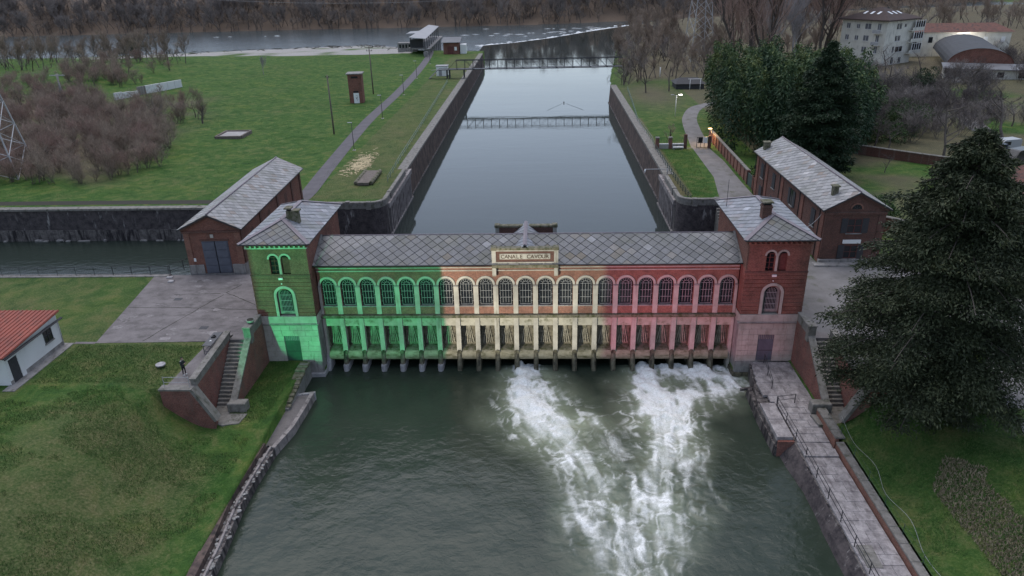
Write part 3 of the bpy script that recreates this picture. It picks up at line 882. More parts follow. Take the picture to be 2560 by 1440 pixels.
def slates(parent, O, U, V, clip, mat, hu=0.54, hv=0.54, limit=300, jit=0.012):
    """lozenge slates on the plane O + u*U + v*V inside the convex polygon clip; V points up the slope"""
    O, U, V = Vector(O), Vector(U).normalized(), Vector(V).normalized()
    N = U.cross(V)
    if N.z < 0:
        N = -N
    off = LOC.get(parent, Vector((0, 0, 0)))
    us = [p[0] for p in clip]; vs = [p[1] for p in clip]
    if area2(clip) < 0:
        clip = clip[::-1]
    shared = None
    cells = []
    j0, j1 = int(math.floor(min(vs) / hv)) - 1, int(math.ceil(max(vs) / hv)) + 1
    for j in range(j0, j1 + 1):
        i0, i1 = int(math.floor(min(us) / (2 * hu))) - 1, int(math.ceil(max(us) / (2 * hu))) + 1
        for i in range(i0, i1 + 1):
            cu, cv = i * 2 * hu + (hu if j % 2 else 0), j * hv
            k = 0.945
            dia = [(cu, cv - hv * k), (cu + hu * k, cv), (cu, cv + hv * k), (cu - hu * k, cv)]
            pc = clip_poly(dia, clip)
            if len(pc) < 3 or area2(pc) < 0.05:
                continue
            full = abs(area2(pc) - 2 * hu * hv * k * k) < 1e-6
            cells.append((cu, cv, pc, full))
    def lift(cu, cv, p):
        return 0.05 - 0.02 * (p[1] - cv + hv) / hv
    def verts(cu, cv, pc):
        ctr = O + U * cu + V * cv
        top = [U * (p[0] - cu) + V * (p[1] - cv) + N * lift(cu, cv, p) for p in pc]
        bot = [U * (p[0] - cu) + V * (p[1] - cv) + N * (lift(cu, cv, p) - 0.045) for p in pc]
        n = len(pc)
        fs = [tuple(range(n))] + [(i, i + n, (i + 1) % n + n, (i + 1) % n) for i in range(n)]
        return ctr, top + bot, fs
    cp = cam.location
    cells.sort(key=lambda c: ((O + U * c[0] + V * c[1]) - cp).length)
    rest_v, rest_f = [], []
    for n_, (cu, cv, pc, full) in enumerate(cells):
        ctr, vv, fs = verts(cu, cv, pc)
        if n_ < limit:
            if full:
                if shared is None:
                    shared = bpy.data.meshes.new('slate')
                    shared.from_pydata([tuple(p) for p in vv], [], fs)
                    shared.materials.append(mat)
                me = shared
            else:
                me = bpy.data.meshes.new('slate')
                me.from_pydata([tuple(p) for p in vv], [], fs)
                me.materials.append(mat)
            o = link('slate', me, parent)
            o.location = ctr - off + N * random.uniform(0, jit)
        else:
            b = len(rest_v)
            rest_v += [tuple(ctr - off + p) for p in vv]
            rest_f += [tuple(q + b for q in f) for f in fs]
    if rest_v:
        me = bpy.data.meshes.new('slate_field')
        me.from_pydata(rest_v, [], rest_f)
        me.materials.append(mat)
        o = link('slate_field', me, parent)
        o['kind'] = 'stuff'
    return len(cells)

def arc(cx, cz, r, n=14, a0=0.0, a1=math.pi):
    return [(cx + r * math.cos(a0 + (a1 - a0) * i / n), cz + r * math.sin(a0 + (a1 - a0) * i / n)) for i in range(n + 1)]

def ring_arch(mb, cx, cz, r0, r1, y0, y1, n=14):
    """archivolt between radii, front face y0, back y1"""
    a, b = arc(cx, cz, r0, n), arc(cx, cz, r1, n)
    for i in range(n):
        mb.hexa([(a[i][0], y0, a[i][1]), (b[i][0], y0, b[i][1]), (b[i][0], y1, b[i][1]), (a[i][0], y1, a[i][1]),
                 (a[i + 1][0], y0, a[i + 1][1]), (b[i + 1][0], y0, b[i + 1][1]), (b[i + 1][0], y1, b[i + 1][1]), (a[i + 1][0], y1, a[i + 1][1])])

def arch_pane(mb, cx, z0, zs, w, y, n=14):
    pts = [(cx - w, z0), (cx + w, z0)] + arc(cx, zs, w, n)
    mb.add([(p[0], y, p[1]) for p in pts], [tuple(range(len(pts)))])

def arch_reveal(mb, cx, z0, zs, w, y0, y1, n=14):
    pts = [(cx + w, z0)] + arc(cx, zs, w, n) + [(cx - w, z0)]
    k = len(pts)
    mb.add([(p[0], y0, p[1]) for p in pts] + [(p[0], y1, p[1]) for p in pts], [(i, i + 1, i + 1 + k, i + k) for i in range(k - 1)])

def wall_with_arches(mb, x0, x1, z0, z1, y, openings, n=14):
    """vertical wall face y=const with arched openings (cx, zsill, zspring, halfwidth) sorted by cx, none overlapping"""
    cur = x0
    for cx, zb, zs, w in openings:
        mb.add([(cur, y, z0), (cx - w, y, z0), (cx - w, y, z1), (cur, y, z1)], [(0, 1, 2, 3)])
        if zb > z0:
            mb.add([(cx - w, y, z0), (cx + w, y, z0), (cx + w, y, zb), (cx - w, y, zb)], [(0, 1, 2, 3)])
        a = arc(cx, zs, w, n)
        for i in range(n):
            p, q = a[i], a[i + 1]
            mb.add([(p[0], y, p[1]), (p[0], y, z1), (q[0], y, z1), (q[0], y, q[1])], [(0, 1, 2, 3)])
        cur = cx + w
    mb.add([(cur, y, z0), (x1, y, z0), (x1, y, z1), (cur, y, z1)], [(0, 1, 2, 3)])

# ------------------------------------------------------------------ intake building: the arcade over the sluices
PT = 1.95
NB = 21
XE = PT * NB / 2
bld = thing('intake_building', 'long arcaded intake building with sluice gates below and the CANALE CAVOUR sign above', 'building', (0, 0, 0))
# brick wall with the arched openings
mb = MB()
ops = [((i - 10) * PT, 7.08, 9.3, 0.71) for i in range(NB)]
wall_with_arches(mb, -XE, XE, 6.19, 11.5, 0.09, ops)
for cx, zb, zs, w in ops:
    arch_reveal(mb, cx, zb, zs, w, 0.09, 0.42)
mb.add([(-XE, 6.3, 0), (XE, 6.3, 0), (XE, 6.3, 11.5), (-XE, 6.3, 11.5)], [(0, 1, 2, 3)])
for sx in (-1, 1):
    mb.add([(sx * XE, 0.09, 0), (sx * XE, 6.3, 0), (sx * XE, 6.3, 11.5), (sx * XE, 3.2, 13.3), (sx * XE, 0.09, 11.5)], [(0, 1, 2, 3, 4)])
mb.build('brick_wall', M['brick_pale'], bld)
# arched windows
pane = MB(); arch_pane(pane, 0, 7.08, 9.3, 0.70, 0.40)
pane_me = None
bars = MB()
yb = 0.30
for z in (7.14, 7.86, 8.58, 9.3):
    bars.box(-0.56, 0.56, yb, yb + 0.03, z - 0.013, z + 0.013)
for x in (-0.55, -0.28, 0.0, 0.28, 0.55):
    bars.box(x - 0.012, x + 0.012, yb - 0.004, yb + 0.03, 7.14 if abs(x) > 0.5 else 7.3, 9.3)
for r in (0.27, 0.555):
    ring_arch(bars, 0, 9.3, r - 0.013, r + 0.013, yb, yb + 0.03, 12)
for a in (30, 60, 90, 120, 150):
    ca, sa = math.cos(math.radians(a)), math.sin(math.radians(a))
    bars.bar((0.27 * ca, yb + 0.012, 9.3 + 0.27 * sa), (0.555 * ca, yb + 0.012, 9.3 + 0.555 * sa), 0.022, 0.022)
for z in (7.5, 8.2, 8.9):
    for s in (-1, 1):
        bars.box(min(s * 0.55, s * 0.71), max(s * 0.55, s * 0.71), yb, yb + 0.025, z - 0.011, z + 0.011)
sill = MB(); sill.bevbox(-0.735, 0.735, 0.02, 0.4, 6.98, 7.075, 0.02)
ar = MB(); ring_arch(ar, 0, 9.33, 0.71, 0.935, 0.0, 0.2, 16)
apron = MB(); apron.box(-0.735, 0.735, 0.05, 0.3, 6.2, 6.98)
lintel = MB(); lintel.box(-0.735, 0.735, 0.10, 0.5, 4.83, 5.8)
gate = MB()
for k in range(6):
    gate.box(-0.72, 0.72, 0.92, 1.0, 2.3 + k * 0.42 + 0.01, 2.3 + (k + 1) * 0.42 - 0.01)
rods = MB()
for i, xb in enumerate((-0.48, -0.2, 0.0, 0.2, 0.48)):
    rods.bar((xb * 0.16, 0.80, 4.78), (xb, 0.80, 2.55), 0.045, 0.05)
rods.box(-0.1, 0.1, 0.77, 0.85, 4.62, 4.72)
jamb = MB()
for s in (-1, 1):
    jamb.box(min(s * 0.62, s * 0.735), max(s * 0.62, s * 0.735), 0.55, 0.86, 2.3, 4.83)
beam = MB()
prof = [(0.6, 1.02), (0.05, 1.02), (-0.10, 1.10), (-0.17, 1.28), (-0.18, 1.5), (-0.13, 1.72), (-0.04, 1.88), (0.08, 1.97), (0.2, 2.0), (0.6, 2.0)]
flr = MB(); flr.prism([(1.0, 1.7), (0.14, 1.7), (0.14, 2.06), (0.3, 2.14), (1.0, 2.32)], 'x', -0.738, 0.738)
beam.prism(prof, 'x', -0.74, 0.74)
protos = {}
def rep(name, mb, mat, parent, x):
    if name not in protos:
        o = mb.build(name, mat, parent)
        protos[name] = o.data
    else:
        o = link(name, protos[name], parent)
    o.location.x = x
    return o
M['beam'] = weathered('stained_beam_stone', (0.35, 0.32, 0.24), (0.2, 0.18, 0.12), 1.8, stain=(0.10, 0.095, 0.05), stain_scale=(0.6, 1, 1.6), stain_lim=(0.5, 0.68))
M['panel'] = weathered('stained_panel_stone', (0.42, 0.40, 0.34), (0.29, 0.275, 0.23), 1.6, stain=(0.14, 0.135, 0.09), stain_scale=(0.8, 1, 1.0), stain_lim=(0.52, 0.7))
for i in range(NB):
    x = (i - 10) * PT
    w = rep('window', pane, M['glass'], bld, x)
    b_ = rep('glazing_bars', bars, M['bar'], w, 0)
    s_ = rep('sill', sill, M['stone_grey'], w, 0)
    rep('arch', ar, M['stone'], bld, x)
    rep('brick_panel', apron, M['brick_pale'], bld, x)
    rep('stone_panel', lintel, M['panel'], bld, x)
    g = rep('sluice_gate', gate, M['gate_wood'], bld, x)
    rep('tie_rods', rods, M['panel'], g, 0)
    rep('gate_guide', jamb, M['wet'], g, 0)
    rep('beam', beam, M['beam'], bld, x)
    rep('gate_floor', flr, M['stone_moss'], bld, x)
pil = MB(); pil.box(-0.24, 0.24, 0.0, 0.3, 6.2, 9.16)
cap = MB(); cap.bevbox(-0.265, 0.265, -0.05, 0.3, 9.16, 9.30, 0.03)
pier = MB(); pier.box(-0.235, 0.235, -0.02, 0.98, 1.9, 5.8)
pier.box(-0.22, 0.22, 0.98, 4.0, -1.5, 5.8)
def nose_mesh(w, tipx):
    mb = MB()
    n = 8
    rings = []
    for z, f in ((-1.2, -0.80), (0.0, -0.72), (0.6, -0.58), (1.2, -0.38), (1.7, -0.16), (1.98, -0.06), (2.12, 0.02)):
        ring = [(-w, 1.0, z)]
        for k in range(n + 1):
            a = math.pi + math.pi * k / n
            ring.append((w * math.cos(a), f + 0.22 + 0.22 * math.sin(a) * (1 if z < 2.1 else 0.6), z))
        ring.append((w, 1.0, z))
        rings.append(ring)
    k = len(rings[0])
    vs = [p for R_ in rings for p in R_]
    fs = []
    for i in range(len(rings) - 1):
        for j in range(k):
            fs.append((i * k + j, i * k + (j + 1) % k, (i + 1) * k + (j + 1) % k, (i + 1) * k + j))
    fs.append(tuple((len(rings) - 1) * k + j for j in range(k)))
    mb.add(vs, fs)
    return mb
nose = nose_mesh(0.25, 0)
shoe = MB()
sp_ = []
for z, e in ((-1.0, 0.05), (0.62, 0.035), (0.72, 0.0)):
    ring = [(-0.25 - e, 1.0, z)]
    f = -0.76
    for k in range(9):
        a = math.pi + math.pi * k / 8
        ring.append(((0.25 + e) * math.cos(a), f + 0.22 + (0.24 + e) * math.sin(a), z))
    ring.append((0.25 + e, 1.0, z)); sp_.append(ring)
k = len(sp_[0])
shoe.add([p for R_ in sp_ for p in R_], [(i * k + j, i * k + (j + 1) % k, (i + 1) * k + (j + 1) % k, (i + 1) * k + j) for i in range(2) for j in range(k)] + [tuple(2 * k + j for j in range(k))])
disc = MB()
disc.tube([(0, -0.13, 1.88), (0, 0.1, 1.88)], 0.25, 14, smooth=False)
for j in range(1, NB):
    x = -XE + j * PT
    p = rep('pilaster', pil, M['stone'], bld, x)
    rep('impost', cap, M['stone_grey'], p, 0)
    q = rep('pier', pier, M['stone'], bld, x)
    rep('cutwater', nose, M['wet'], q, 0)
    rep('boss', disc, M['wet'], q, 0)
    if j <= 6:
        rep('footing', shoe, M['shoe'], q, 0)
for sx in (-1, 1):
    xa, xb = sorted((sx * (XE - 0.24), sx * (XE + 0.02)))
    p = MB().box(xa, xb, 0.0, 0.3, 6.2, 9.16).build('pilaster', M['stone'], bld)
    MB().box(xa, xb, -0.05, 0.3, 9.165, 9.3).build('impost', M['stone_grey'], p)
    q = MB().box(xa, xb, -0.02, 0.98, -1.5, 5.8).build('pier', M['stone'], bld)
    if sx < 0:
        n_ = nose_mesh(0.3, 0)
        n_.v = [(v[0] - XE + 0.05, v[1] + 0.05, v[2] * 0.8) for v in n_.v]
        n_.build('cutwater', M['shoe'], q)
# ledge, strings, cornice, gutter
mb = MB(); mb.prism([(0.3, 5.81), (-0.18, 5.81), (-0.34, 5.93), (-0.36, 6.08), (-0.3, 6.17), (0.3, 6.19)], 'x', -XE, XE)
mb.build('ledge', M['stone_moss'], bld)
MB().box(-XE, XE, -0.02, 0.3, 10.80, 10.90).build('string_course', M['stone'], bld)
MB().box(-XE, XE, -0.05, 0.3, 11.13, 11.23).build('string_course', M['stone'], bld)
MB().prism([(0.3, 11.3), (-0.08, 11.3), (-0.32, 11.5), (-0.32, 11.56), (0.3, 11.56)], 'x', -XE, XE).build('cornice', M['brick_pale'], bld)
roofm = MB()
SL = math.atan2(13.43 - 11.62, 3.24 + 0.45)
roofm.prism([(-0.45, 11.55), (3.24, 13.36), (6.93, 11.55)], 'x', -XE - 0.1, XE + 0.1)
roof = roofm.build('roof', M['black'], bld)
Lv = math.hypot(3.69, 1.81)
ncell = slates(roof, (0, -0.45, 11.60), (1, 0, 0), (0, 3.69, 1.81), [(-XE - 0.12, 0), (-3.05, 0), (-3.05, 0.62), (3.05, 0.62), (3.05, 0), (XE + 0.12, 0), (XE + 0.12, Lv), (-XE - 0.12, Lv)] if False else [(-XE - 0.12, 0), (XE + 0.12, 0), (XE + 0.12, Lv), (-XE - 0.12, Lv)], M['slate'], limit=300)
mb = MB(); mb.tube([(-XE - 0.1, 3.24, 13.43), (XE + 0.1, 3.24, 13.43)], 0.07, 8)
mb.build('ridge_cap', M['hip'], roof)
mb = MB(); mb.tube([(-XE - 0.1, -0.52, 11.60), (-3.2, -0.52, 11.60)], 0.06, 6); mb.tube([(3.2, -0.52, 11.60), (XE + 0.1, -0.52, 11.60)], 0.06, 6)
mb.build('gutter', M['gutter'], roof)
for sx in (-1, 1):
    MB().prism([(-0.5, 11.62), (3.24, 13.47), (3.24, 13.56), (-0.5, 11.71)], 'x', sx * XE - 0.09, sx * XE + 0.09).build('verge', M['stone_grey'], roof)
# sign parapets, front and back, with the little cross roof between
def parapet(yf, yb, front):
    s = thing_part = MB().box(-2.78, 2.78, min(yf, yb) + 0.06, max(yf, yb) - 0.06, 11.55, 13.05).build('sign_parapet', M['brick_dark'], bld)
    for sx in (-1, 1):
        MB().box(sx * 2.98 - 0.2, sx * 2.98 + 0.2, min(yf, yb), max(yf, yb), 11.62, 13.02).build('post', M['stone'], s)
        MB().bevbox(sx * 2.98 - 0.28, sx * 2.98 + 0.28, min(yf, yb) - 0.09, max(yf, yb) + 0.09, 13.02, 13.36, 0.08).build('post_cap', M['stone_moss'], s)
        if front:
            MB().prism([(yf + 0.2, 11.2), (yf + 0.2, 10.35), (yf + 0.12, 10.3), (yf - 0.02, 10.5), (yf - 0.02, 11.2)], 'x', sx * 2.98 - 0.19, sx * 2.98 + 0.19).build('bracket', M['stone'], s)
    MB().bevbox(-2.7, 2.7, min(yf, yb) - 0.07, max(yf, yb) + 0.07, 13.05, 13.26, 0.06).build('coping', M['stone_moss'], s)
    if front:
        MB().box(-2.78, 2.78, yf - 0.03, yf + 0.1, 11.62, 11.82).build('base_course', M['stone'], s)
        MB().prism([(yf + 0.3, 11.2), (yf - 0.05, 11.2), (yf - 0.14, 11.52), (yf - 0.14, 11.6), (yf + 0.3, 11.6)], 'x', -3.2, 3.2).build('ledge', M['stone_moss'], s)
        MB().box(-2.78, 2.78, yf - 0.02, yf + 0.1, 12.92, 13.04).build('top_course', M['stone'], s)
        MB().box(-2.42, 2.42, yf, yf + 0.1, 12.10, 12.66).build('name_plate', M['stone'], s)
        return s
    return s
sgn = parapet(-0.28, 0.22, True)
parapet(6.72, 6.25, False)
# the name, letter by letter
M['letter'] = material('letter_paint', (0.085, 0.06, 0.045), 0.8, 0.2)
def letter_mesh(ch, size):
    cu = bpy.data.curves.new('letter', 'FONT')
    cu.body = ch
    cu.size = size
    cu.extrude = 0.012
    cu.offset = 0.006
    cu.align_x = 'CENTER'
    t = bpy.data.objects.new('letter_tmp', cu)
    C.objects.link(t)
    dg = bpy.context.evaluated_depsgraph_get()
    me = bpy.data.meshes.new_from_object(t.evaluated_get(dg))
    bpy.data.objects.remove(t)
    me.materials.clear()
    me.materials.append(M['letter'])
    me.transform(Matrix.Rotation(math.pi / 2, 4, 'X'))
    return me
xl = -2.13
for ch in 'CANALE CAVOUR':
    if ch != ' ':
        o = link('letter', letter_mesh(ch, 0.53), sgn)
        o.location = (xl, -0.293, 12.20)
    xl += 0.355
# cross roof
mb = MB()
mb.add([(0, -0.2, 13.5), (0, 6.7, 13.5), (1.85, -0.2, 11.9), (1.85, 6.7, 11.9), (-1.85, -0.2, 11.9), (-1.85, 6.7, 11.9)], [(0, 2, 3, 1), (0, 1, 5, 4)])
cr = mb.build('cross_roof', M['black'], bld)
for sx in (-1, 1):
    slates(cr, (0, -0.2, 13.5), (0, 1, 0), (-sx * 1.85, 0, 1.6), [(0, -2.42), (6.9, -2.42), (6.9, 0), (0, 0)], M['slate_sky_sheen'], 0.4, 0.4, limit=40)
mb = MB(); mb.prism([(-0.2, 13.5), (0.0, 13.62), (0.2, 13.5)], 'y', -0.2, 6.7)
mb.build('ridge_cap', M['hip'], cr)
# dark chamber behind the gates
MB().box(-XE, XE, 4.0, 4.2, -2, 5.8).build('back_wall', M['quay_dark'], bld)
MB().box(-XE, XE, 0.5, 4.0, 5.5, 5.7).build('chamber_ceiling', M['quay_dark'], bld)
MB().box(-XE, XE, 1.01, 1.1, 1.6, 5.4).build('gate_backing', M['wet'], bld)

# ------------------------------------------------------------------ the two towers
def tower(sx, label):
    T = thing('brick_tower', label, 'tower', (sx * 23.45, -1.5, 1.7))
    cx = sx * 23.45
    x0, x1 = cx - 2.85, cx + 2.85
    yf, yk = -1.5, 10.0
    bm_ = M['brick']
    # upper shaft with the twin window and the barred window
    mb = MB()
    wc = cx - sx * 0.12
    wall_with_arches(mb, x0, x1, 11.2, 14.35, yf, [(wc - 0.56, 11.25, 12.78, 0.40), (wc + 0.56, 11.25, 12.78, 0.40)])
    for d in (-0.56, 0.56):
        arch_reveal(mb, wc + d, 11.25, 12.78, 0.40, yf, yf + 0.35)
    wall_with_arches(mb, x0, x1, 6.76, 11.05, yf + 0.03, [(wc, 6.76, 8.95, 0.80)])
    arch_reveal(mb, wc, 6.76, 8.95, 0.80, yf + 0.03, yf + 0.4)
    for xx in (x0, x1):
        mb.add([(xx, yf, 5.8), (xx, yk, 5.8), (xx, yk, 14.35), (xx, yf, 14.35)], [(0, 1, 2, 3)])
    mb.add([(x0, yk, 0.5), (x1, yk, 0.5), (x1, yk, 14.35), (x0, yk, 14.35)], [(0, 1, 2, 3)])
    body = mb.build('shaft', bm_, T)
    # rusticated brick courses on the middle stage
    z = 6.80
    while z < 10.9:
        h = 0.40
        for xa, xb in ((x0 - 0.03, wc - 1.12), (wc + 1.12, x1 + 0.03)):
            if z + h > 9.9:
                continue
            MB().bevbox(xa, xb, yf - 0.03, yf + 0.2, z, z + h - 0.045, 0.012).build('brick_course', bm_, body)
        if z + h > 9.9:
            MB().bevbox(x0 - 0.03, x1 + 0.03, yf - 0.03, yf + 0.2, z, z + h - 0.045, 0.012).build('brick_course', bm_, body)
        z += h
    MB().box(x0 - 0.06, x1 + 0.06, yf - 0.07, yf + 0.2, 11.06, 11.2).build('string_course', M['brick_dark'], T)
    # side courses on the inner return facing the arcade
    xin = x0 if sx > 0 else x1
    # twin window
    w = MB()
    for d in (-0.56, 0.56):
        arch_pane(w, wc + d, 11.25, 12.78, 0.40, yf + 0.3)
    tw = w.build('twin_window', M['glass'], T)
    fr = MB()
    for d in (-0.56, 0.56):
        for z in (11.5, 12.0, 12.5, 12.85):
            fr.box(wc + d - 0.38, wc + d + 0.38, yf + 0.25, yf + 0.29, z - 0.03, z + 0.03)
        fr.box(wc + d - 0.03, wc + d + 0.03, yf + 0.24, yf + 0.29, 11.27, 12.9)
    fr.build('window_frame', M['wood_red'], tw)
    MB().box(wc + 0.58 - 0.36 if sx < 0 else wc + 0.58 - 0.36, wc + 0.94, yf + 0.2, yf + 0.24, 11.28, 12.82).build('shutter', M['wood_red'], tw)
    a_ = MB()
    for d in (-0.56, 0.56):
        ring_arch(a_, wc + d, 12.78, 0.40, 0.575, yf - 0.05, yf + 0.15, 12)
    a_.build('arch', M['stone'], T)
    MB().box(wc - 0.11, wc + 0.11, yf - 0.03, yf + 0.2, 11.22, 12.78).build('colonnette', M['stone'], T)
    # barred window
    g = MB(); arch_pane(g, wc, 6.9, 8.95, 0.80, yf + 0.36)
    bw = g.build('barred_window', M['glass'], T)
    b_ = MB()
    for k in range(8):
        x = wc - 0.49 + k * 0.14
        zt = 8.95 + math.sqrt(max(0.0, 0.5 ** 2 - min(0.49, abs(x - wc)) ** 2))
        b_.box(x - 0.012, x + 0.012, yf + 0.2, yf + 0.23, 7.2, zt)
    for z in (7.2, 7.75, 8.35, 8.95):
        b_.box(wc - 0.52, wc + 0.52, yf + 0.19, yf + 0.235, z - 0.015, z + 0.015)
    b_.build('window_bars', M['bar'], bw)
    f_ = MB(); ring_arch(f_, wc, 8.95, 0.58, 0.80, yf + 0.27, yf + 0.36, 12)
    for s in (-1, 1):
        f_.box(min(wc + s * 0.58, wc + s * 0.8), max(wc + s * 0.58, wc + s * 0.8), yf + 0.27, yf + 0.36, 6.9, 8.95)
    f_.box(wc - 0.58, wc + 0.58, yf + 0.27, yf + 0.36, 6.9, 7.15)
    f_.build('window_frame', M['stone_grey'], bw)
    s_ = MB(); ring_arch(s_, wc, 8.95, 0.80, 1.06, yf - 0.08, yf + 0.15, 14)
    for s in (-1, 1):
        s_.box(min(wc + s * 0.80, wc + s * 1.06), max(wc + s * 0.80, wc + s * 1.06), yf - 0.08, yf + 0.15, 6.77, 8.95)
    s_.build('stone_surround', M['stone'], T)
    # stone base: band, cornice and ashlar blocks round the door
    MB().box(x0 - 0.05, x1 + 0.05, yf - 0.08, yk - 0.1, 5.98, 6.74).build('stone_band', M['stone'], T)
    MB().prism([(yf + 0.2, 5.78), (yf - 0.12, 5.78), (yf - 0.22, 5.9), (yf - 0.22, 5.97), (yf + 0.2, 5.97)], 'x', x0 - 0.2, x1 + 0.2).build('cornice', M['stone_grey'], T)
    MB().box(x0, x1, yf + 0.12, yk - 0.2, -1.5, 5.78).build('base', M['stone_grey'], T)
    rng = random.Random(3 + sx)
    dx0, dx1 = cx - sx * 0.1 - 0.77, cx - sx * 0.1 + 0.77
    zr = 1.62
    row = 0
    hs_ = [0.60, 0.58, 0.6, 0.56, 0.58, 0.62, 0.60]
    for h in hs_:
        segs = [(x0 - 0.02, dx0), (dx1, x1 + 0.02)] if zr + h < 4.6 else [(x0 - 0.02, x1 + 0.02)]
        for a, b in segs:
            x = a
            while x < b - 0.05:
                wdt = rng.uniform(0.75, 1.25)
                if b - (x + wdt) < 0.5:
                    wdt = b - x
                MB().bevbox(x + 0.012, x + wdt - 0.012, yf - rng.uniform(0.0, 0.03), yf + 0.3, zr + 0.012, zr + h - 0.012, 0.012).build('stone_block', M['stone'], T)
                x += wdt
        zr += h
    # lower plinth down to the water on the canal side
    MB().box(min(xin, xin + sx * 2.2), max(xin, xin + sx * 2.2), yf - 0.12, yf + 1.6, -1.5, 1.62).build('plinth', M['stone_grey'], T)
    MB().box(min(xin - sx * 0.22, xin + sx * 2.3), max(xin - sx * 0.22, xin + sx * 2.3), yf - 0.34, yf + 1.6, -1.5, 0.42).build('footing', M['shoe'] if sx < 0 else M['wet'], T)
    # inner return: pale stone lower down
    MB().box(min(xin, xin - sx * 0.04), max(xin, xin - sx * 0.04), yf + 0.02, 0.12, -1.0, 5.78).build('return_wall', M['stone_grey'], T)
    MB().prism([(yf - 0.1, 5.78), (0.1, 5.78), (0.1, 6.74), (yf - 0.1, 6.74)], 'x', min(xin, xin - sx * 0.07), max(xin, xin - sx * 0.07)).build('return_band', M['stone'], T)
    # door
    d = MB().box(dx0, dx1, yf + 0.1, yf + 0.16, 1.7, 3.98).build('door', M['door_blue'] if sx > 0 else M['green_iron'], T)
    gr = MB()
    for k in range(9):
        x = dx0 + 0.06 + k * (dx1 - dx0 - 0.12) / 8
        gr.box(x - 0.035, x + 0.035, yf + 0.08, yf + 0.12, 3.98, 4.5)
    gr.build('grille', M['door_blue'], d)
    MB().box(dx0, dx1, yf + 0.2, yf + 0.24, 3.98, 4.55).build('opening', M['black'], d)
    MB().box(dx0, dx1, yf + 0.085, yf + 0.1, 2.75, 2.79).build('rail', M['iron'], d)
    # eaves with dentils
    MB().box(x0 - 0.18, x1 + 0.18, yf - 0.18, yk + 0.18, 14.14, 14.34).build('cornice', M['brick'], T)
    for k in range(13):
        x = x0 - 0.02 + k * (x1 - x0 + 0.04 - 0.16) / 12
        MB().box(x, x + 0.16, yf - 0.30, yf - 0.17, 14.0, 14.2).build('dentil', M['stone'] if sx < 0 else M['brick_pale'], T)
    MB().box(x0 - 0.14, x1 + 0.14, yf - 0.16, yf + 0.1, 13.86, 13.99).build('dentil_course', M['stone'] if sx < 0 else M['brick_pale'], T)
    ex0, ex1, ey0, ey1 = x0 - 0.5, x1 + 0.5, yf - 0.55, yk + 0.5
    ze, zr_ = 14.45, 15.85
    ya, yb_ = ey0 + 3.4, ey1 - 3.4
    mb = MB()
    vs = [(ex0, ey0, ze), (ex1, ey0, ze), (ex1, ey1, ze), (ex0, ey1, ze), (cx, ya, zr_), (cx, yb_, zr_),
          (ex0, ey0, ze - 0.1), (ex1, ey0, ze - 0.1), (ex1, ey1, ze - 0.1), (ex0, ey1, ze - 0.1)]
    mb.add(vs, [(0, 1, 4), (1, 2, 5, 4), (2, 3, 5), (3, 0, 4, 5), (9, 8, 7, 6), (0, 6, 7, 1), (1, 7, 8, 2), (2, 8, 9, 3), (3, 9, 6, 0)])
    rf = mb.build('roof', M['gutter'], T)
    hw = (ex1 - ex0) / 2
    sl = math.hypot(3.4, zr_ - ze)
    slates(rf, (cx, ey0, ze), (1, 0, 0), (0, 3.4, zr_ - ze), [(-hw, 0), (hw, 0), (0, sl)], M['slate'], 0.5, 0.5, 60)
    sl2 = math.hypot(hw, zr_ - ze)
    Ly = ey1 - ey0
    slates(rf, (ex1, ey0, ze), (0, 1, 0), (-hw, 0, zr_ - ze), [(0, 0), (Ly, 0), (Ly - 3.4, sl2), (3.4, sl2)], M['slate_sky_sheen'], 0.5, 0.5, 120)  # side slopes: lighter slate colour imitates the sky sheen
    slates(rf, (ex0, ey0, ze), (0, 1, 0), (hw, 0, zr_ - ze), [(0, 0), (Ly, 0), (Ly - 3.4, sl2), (3.4, sl2)], M['slate_sky_sheen'], 0.5, 0.5, 120)
    for p, q in (((ex0, ey0, ze + 0.05), (cx, ya, zr_ + 0.05)), ((ex1, ey0, ze + 0.05), (cx, ya, zr_ + 0.05)), ((cx, ya, zr_ + 0.05), (cx, yb_, zr_ + 0.05)), ((cx, yb_, zr_ + 0.05), (ex0, ey1, ze + 0.05)), ((cx, yb_, zr_ + 0.05), (ex1, ey1, ze + 0.05))):
        MB().bar(p, q, 0.42, 0.06).build('hip_strip', M['hip'], rf)
    MB().tube([(ex0, ey0 - 0.05, ze - 0.03), (ex1, ey0 - 0.05, ze - 0.03)], 0.06, 6).build('gutter', M['gutter'], rf)
    # floodlight and camera brackets above the barred window
    MB().box(wc - 0.28, wc + 0.12, yf - 0.22, yf - 0.08, 10.72, 10.9).build('wall_lamp', M['white_paint'], T)
    MB().tube([(wc - 0.1, yf - 0.04, 10.25), (wc - 0.1, yf - 0.1, 10.25)], 0.06, 8).build('sensor', M['white_paint'], T)
    return T
TL = tower(-1, 'red brick tower at the left end of the arcade, washed in green light')
TR = tower(1, 'red brick tower at the right end of the arcade, beside the big evergreen')
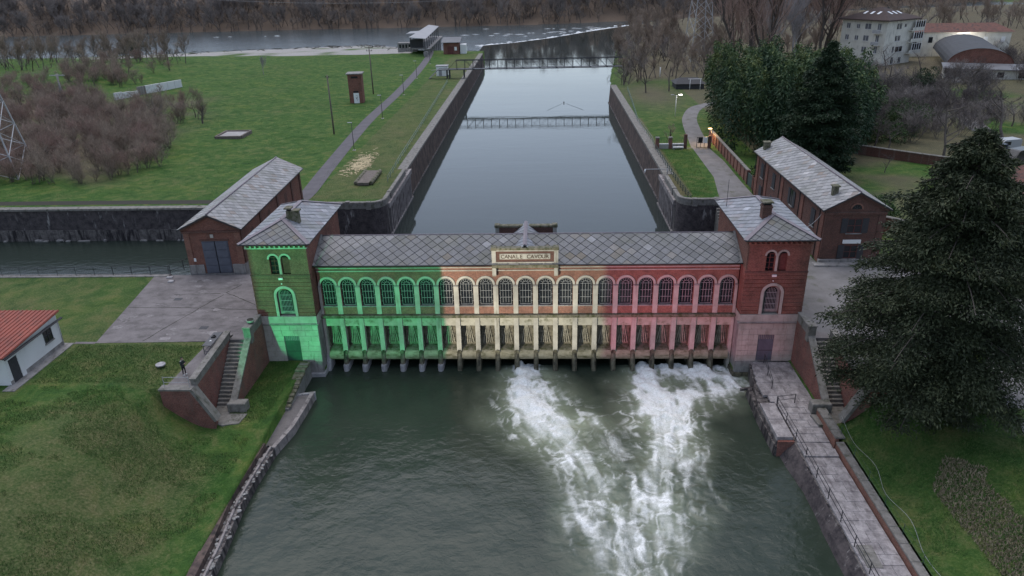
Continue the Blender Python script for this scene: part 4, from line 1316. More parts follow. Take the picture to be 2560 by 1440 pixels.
# chimneys
def chimney_left():
    c = MB(); x, y = -22.55, 1.9
    c.hexa([(x - 0.62, y - 0.3, 15.0), (x + 0.62, y - 0.3, 14.9), (x + 0.62, y + 0.3, 14.9), (x - 0.62, y + 0.3, 15.0), (x - 0.58, y - 0.27, 16.55), (x + 0.58, y - 0.27, 16.35), (x + 0.58, y + 0.27, 16.35), (x - 0.58, y + 0.27, 16.55)])
    ch = c.build('chimney', M['stone_moss'], TL)
    MB().bevbox(x - 0.72, x - 0.02, y - 0.4, y + 0.4, 16.72, 16.86, 0.03).build('cap_slab', M['stone_moss'], ch)
    MB().bevbox(x - 0.02, x + 0.72, y - 0.4, y + 0.4, 16.46, 16.6, 0.03).build('cap_slab', M['stone_moss'], ch)
    MB().box(x - 0.5, x - 0.2, y - 0.25, y + 0.25, 16.5, 16.72).build('flue', M['black'], ch)
    MB().box(x + 0.2, x + 0.5, y - 0.25, y + 0.25, 16.3, 16.46).build('flue', M['black'], ch)
chimney_left()
def chimney_right():
    x, y = 22.75, 1.55
    ch = MB().box(x - 0.42, x + 0.42, y - 0.42, y + 0.42, 14.9, 16.75).build('chimney', M['brick_dark'], TR)
    MB().box(x - 0.48, x + 0.48, y - 0.48, y + 0.48, 16.5, 16.62).build('collar', M['brick_dark'], ch)
    MB().box(x - 0.34, x + 0.34, y - 0.34, y + 0.34, 16.75, 16.98).build('flue', M['black'], ch)
    MB().bevbox(x - 0.52, x + 0.52, y - 0.52, y + 0.52, 16.98, 17.12, 0.05).build('cap_slab', M['stone_moss'], ch)
chimney_right()
MB().tube([(20.6, 7.5, 14.5), (20.6, 7.5, 17.5)], 0.025, 5).build('aerial', M['iron'], TR)
# ------------------------------------------------------------------ quay walls
def wall_path(mb, pts, z0, z1, t, batter=0.0, side=1):
    """wall along a plan polyline; t thickness to the left of travel (side=1), batter widens the foot to the other side"""
    P = [Vector((p[0], p[1], 0)) for p in pts]
    A, B = [], []
    for i, p in enumerate(P):
        d = (P[min(i + 1, len(P) - 1)] - P[max(i - 1, 0)]).normalized()
        n = Vector((-d.y, d.x, 0)) * side
        A.append((p, n))
    rings = []
    for p, n in A:
        a0 = p - n * batter
        b0 = p + n * t
        rings.append([(a0.x, a0.y, z0), (p.x, p.y, z1), (b0.x, b0.y, z1), (b0.x, b0.y, z0)])
    k = 4
    vs = [q for r in rings for q in r]
    fs = [(i * k + j, i * k + (j + 1) % k, (i + 1) * k + (j + 1) % k, (i + 1) * k + j) for i in range(len(rings) - 1) for j in range(k)]
    fs += [tuple(range(k)), tuple((len(rings) - 1) * k + j for j in range(k))]
    mb.add(vs, fs)
    return mb

def corner_pts(sx):
    pts = [(sx * 33.0, 35.0), (sx * 23.4, 35.0)]
    for i in range(1, 9):
        a = math.pi / 2 * i / 8
        pts.append((sx * (23.4 - 2.2 * math.sin(a)), 37.2 - 2.2 * math.cos(a)))
    return pts

def ribbed_quay(sx, y_end, label):
    side = 'left' if sx < 0 else 'right'
    q = thing('quay_wall', label, 'wall', (sx * 21.2, 40, 0))
    cp_ = corner_pts(sx)
    if sx > 0:
        cp_[0] = (28.0, 35.0)
    mb = MB(); wall_path(mb, cp_, -2, 6.05, 1.1, 0.0, 1 if sx < 0 else -1)
    mb.build('stained_face', M['quay_dark'], q)
    mb = MB(); wall_path(mb, [(sx * 21.2, 37.2), (sx * 21.2, 44), (sx * 21.2, 51), (sx * 21.2, y_end)], -2, 6.05, 1.1, 0.12, 1 if sx < 0 else -1)
    mb.build('canal_face', M['quay'], q)
    n = int((y_end - 38.6) / 1.15)
    for i in range(n):
        y = 38.7 + i * 1.15
        x0, x1 = sorted((sx * 21.25, sx * 20.93))
        MB().box(x0, x1, y, y + 0.42, -0.5, 5.3).build('rib', M['rib'], q)
    x0, x1 = sorted((sx * 21.25, sx * 20.86))
    MB().box(x0, x1, 37.6, y_end, 5.3, 6.06).build('cap_beam', M['rib'], q)
    MB().box(x0 , x1, 37.9, y_end, -0.5, 1.25).build('foot_beam', M['rib'], q)
    # parapet
    pp = [p for p in cp_ if abs(p[0]) <= 29.5]
    if sx < 0:
        pp = [(-29.4, 35.0)] + pp[0:]
    pp += [(sx * 21.2, 42), (sx * 21.2, y_end - 4)]
    mb = MB(); wall_path(mb, pp, 6.0, 6.92, 0.42, 0, 1 if sx < 0 else -1)
    mb.build('parapet', M['coping'], q)
    ppo = []
    for i, p in enumerate(pp):
        ppo.append(p)
    mb = MB(); wall_path(mb, pp, 6.92, 7.04, 0.5, 0.06, 1 if sx < 0 else -1)
    mb.build('coping', M['coping'], q)
    for p in (pp[1], pp[-2] if False else (sx * 21.4, 40.5), (sx * 26.5, 35.2)):
        MB().bevbox(p[0] - 0.34, p[0] + 0.34, p[1] - 0.3, p[1] + 0.34, 6.0, 7.16, 0.06).build('post', M['coping'], q)
    return q
ribbed_quay(-1, 57.5, 'ribbed stone quay with curved parapet where the head basin bends behind the green-lit tower')
ribbed_quay(1, 52.0, 'ribbed stone quay with curved parapet beside the small bright green lawn')

def brown_quay(sx, y0, y1, label):
    q = thing('quay_wall', label, 'wall', (sx * 21.4, y0, 0))
    ys_ = np.linspace(y0, y1, 14)
    mb = MB(); wall_path(mb, [(sx * 21.72, y) for y in ys_], -2, 5.62, 1.3, 0.55, 1 if sx < 0 else -1)
    mb.build('stone_face', M['quay_brown'], q)
    mb = MB(); wall_path(mb, [(sx * 21.66, y) for y in ys_], 5.62, 6.04, 1.7, 0.0, 1 if sx < 0 else -1)
    mb.build('coping', M['coping'], q)
    mb = MB(); wall_path(mb, [(sx * 21.2, y) for y in ys_], -2, 1.18, 0.9, 0.05, 1 if sx < 0 else -1)
    mb.build('footing', M['quay'], q)
    return q
brown_quay(-1, 57.5, 240, 'long battered brown stone quay along the left side of the head canal')
brown_quay(1, 52.0, 150, 'long battered brown stone quay along the right side of the head canal')

# side canal walls
q = thing('side_canal_wall', 'black stained retaining wall along the far side of the side canal', 'wall', (-60, 36.5, 0))
mb = MB(); wall_path(mb, [(-33.2, 36.6), (-60, 36.6), (-90, 36.7), (-140, 37.0), (-400, 38)], 2.7, 5.75, 1.3, 0.1, -1); mb.build('stained_face', M['quay_dark'], q)
mb = MB(); wall_path(mb, [(-33.2, 36.35), (-60, 36.35), (-90, 36.45), (-140, 36.75), (-400, 37.8)], -2, 2.7, 1.0, 0.1, -1); mb.build('lower_face', M['quay'], q)
for k in range(26):
    x = -34 - k * 2.6
    MB().bevbox(x - 2.58, x, 36.35, 37.6, 5.75, 6.06, 0.03).build('coping_slab', M['coping'], q)
mb = MB(); mb.box(-400, -101.6, 36.6, 37.8, 5.75, 6.05); mb.build('far_coping', M['coping'], q)
r2 = random.Random(4)
for k in range(26):
    x = -42 - r2.random() * 48
    w, h = r2.uniform(0.3, 1.3), r2.uniform(0.12, 0.3)
    MB().bevbox(x, x + w, 36.0, 36.5, 0.7, 1.0 + h, 0.08).build('toe_stone', M['stone_grey'], q)
q = thing('side_canal_wall', 'low retaining wall under the dark railing, near side of the side canal', 'wall', (-50, 10.8, 0))
mb = MB(); wall_path(mb, [(-26.3, 11.0), (-41, 11.0), (-70, 10.7), (-400, 9.5)], -2, 5.9, 0.6, 0.05, 1); mb.build('face', M['quay'], q)
for k in range(16):
    x = -41.2 - k * 1.9
    MB().bevbox(x - 1.88, x, 10.35, 11.05, 5.9, 6.1, 0.03).build('coping_slab', M['stone_grey'], q)
# earth track along the far coping
sheet('track', [(-200, 39.2), (-200, 41.2), (-60, 40.6), (-41.5, 40.2), (-41.5, 38.4), (-60, 38.6)], 6.0, M['crack'], 0.01)

# railings
def railing(name, label, pts, h, post_gap, mat, rails, pickets=0.0, pr=0.03, rr=0.025, cat='railing', post_extra=0.0, group=None):
    P = [Vector(p) for p in pts]
    R_ = thing(name, label, cat, pts[0], group)
    seglen = [(P[i + 1] - P[i]).length for i in range(len(P) - 1)]
    tot = sum(seglen)
    def at(d):
        for i, L in enumerate(seglen):
            if d <= L or i == len(seglen) - 1:
                return P[i].lerp(P[i + 1], min(1, d / L))
            d -= L
    n = max(1, round(tot / post_gap))
    for i in range(n + 1):
        p = at(tot * i / n)
        MB().tube([p, p + Vector((0, 0, h + post_extra))], pr, 5, smooth=False).build('post', mat, R_)
    for z in rails:
        mb = MB()
        mb.tube([p + Vector((0, 0, z)) for p in P], rr, 5)
        mb.build('rail', mat, R_)
    if pickets:
        mb = MB()
        m = int(tot / pickets)
        for i in range(m):
            p = at(tot * (i + 0.5) / m)
            mb.bar(p + Vector((0, 0, rails[0])), p + Vector((0, 0, rails[-1])), 0.018)
        o = mb.build('pickets', mat, R_); o['kind'] = 'stuff'
    return R_
railing('iron_railing', 'dark iron railing with thin pickets along the side canal', [(-72, 10.55, 6.05), (-60, 10.6, 6.05), (-45, 10.75, 6.05), (-41.3, 10.8, 6.05)], 1.15, 2.2, M['iron'], (0.12, 1.1), 0.2, 0.035)
railing('iron_railing', 'short dark railing turning towards the sluice house over the side canal', [(-41.2, 10.9, 6.05), (-39.4, 13.8, 6.05)], 1.25, 1.6, M['iron'], (0.5, 1.2), 0, 0.045, 0.03)
railing('green_railing', 'long pale green railing along the left quay of the head canal', [(-23.4, 49.2, 6), (-23.9, 63, 6), (-24.6, 92, 6), (-26.0, 140, 6), (-26.6, 160, 6)], 1.05, 3.0, M['pale_green'], (0.5, 1.0), 0, 0.045, 0.035)
railing('green_railing', 'dark green railing between quay walk and small lawn on the right', [(23.2, 36.8, 6), (22.9, 50, 6), (22.9, 69, 6)], 1.05, 1.9, M['green_iron'], (0.35, 0.7, 1.0), 0, 0.045, 0.035)
railing('green_railing', 'green railing bending along the park edge upstream of the gate', [(22.9, 70.2, 6), (23.2, 76, 6), (22.9, 97, 6), (24.4, 120, 6), (25.5, 140, 6)], 1.05, 2.6, M['pale_green'], (0.5, 1.0), 0, 0.04, 0.03)
MB_ = MB().bevbox(22.6, 23.9, 36.0, 36.9, 6.0, 6.35, 0.06)
tag(MB_.build('stone_block', M['stone_moss']), 'mossy stone block at the near end of the dark green railing', 'block')

# ------------------------------------------------------------------ staircases beside the towers
def staircase(sx, label):
    S = thing('staircase', label, 'stairs', (sx * 27.2, -10, 1.7))
    x0, x1 = sorted((sx * 26.45, sx * 27.95))
    MB().box(x0, x1, -5.0, -3.9, 5.4, 6.035).build('top_landing', M['concrete'], S)
    n = 17
    for i in range(n):
        z1 = 6.0 - (i + 1) * (4.2 / n)
        y1 = -5.0 - i * 0.295
        x0, x1 = sorted((sx * 26.45, sx * 27.95))
        MB().bevbox(x0, x1, y1 - 0.33, y1, z1 - 0.5, z1, 0.02).build('step', M['coping'], S)
    # inner brick wall (canal side) with sloping coping
    x0, x1 = sorted((sx * 25.95, sx * 26.42))
    mb = MB(); mb.prism([(-1.62, 1.3), (-1.62, 6.2), (-4.4, 6.2), (-5.1, 5.95), (-9.9, 2.35), (-9.9, 1.3)], 'x', x0 + 0.03, x1 - 0.03)
    mb.build('brick_wall', M['brick_old'], S)
    mb = MB(); mb.prism([(-4.9, 6.12), (-4.9, 6.32), (-10.1, 2.62), (-10.1, 2.36)], 'x', x0 - 0.05, x1 + 0.1)
    mb.build('sloping_coping', M['coping'], S)
    mb = MB(); mb.box(x0, x1, -4.3, -1.75, 6.18, 6.95); mb.build('parapet', M['coping'], S)
    MB().bevbox(x0 - 0.06, x1 + 0.06, -4.4, -1.7, 6.95, 7.1, 0.04).build('parapet_coping', M['coping'], S)
    MB().bevbox(x0 - 0.08, x1 + 0.12, -5.0, -4.35, 5.6, 7.15, 0.05).build('post', M['coping'], S)
    MB().bevbox(x0 - 0.15, x1 + 0.18, -5.06, -4.3, 7.15, 7.3, 0.06).build('post_cap', M['coping'], S)
    # block at the foot
    x0, x1 = sorted((sx * 24.9, sx * 26.55))
    MB().bevbox(x0, x1, -10.75, -9.85, 1.2, 2.62, 0.06).build('end_block', M['coping'], S)
    # outer wall
    x0, x1 = sorted((sx * 28.0, sx * 28.42))
    mb = MB(); mb.prism([(-4.6, 1.3), (-4.6, 6.0), (-12.4, 5.45), (-12.4, 1.3)], 'x', x0, x1); mb.build('outer_brick_wall', M['brick_old'], S)
    mb = MB(); mb.prism([(-4.6, 6.0), (-4.6, 6.62), (-12.3, 6.05), (-12.3, 5.46)], 'x', x0 - 0.03, x1 + 0.03); mb.build('outer_parapet', M['coping'], S)
    mb = MB(); mb.prism([(-4.55, 6.62), (-4.55, 6.75), (-12.35, 6.18), (-12.35, 6.05)], 'x', x0 - 0.09, x1 + 0.09); mb.build('outer_coping', M['coping'], S)
    # front wing wall with sloping coping
    f = lambda x: sx * x
    poly = [(f(30.9), 2.6), (f(30.9), 5.4), (f(28.2), 5.4), (f(26.75), 2.35), (f(26.75), 1.0), (f(29.0), 1.0)]
    mb = MB(); mb.prism(poly, 'y', -13.0, -12.4); mb.build('wing_wall', M['brick_old'], S)
    mb = MB(); mb.prism([(f(28.28), 5.42), (f(28.0), 5.52), (f(26.45), 2.42), (f(26.7), 2.3)], 'y', -13.1, -12.2); mb.build('wing_coping', M['coping'], S)
    x0, x1 = sorted((f(30.98), f(28.1)))
    MB().box(x0, x1, -13.08, -12.3, 5.4, 5.56).build('wing_cap', M['coping'], S)
    x0, x1 = sorted((f(24.9), f(27.9)))
    mb = MB(); mb.prism([(f(24.7), -11.0), (f(24.9), -12.5), (f(26.3), -12.8), (f(27.9), -12.2), (f(27.9), -9.8), (f(26.4), -9.8), (f(26.4), -11.0)], 'z', 1.2, 1.78); mb.build('landing', M['coping'], S)
    return S
SL_ = staircase(-1, 'steep stone staircase between old brick walls below the paved yard, left bank')
SR_ = staircase(1, 'steep stone staircase between brick walls half hidden by the big evergreen, right bank')
railing('barrier', 'thin grey tube barrier at the edge where the person stands', [(-30.65, -12.55, 5.56), (-28.45, -12.55, 5.56)], 0.95, 2.2, M['steel'], (0.4, 0.9), 0, 0.03, 0.025, 'barrier')

# ------------------------------------------------------------------ lower left bank
q = thing('bank_wall', 'crumbling low stone wall running down to the water from the green-lit tower', 'wall', (-22, -2, 0))
mb = MB(); mb.prism([(-1.95, -1.5), (-1.95, 1.75), (-2.5, 1.95), (-3.6, 1.75), (-5.2, 1.55), (-7.6, 1.2), (-9.0, 0.95), (-9.0, -1.5)], 'x', -22.55, -21.75)
mb.build('wall_face', M['stone_grey'], q)
r2 = random.Random(9)
y = -2.0
while y > -8.6:
    L = r2.uniform(0.45, 0.9)
    z = np.interp(-y, [1.95, 2.5, 3.6, 5.2, 7.6, 9.0], [1.75, 1.95, 1.75, 1.55, 1.2, 0.95])
    MB().bevbox(-22.62 - r2.uniform(0, 0.12), -21.7 + r2.uniform(0, 0.08), y - L + 0.03, y, z - 0.12, z + r2.uniform(0.05, 0.16), 0.05).build('cap_stone', M['stone_moss'], q)
    y -= L
q = thing('landing_quay', 'low concrete landing with a pale edge jutting into the tailwater, left bank', 'quay', (-21.5, -9, 0))
mb = MB(); mb.prism([(-20.3, -6.0), (-22.3, -6.6), (-23.0, -13.0), (-23.4, -16.2), (-22.4, -16.4), (-21.9, -14.2), (-21.2, -14.6), (-20.5, -11.5)], 'z', -1.5, 0.72); mb.build('slab', M['concrete'], q)
edge = [(-20.25, -5.95), (-20.28, -8.2), (-20.45, -11.6), (-21.1, -14.7)]
mb = MB(); wall_path(mb, edge, -1.5, 0.86, 0.35, 0.05, -1); mb.build('pale_edge', M['rib'], q)
mb = MB(); wall_path(mb, [(-20.2, -5.8), (-22.2, -6.3)], -1.5, 0.82, 0.3, 0.0, 1); mb.build('end_edge', M['shoe'], q)
q = thing('bank_revetment', 'rough stone revetment with pale boulders along the lower left bank', 'wall', (-21.2, -20, 0))
line = [(-21.15, -14.6), (-21.3, -18.4), (-21.35, -21.6), (-20.9, -26), (-20.7, -30), (-20.7, -60)]
mb = MB(); wall_path(mb, line, -1.5, 0.75, 0.9, 0.15, -1); mb.build('wall_face', M['quay'], q)
mb = MB(); wall_path(mb, [(a - 0.75, b) for a, b in line], 0.2, 1.22, 0.6, 0.1, -1); mb.build('upper_step', M['quay_brown'], q)
mb = MB(); wall_path(mb, [(a - 0.25, b) for a, b in line], 0.7, 0.93, 0.16, 0, -1); mb.build('kerb', M['rib'], q)
def stone_mesh(seed, flat_=0.6):
    r = np.random.default_rng(seed)
    bm = bmesh.new()
    bmesh.ops.create_icosphere(bm, subdivisions=1, radius=1)
    for v in bm.verts:
        v.co *= r.uniform(0.75, 1.2)
        v.co.z *= flat_
    me = bpy.data.meshes.new('boulder')
    bm.to_mesh(me); bm.free()
    return me
SM = [stone_mesh(i) for i in range(4)]
M['boulder'] = weathered('pale_boulders', (0.33, 0.32, 0.31), (0.15, 0.145, 0.14), 2.0, fine=9)
for me in SM:
    me.materials.append(M['boulder'])
LX = [p[1] for p in line][::-1]; LXX = [p[0] for p in line][::-1]
for k in range(120):
    y = -15.2 - (k / 120) * 16 + r2.uniform(-0.1, 0.1)
    x = np.interp(y, LX, LXX)
    o = link('boulder', SM[k % 4], q)
    s = r2.uniform(0.06, 0.2)
    o.scale = (s * r2.uniform(0.8, 1.3), s * r2.uniform(0.9, 1.6), s * 0.8)
    o.rotation_euler = (0, 0, r2.uniform(0, 6.28))
    o.location = Vector((x + r2.uniform(-0.75, 0.1), y, 0.78 + r2.uniform(-0.1, 0.08))) - LOC[q]

# ------------------------------------------------------------------ lower right walkway
W = thing('walkway', 'worn pale concrete slab walkway along the right side of the tailwater', 'walkway', (23.5, -12, 0))
mb = MB(); mb.prism([(22.0, -1.62), (25.95, -1.62), (25.95, -9.6), (25.3, -9.9), (25.2, -15.4), (25.25, -34), (22.3, -34), (22.3, -14.2), (20.95, -14.3), (20.85, -9.0), (21.3, -6.2)], 'z', -1.6, 1.32)
mb.build('bed', M['quay'], W)
rr = random.Random(21)
y = -1.7
row = 0
while y > -33.5:
    L = rr.uniform(0.85, 1.15)
    z = 1.62 if y > -9 else (1.62 - 0.03 * (-9 - y) if y > -14.6 else 1.5)
    if -15.6 < y < -14.6:
        z = 1.62
    xl = np.interp(-y, [1.7, 6.2, 9.0, 14.0, 14.8, 34], [22.1, 21.5, 22.4, 22.55, 22.4, 22.4])
    xr = np.interp(-y, [1.7, 9.4, 10.4, 15, 34], [25.9, 25.9, 25.2, 25.1, 25.15])
    ncol = 2 if row % 2 else 3
    for c in range(ncol):
        a = xl + (xr - xl) * c / ncol
        b = xl + (xr - xl) * (c + 1) / ncol
        MB().bevbox(a + 0.01, b - 0.01, y - L + 0.01, y - 0.01, z - 0.2, z + rr.uniform(-0.012, 0.018), 0.012).build('slab', M['paver'], W)
    y -= L
    row += 1
for y0, y1 in ((-9.1, -11.6), (-11.65, -14.2)):
    MB().bevbox(20.95, 22.25, y1, y0, 0.4, 1.72, 0.03).build('edge_slab', M['paver'], W)
mb = MB(); wall_path(mb, [(20.9, -5.2), (20.75, -9.2), (20.8, -14.4)], -1.6, 0.9, 0.4, 0.15, 1); mb.build('toe_wall', M['quay'], W)
MB().prism([(20.2, -5.6), (22.0, -5.2), (22.0, -4.9), (20.2, -5.4)], 'z', 0.7, 0.95).build('toe_slab', M['quay'], W)
# sloping stone revetment between walkway and water
mb = MB()
P1 = [(20.85, -14.3), (21.3, -17.5), (21.5, -19), (21.4, -24), (21.35, -34), (21.3, -60)]
P2 = [(22.3, -14.3), (22.35, -17.5), (22.35, -19), (22.35, -24), (22.35, -34), (22.3, -60)]
vs = [(a, b, -0.6) for a, b in P1] + [(a, b, 1.32) for a, b in P2] + [((a * 0.5 + c * 0.5), b, 0.55) for (a, b), (c, d) in zip(P1, P2)]
n = len(P1)
fs = []
for i in range(n - 1):
    fs += [(i, i + 1, 2 * n + i + 1, 2 * n + i), (2 * n + i, 2 * n + i + 1, n + i + 1, n + i)]
mb.add(vs, fs); mb.build('revetment', M['quay_dark'], W)
MB().box(20.98, 22.3, -14.5, -14.25, -1.2, 1.45).build('brick_end', M['brick_old'], W)
# steps going down at the picture's lower edge
for k in range(6):
    MB().bevbox(22.6, 23.6, -26.2 - k * 0.32 - 0.34, -26.2 - k * 0.32, 1.56 - 0.01 * k, 1.62 - 0.012 * k, 0.01).build('step', M['coping'], W)
railing('iron_railing', 'black pipe railing along the water side of the right walkway', [(22.3, -9.6, 1.6), (22.4, -14.4, 1.6), (22.45, -20, 1.5), (22.5, -31, 1.5)], 1.0, 2.4, M['iron'], (0.5, 0.95), 0, 0.035, 0.028)
railing('iron_railing', 'short black railing from the purple door down to the water edge', [(23.3, -1.9, 1.62), (23.0, -4.2, 1.62), (22.7, -6.6, 1.62)], 1.0, 2.2, M['iron'], (0.55, 0.95), 0, 0.035, 0.022)
railing('iron_railing', 'short black railing across the walkway at the narrowing', [(22.3, -9.4, 1.6), (24.0, -9.0, 1.6)], 1.0, 1.7, M['iron'], (0.55, 0.95), 0, 0.035, 0.022)
# low brick wall on the land side
B = thing('garden_wall', 'low red brick wall with grey coping beside the right walkway', 'wall', (25.5, -20, 1.2))
for (ya, yb, dz) in ((-10.9, -15.2, 0.25), (-15.4, -40, 0.0)):
    MB().box(25.22, 25.5, yb, ya, 0.8, 2.0 + dz).build('brick_face', M['brick_pale'], B)
    y = ya
    while y > yb:
        L = min(1.6, y - yb)
        MB().bevbox(25.2, 25.98, y - L + 0.02, y, 2.0 + dz, 2.15 + dz, 0.03).build('coping_slab', M['coping'], B)
        y -= 1.6
railing('wire_fence', 'thin wire fence on the coping beside the right grass slope', [(25.8, -12.0, 2.2), (25.75, -20, 2.15), (25.75, -34, 2.15)], 0.9, 2.6, M['green_iron'], (0.35, 0.85), 0, 0.022, 0.009, 'fence')
mb = MB(); mb.tube(smooth_line([(26.6, -12.6, 2.7), (26.3, -16.0, 2.5), (26.5, -19.4, 2.9), (26.1, -22.2, 2.6), (26.4, -25.2, 2.9), (26.0, -28.2, 2.6), (26.2, -31, 2.8)], 5), 0.012, 5)
tag(mb.build('cable', M['steel']), 'pale cable sagging along the grass beside the wire fence', 'cable')
# small stair behind the right tower, down to the pool
S = thing('staircase', 'dark stone steps down to the pool behind the right tower', 'stairs', (27.4, 30, 1))
for i in range(15):
    MB().bevbox(26.4, 28.5, 34.6 - i * 0.42 - 0.46, 34.6 - i * 0.42, -1.0, 5.8 - i * 0.32, 0.02).build('step', M['coping'], S)
MB().box(28.5, 28.9, 10.4, 35.2, -1.5, 6.0).build('side_wall', M['quay'], S)
# ------------------------------------------------------------------ gabled brick houses
def gable_roof(T, x0, x1, y0, y1, ze, zr, mat, limit, ov=0.5, hu=0.54, name='roof', rest=True):
    cx = (x0 + x1) / 2
    ex0, ex1, ey0, ey1 = x0 - ov, x1 + ov, y0 - ov * 0.8, y1 + ov * 0.8
    mb = MB()
    mb.prism([(ex0, ze), (cx, zr), (ex1, ze), (ex1, ze - 0.14), (cx, zr - 0.16), (ex0, ze - 0.14)], 'y', ey0, ey1)
    rf = mb.build(name, M['gutter'], T)
    hw = (ex1 - ex0) / 2
    sl = math.hypot(hw, zr - ze)
    Ly = ey1 - ey0
    near, far_ = (1, -1) if cx < 0 else (-1, 1)
    for k, s in enumerate((near, far_)):
        ex = ex1 if s > 0 else ex0
        lim = limit if k == 0 else max(0, 300 - limit)
        slates(rf, (ex, ey0, ze), (0, 1, 0), (-s * hw, 0, zr - ze), [(0, 0), (Ly, 0), (Ly, sl), (0, sl)], mat, hu, hu, lim)
    MB().tube([(cx, ey0, zr + 0.06), (cx, ey1, zr + 0.06)], 0.09, 8).build('ridge_cap', M['hip'], rf)
    for ex in (ex0, ex1):
        MB().tube([(ex, ey0, ze - 0.02), (ex, ey1, ze - 0.02)], 0.07, 6).build('gutter', M['gutter'], rf)
    return rf

# sluice house over the side canal (left)
G = thing('sluice_house', 'brick sluice house with slate roof and big blue-grey door on the paved yard', 'house', (-35.6, 11.4, 6.0))
gx0, gx1, gy0, gy1 = -38.9, -32.6, 11.4, 37.4
mb = MB()
mb.add([(gx0, gy0, 6), (gx1, gy0, 6), (gx1, gy0, 11.3), (-35.75, gy0, 12.9), (gx0, gy0, 11.3)], [(0, 1, 2, 3, 4)])
mb.add([(gx0, gy1, -1), (gx1, gy1, -1), (gx1, gy1, 11.3), (-35.75, gy1, 12.9), (gx0, gy1, 11.3)], [(0, 1, 2, 3, 4)])
for x in (gx0, gx1):
    mb.add([(x, gy0, 5.0), (x, gy1, 5.0), (x, gy1, 11.3), (x, gy0, 11.3)], [(0, 1, 2, 3)])
mb.build('brick_walls', M['brick'], G)
MB().box(gx0 - 0.1, gx1 + 0.1, gy0 - 0.1, gy1, 4.6, 5.98).build('deck', M['stone_grey'], G)
for y in (17.0, 24.0, 31.0):
    MB().box(gx0, gx1, y - 0.4, y + 0.4, -1.5, 4.6).build('pier', M['quay'], G)
for xa, xb in ((gx0 - 0.06, -37.25), (-33.95, gx1 + 0.06)):
    MB().bevbox(xa, xb, gy0 - 0.12, gy0 + 0.2, 6.0, 7.1, 0.04).build('plinth', M['stone_grey'], G)
MB().box(gx1 - 0.1, gx1 + 0.1, gy0, gy1, 5.9, 7.1).build('plinth', M['stone_grey'], G)
MB().box(gx0 - 0.15, gx1 + 0.15, gy0 - 0.16, gy0 + 0.1, 10.95, 11.22).build('cornice', M['brick_dark'], G)
for s in (-1, 1):
    xa = gx0 - 0.2 if s < 0 else gx1 + 0.2
    mb = MB(); mb.prism([(xa, 11.18), (-35.75, 12.78), (-35.75, 13.06), (xa, 11.45)], 'y', gy0 - 0.2, gy0 + 0.1); mb.build('raking_cornice', M['brick_dark'], G)
for xa, xb in ((gx0 - 0.03, gx0 + 0.6), (gx1 - 0.6, gx1 + 0.03)):
    MB().box(xa, xb, gy0 - 0.08, gy0 + 0.2, 7.1, 10.95).build('pilaster', M['brick_pale'], G)
d = MB().box(-37.05, -34.05, gy0 - 0.03, gy0 + 0.05, 6.02, 9.95).build('double_door', M['door_blue'], G)
for i in range(2):
    for j in range(4):
        xa = -36.95 + i * 1.47
        MB().bevbox(xa, xa + 1.33, gy0 - 0.09, gy0, 6.12 + j * 0.95, 6.95 + j * 0.95, 0.01).build('panel', M['door_blue'], d)
MB().box(-35.57, -35.53, gy0 - 0.1, gy0, 6.02, 9.95).build('door_gap', M['black'], d)
MB().box(-37.2, -33.9, gy0 - 0.07, gy0 + 0.1, 9.95, 10.15).build('door_lintel', M['brick_dark'], G)
MB().box(-35.9, -35.55, gy0 - 0.1, gy0, 10.35, 10.75).build('emblem', M['stone'], G)
MB().box(-38.35, -38.05, gy0 - 0.05, gy0, 7.5, 7.9).build('notice', M['white_paint'], G)
for y in (29.5, 22.0, 15.5):
    w_ = MB()
    pts = [(y - 0.6, 7.6), (y + 0.6, 7.6)] + [(y + 0.6 * math.cos(math.pi * i / 10), 9.6 + 0.6 * math.sin(math.pi * i / 10)) for i in range(11)]
    w_.add([(gx1 + 0.03, p[0], p[1]) for p in pts], [tuple(range(len(pts)))])
    w_.build('blind_window', M['brick_dark'], G)
for y in (12.0, 18.8, 25.8, 32.5, 36.8):
    MB().box(gx1 - 0.05, gx1 + 0.12, y - 0.3, y + 0.3, 7.1, 11.2).build('pilaster', M['brick_dark'], G)
gable_roof(G, gx0, gx1, gy0, gy1, 11.42, 13.15, M['slate_pale'], 210)
G.rotation_euler.z = 0.042
mb = MB(); mb.box(-38.62, -38.5, 12.3, 14.0, 6.0, 7.4)

# brick house on the right bank
Hh = thing('brick_house', 'long two storey brick house with pale slate roof and black shutters, right bank', 'house', (36.4, 13.3, 6.0))
hx0, hx1, hy0, hy1 = 33.2, 39.7, 13.3, 40.6
mb = MB()
mb.add([(hx0, hy0, 5.8), (hx1, hy0, 5.8), (hx1, hy0, 12.2), (36.45, hy0, 14.1), (hx0, hy0, 12.2)], [(0, 1, 2, 3, 4)])
mb.add([(hx0, hy1, 5.8), (hx1, hy1, 5.8), (hx1, hy1, 12.2), (36.45, hy1, 14.1), (hx0, hy1, 12.2)], [(0, 1, 2, 3, 4)])
for x in (hx0, hx1):
    mb.add([(x, hy0, 5.8), (x, hy1, 5.8), (x, hy1, 12.2), (x, hy0, 12.2)], [(0, 1, 2, 3)])
mb.build('brick_walls', M['brick_dark'], Hh)
MB().box(hx0 - 0.12, hx1 + 0.12, hy0 - 0.15, hy0 + 0.1, 11.72, 12.02).build('cornice', M['brick_dark'], Hh)
MB().box(hx0 - 0.14, hx0 + 0.1, hy0, hy1, 11.8, 12.1).build('side_cornice', M['brick_dark'], Hh)
for s in (-1, 1):
    xa = hx0 - 0.2 if s < 0 else hx1 + 0.2
    mb = MB(); mb.prism([(xa, 12.05), (36.45, 13.95), (36.45, 14.2), (xa, 12.3)], 'y', hy0 - 0.2, hy0 + 0.1); mb.build('raking_cornice', M['brick_dark'], Hh)
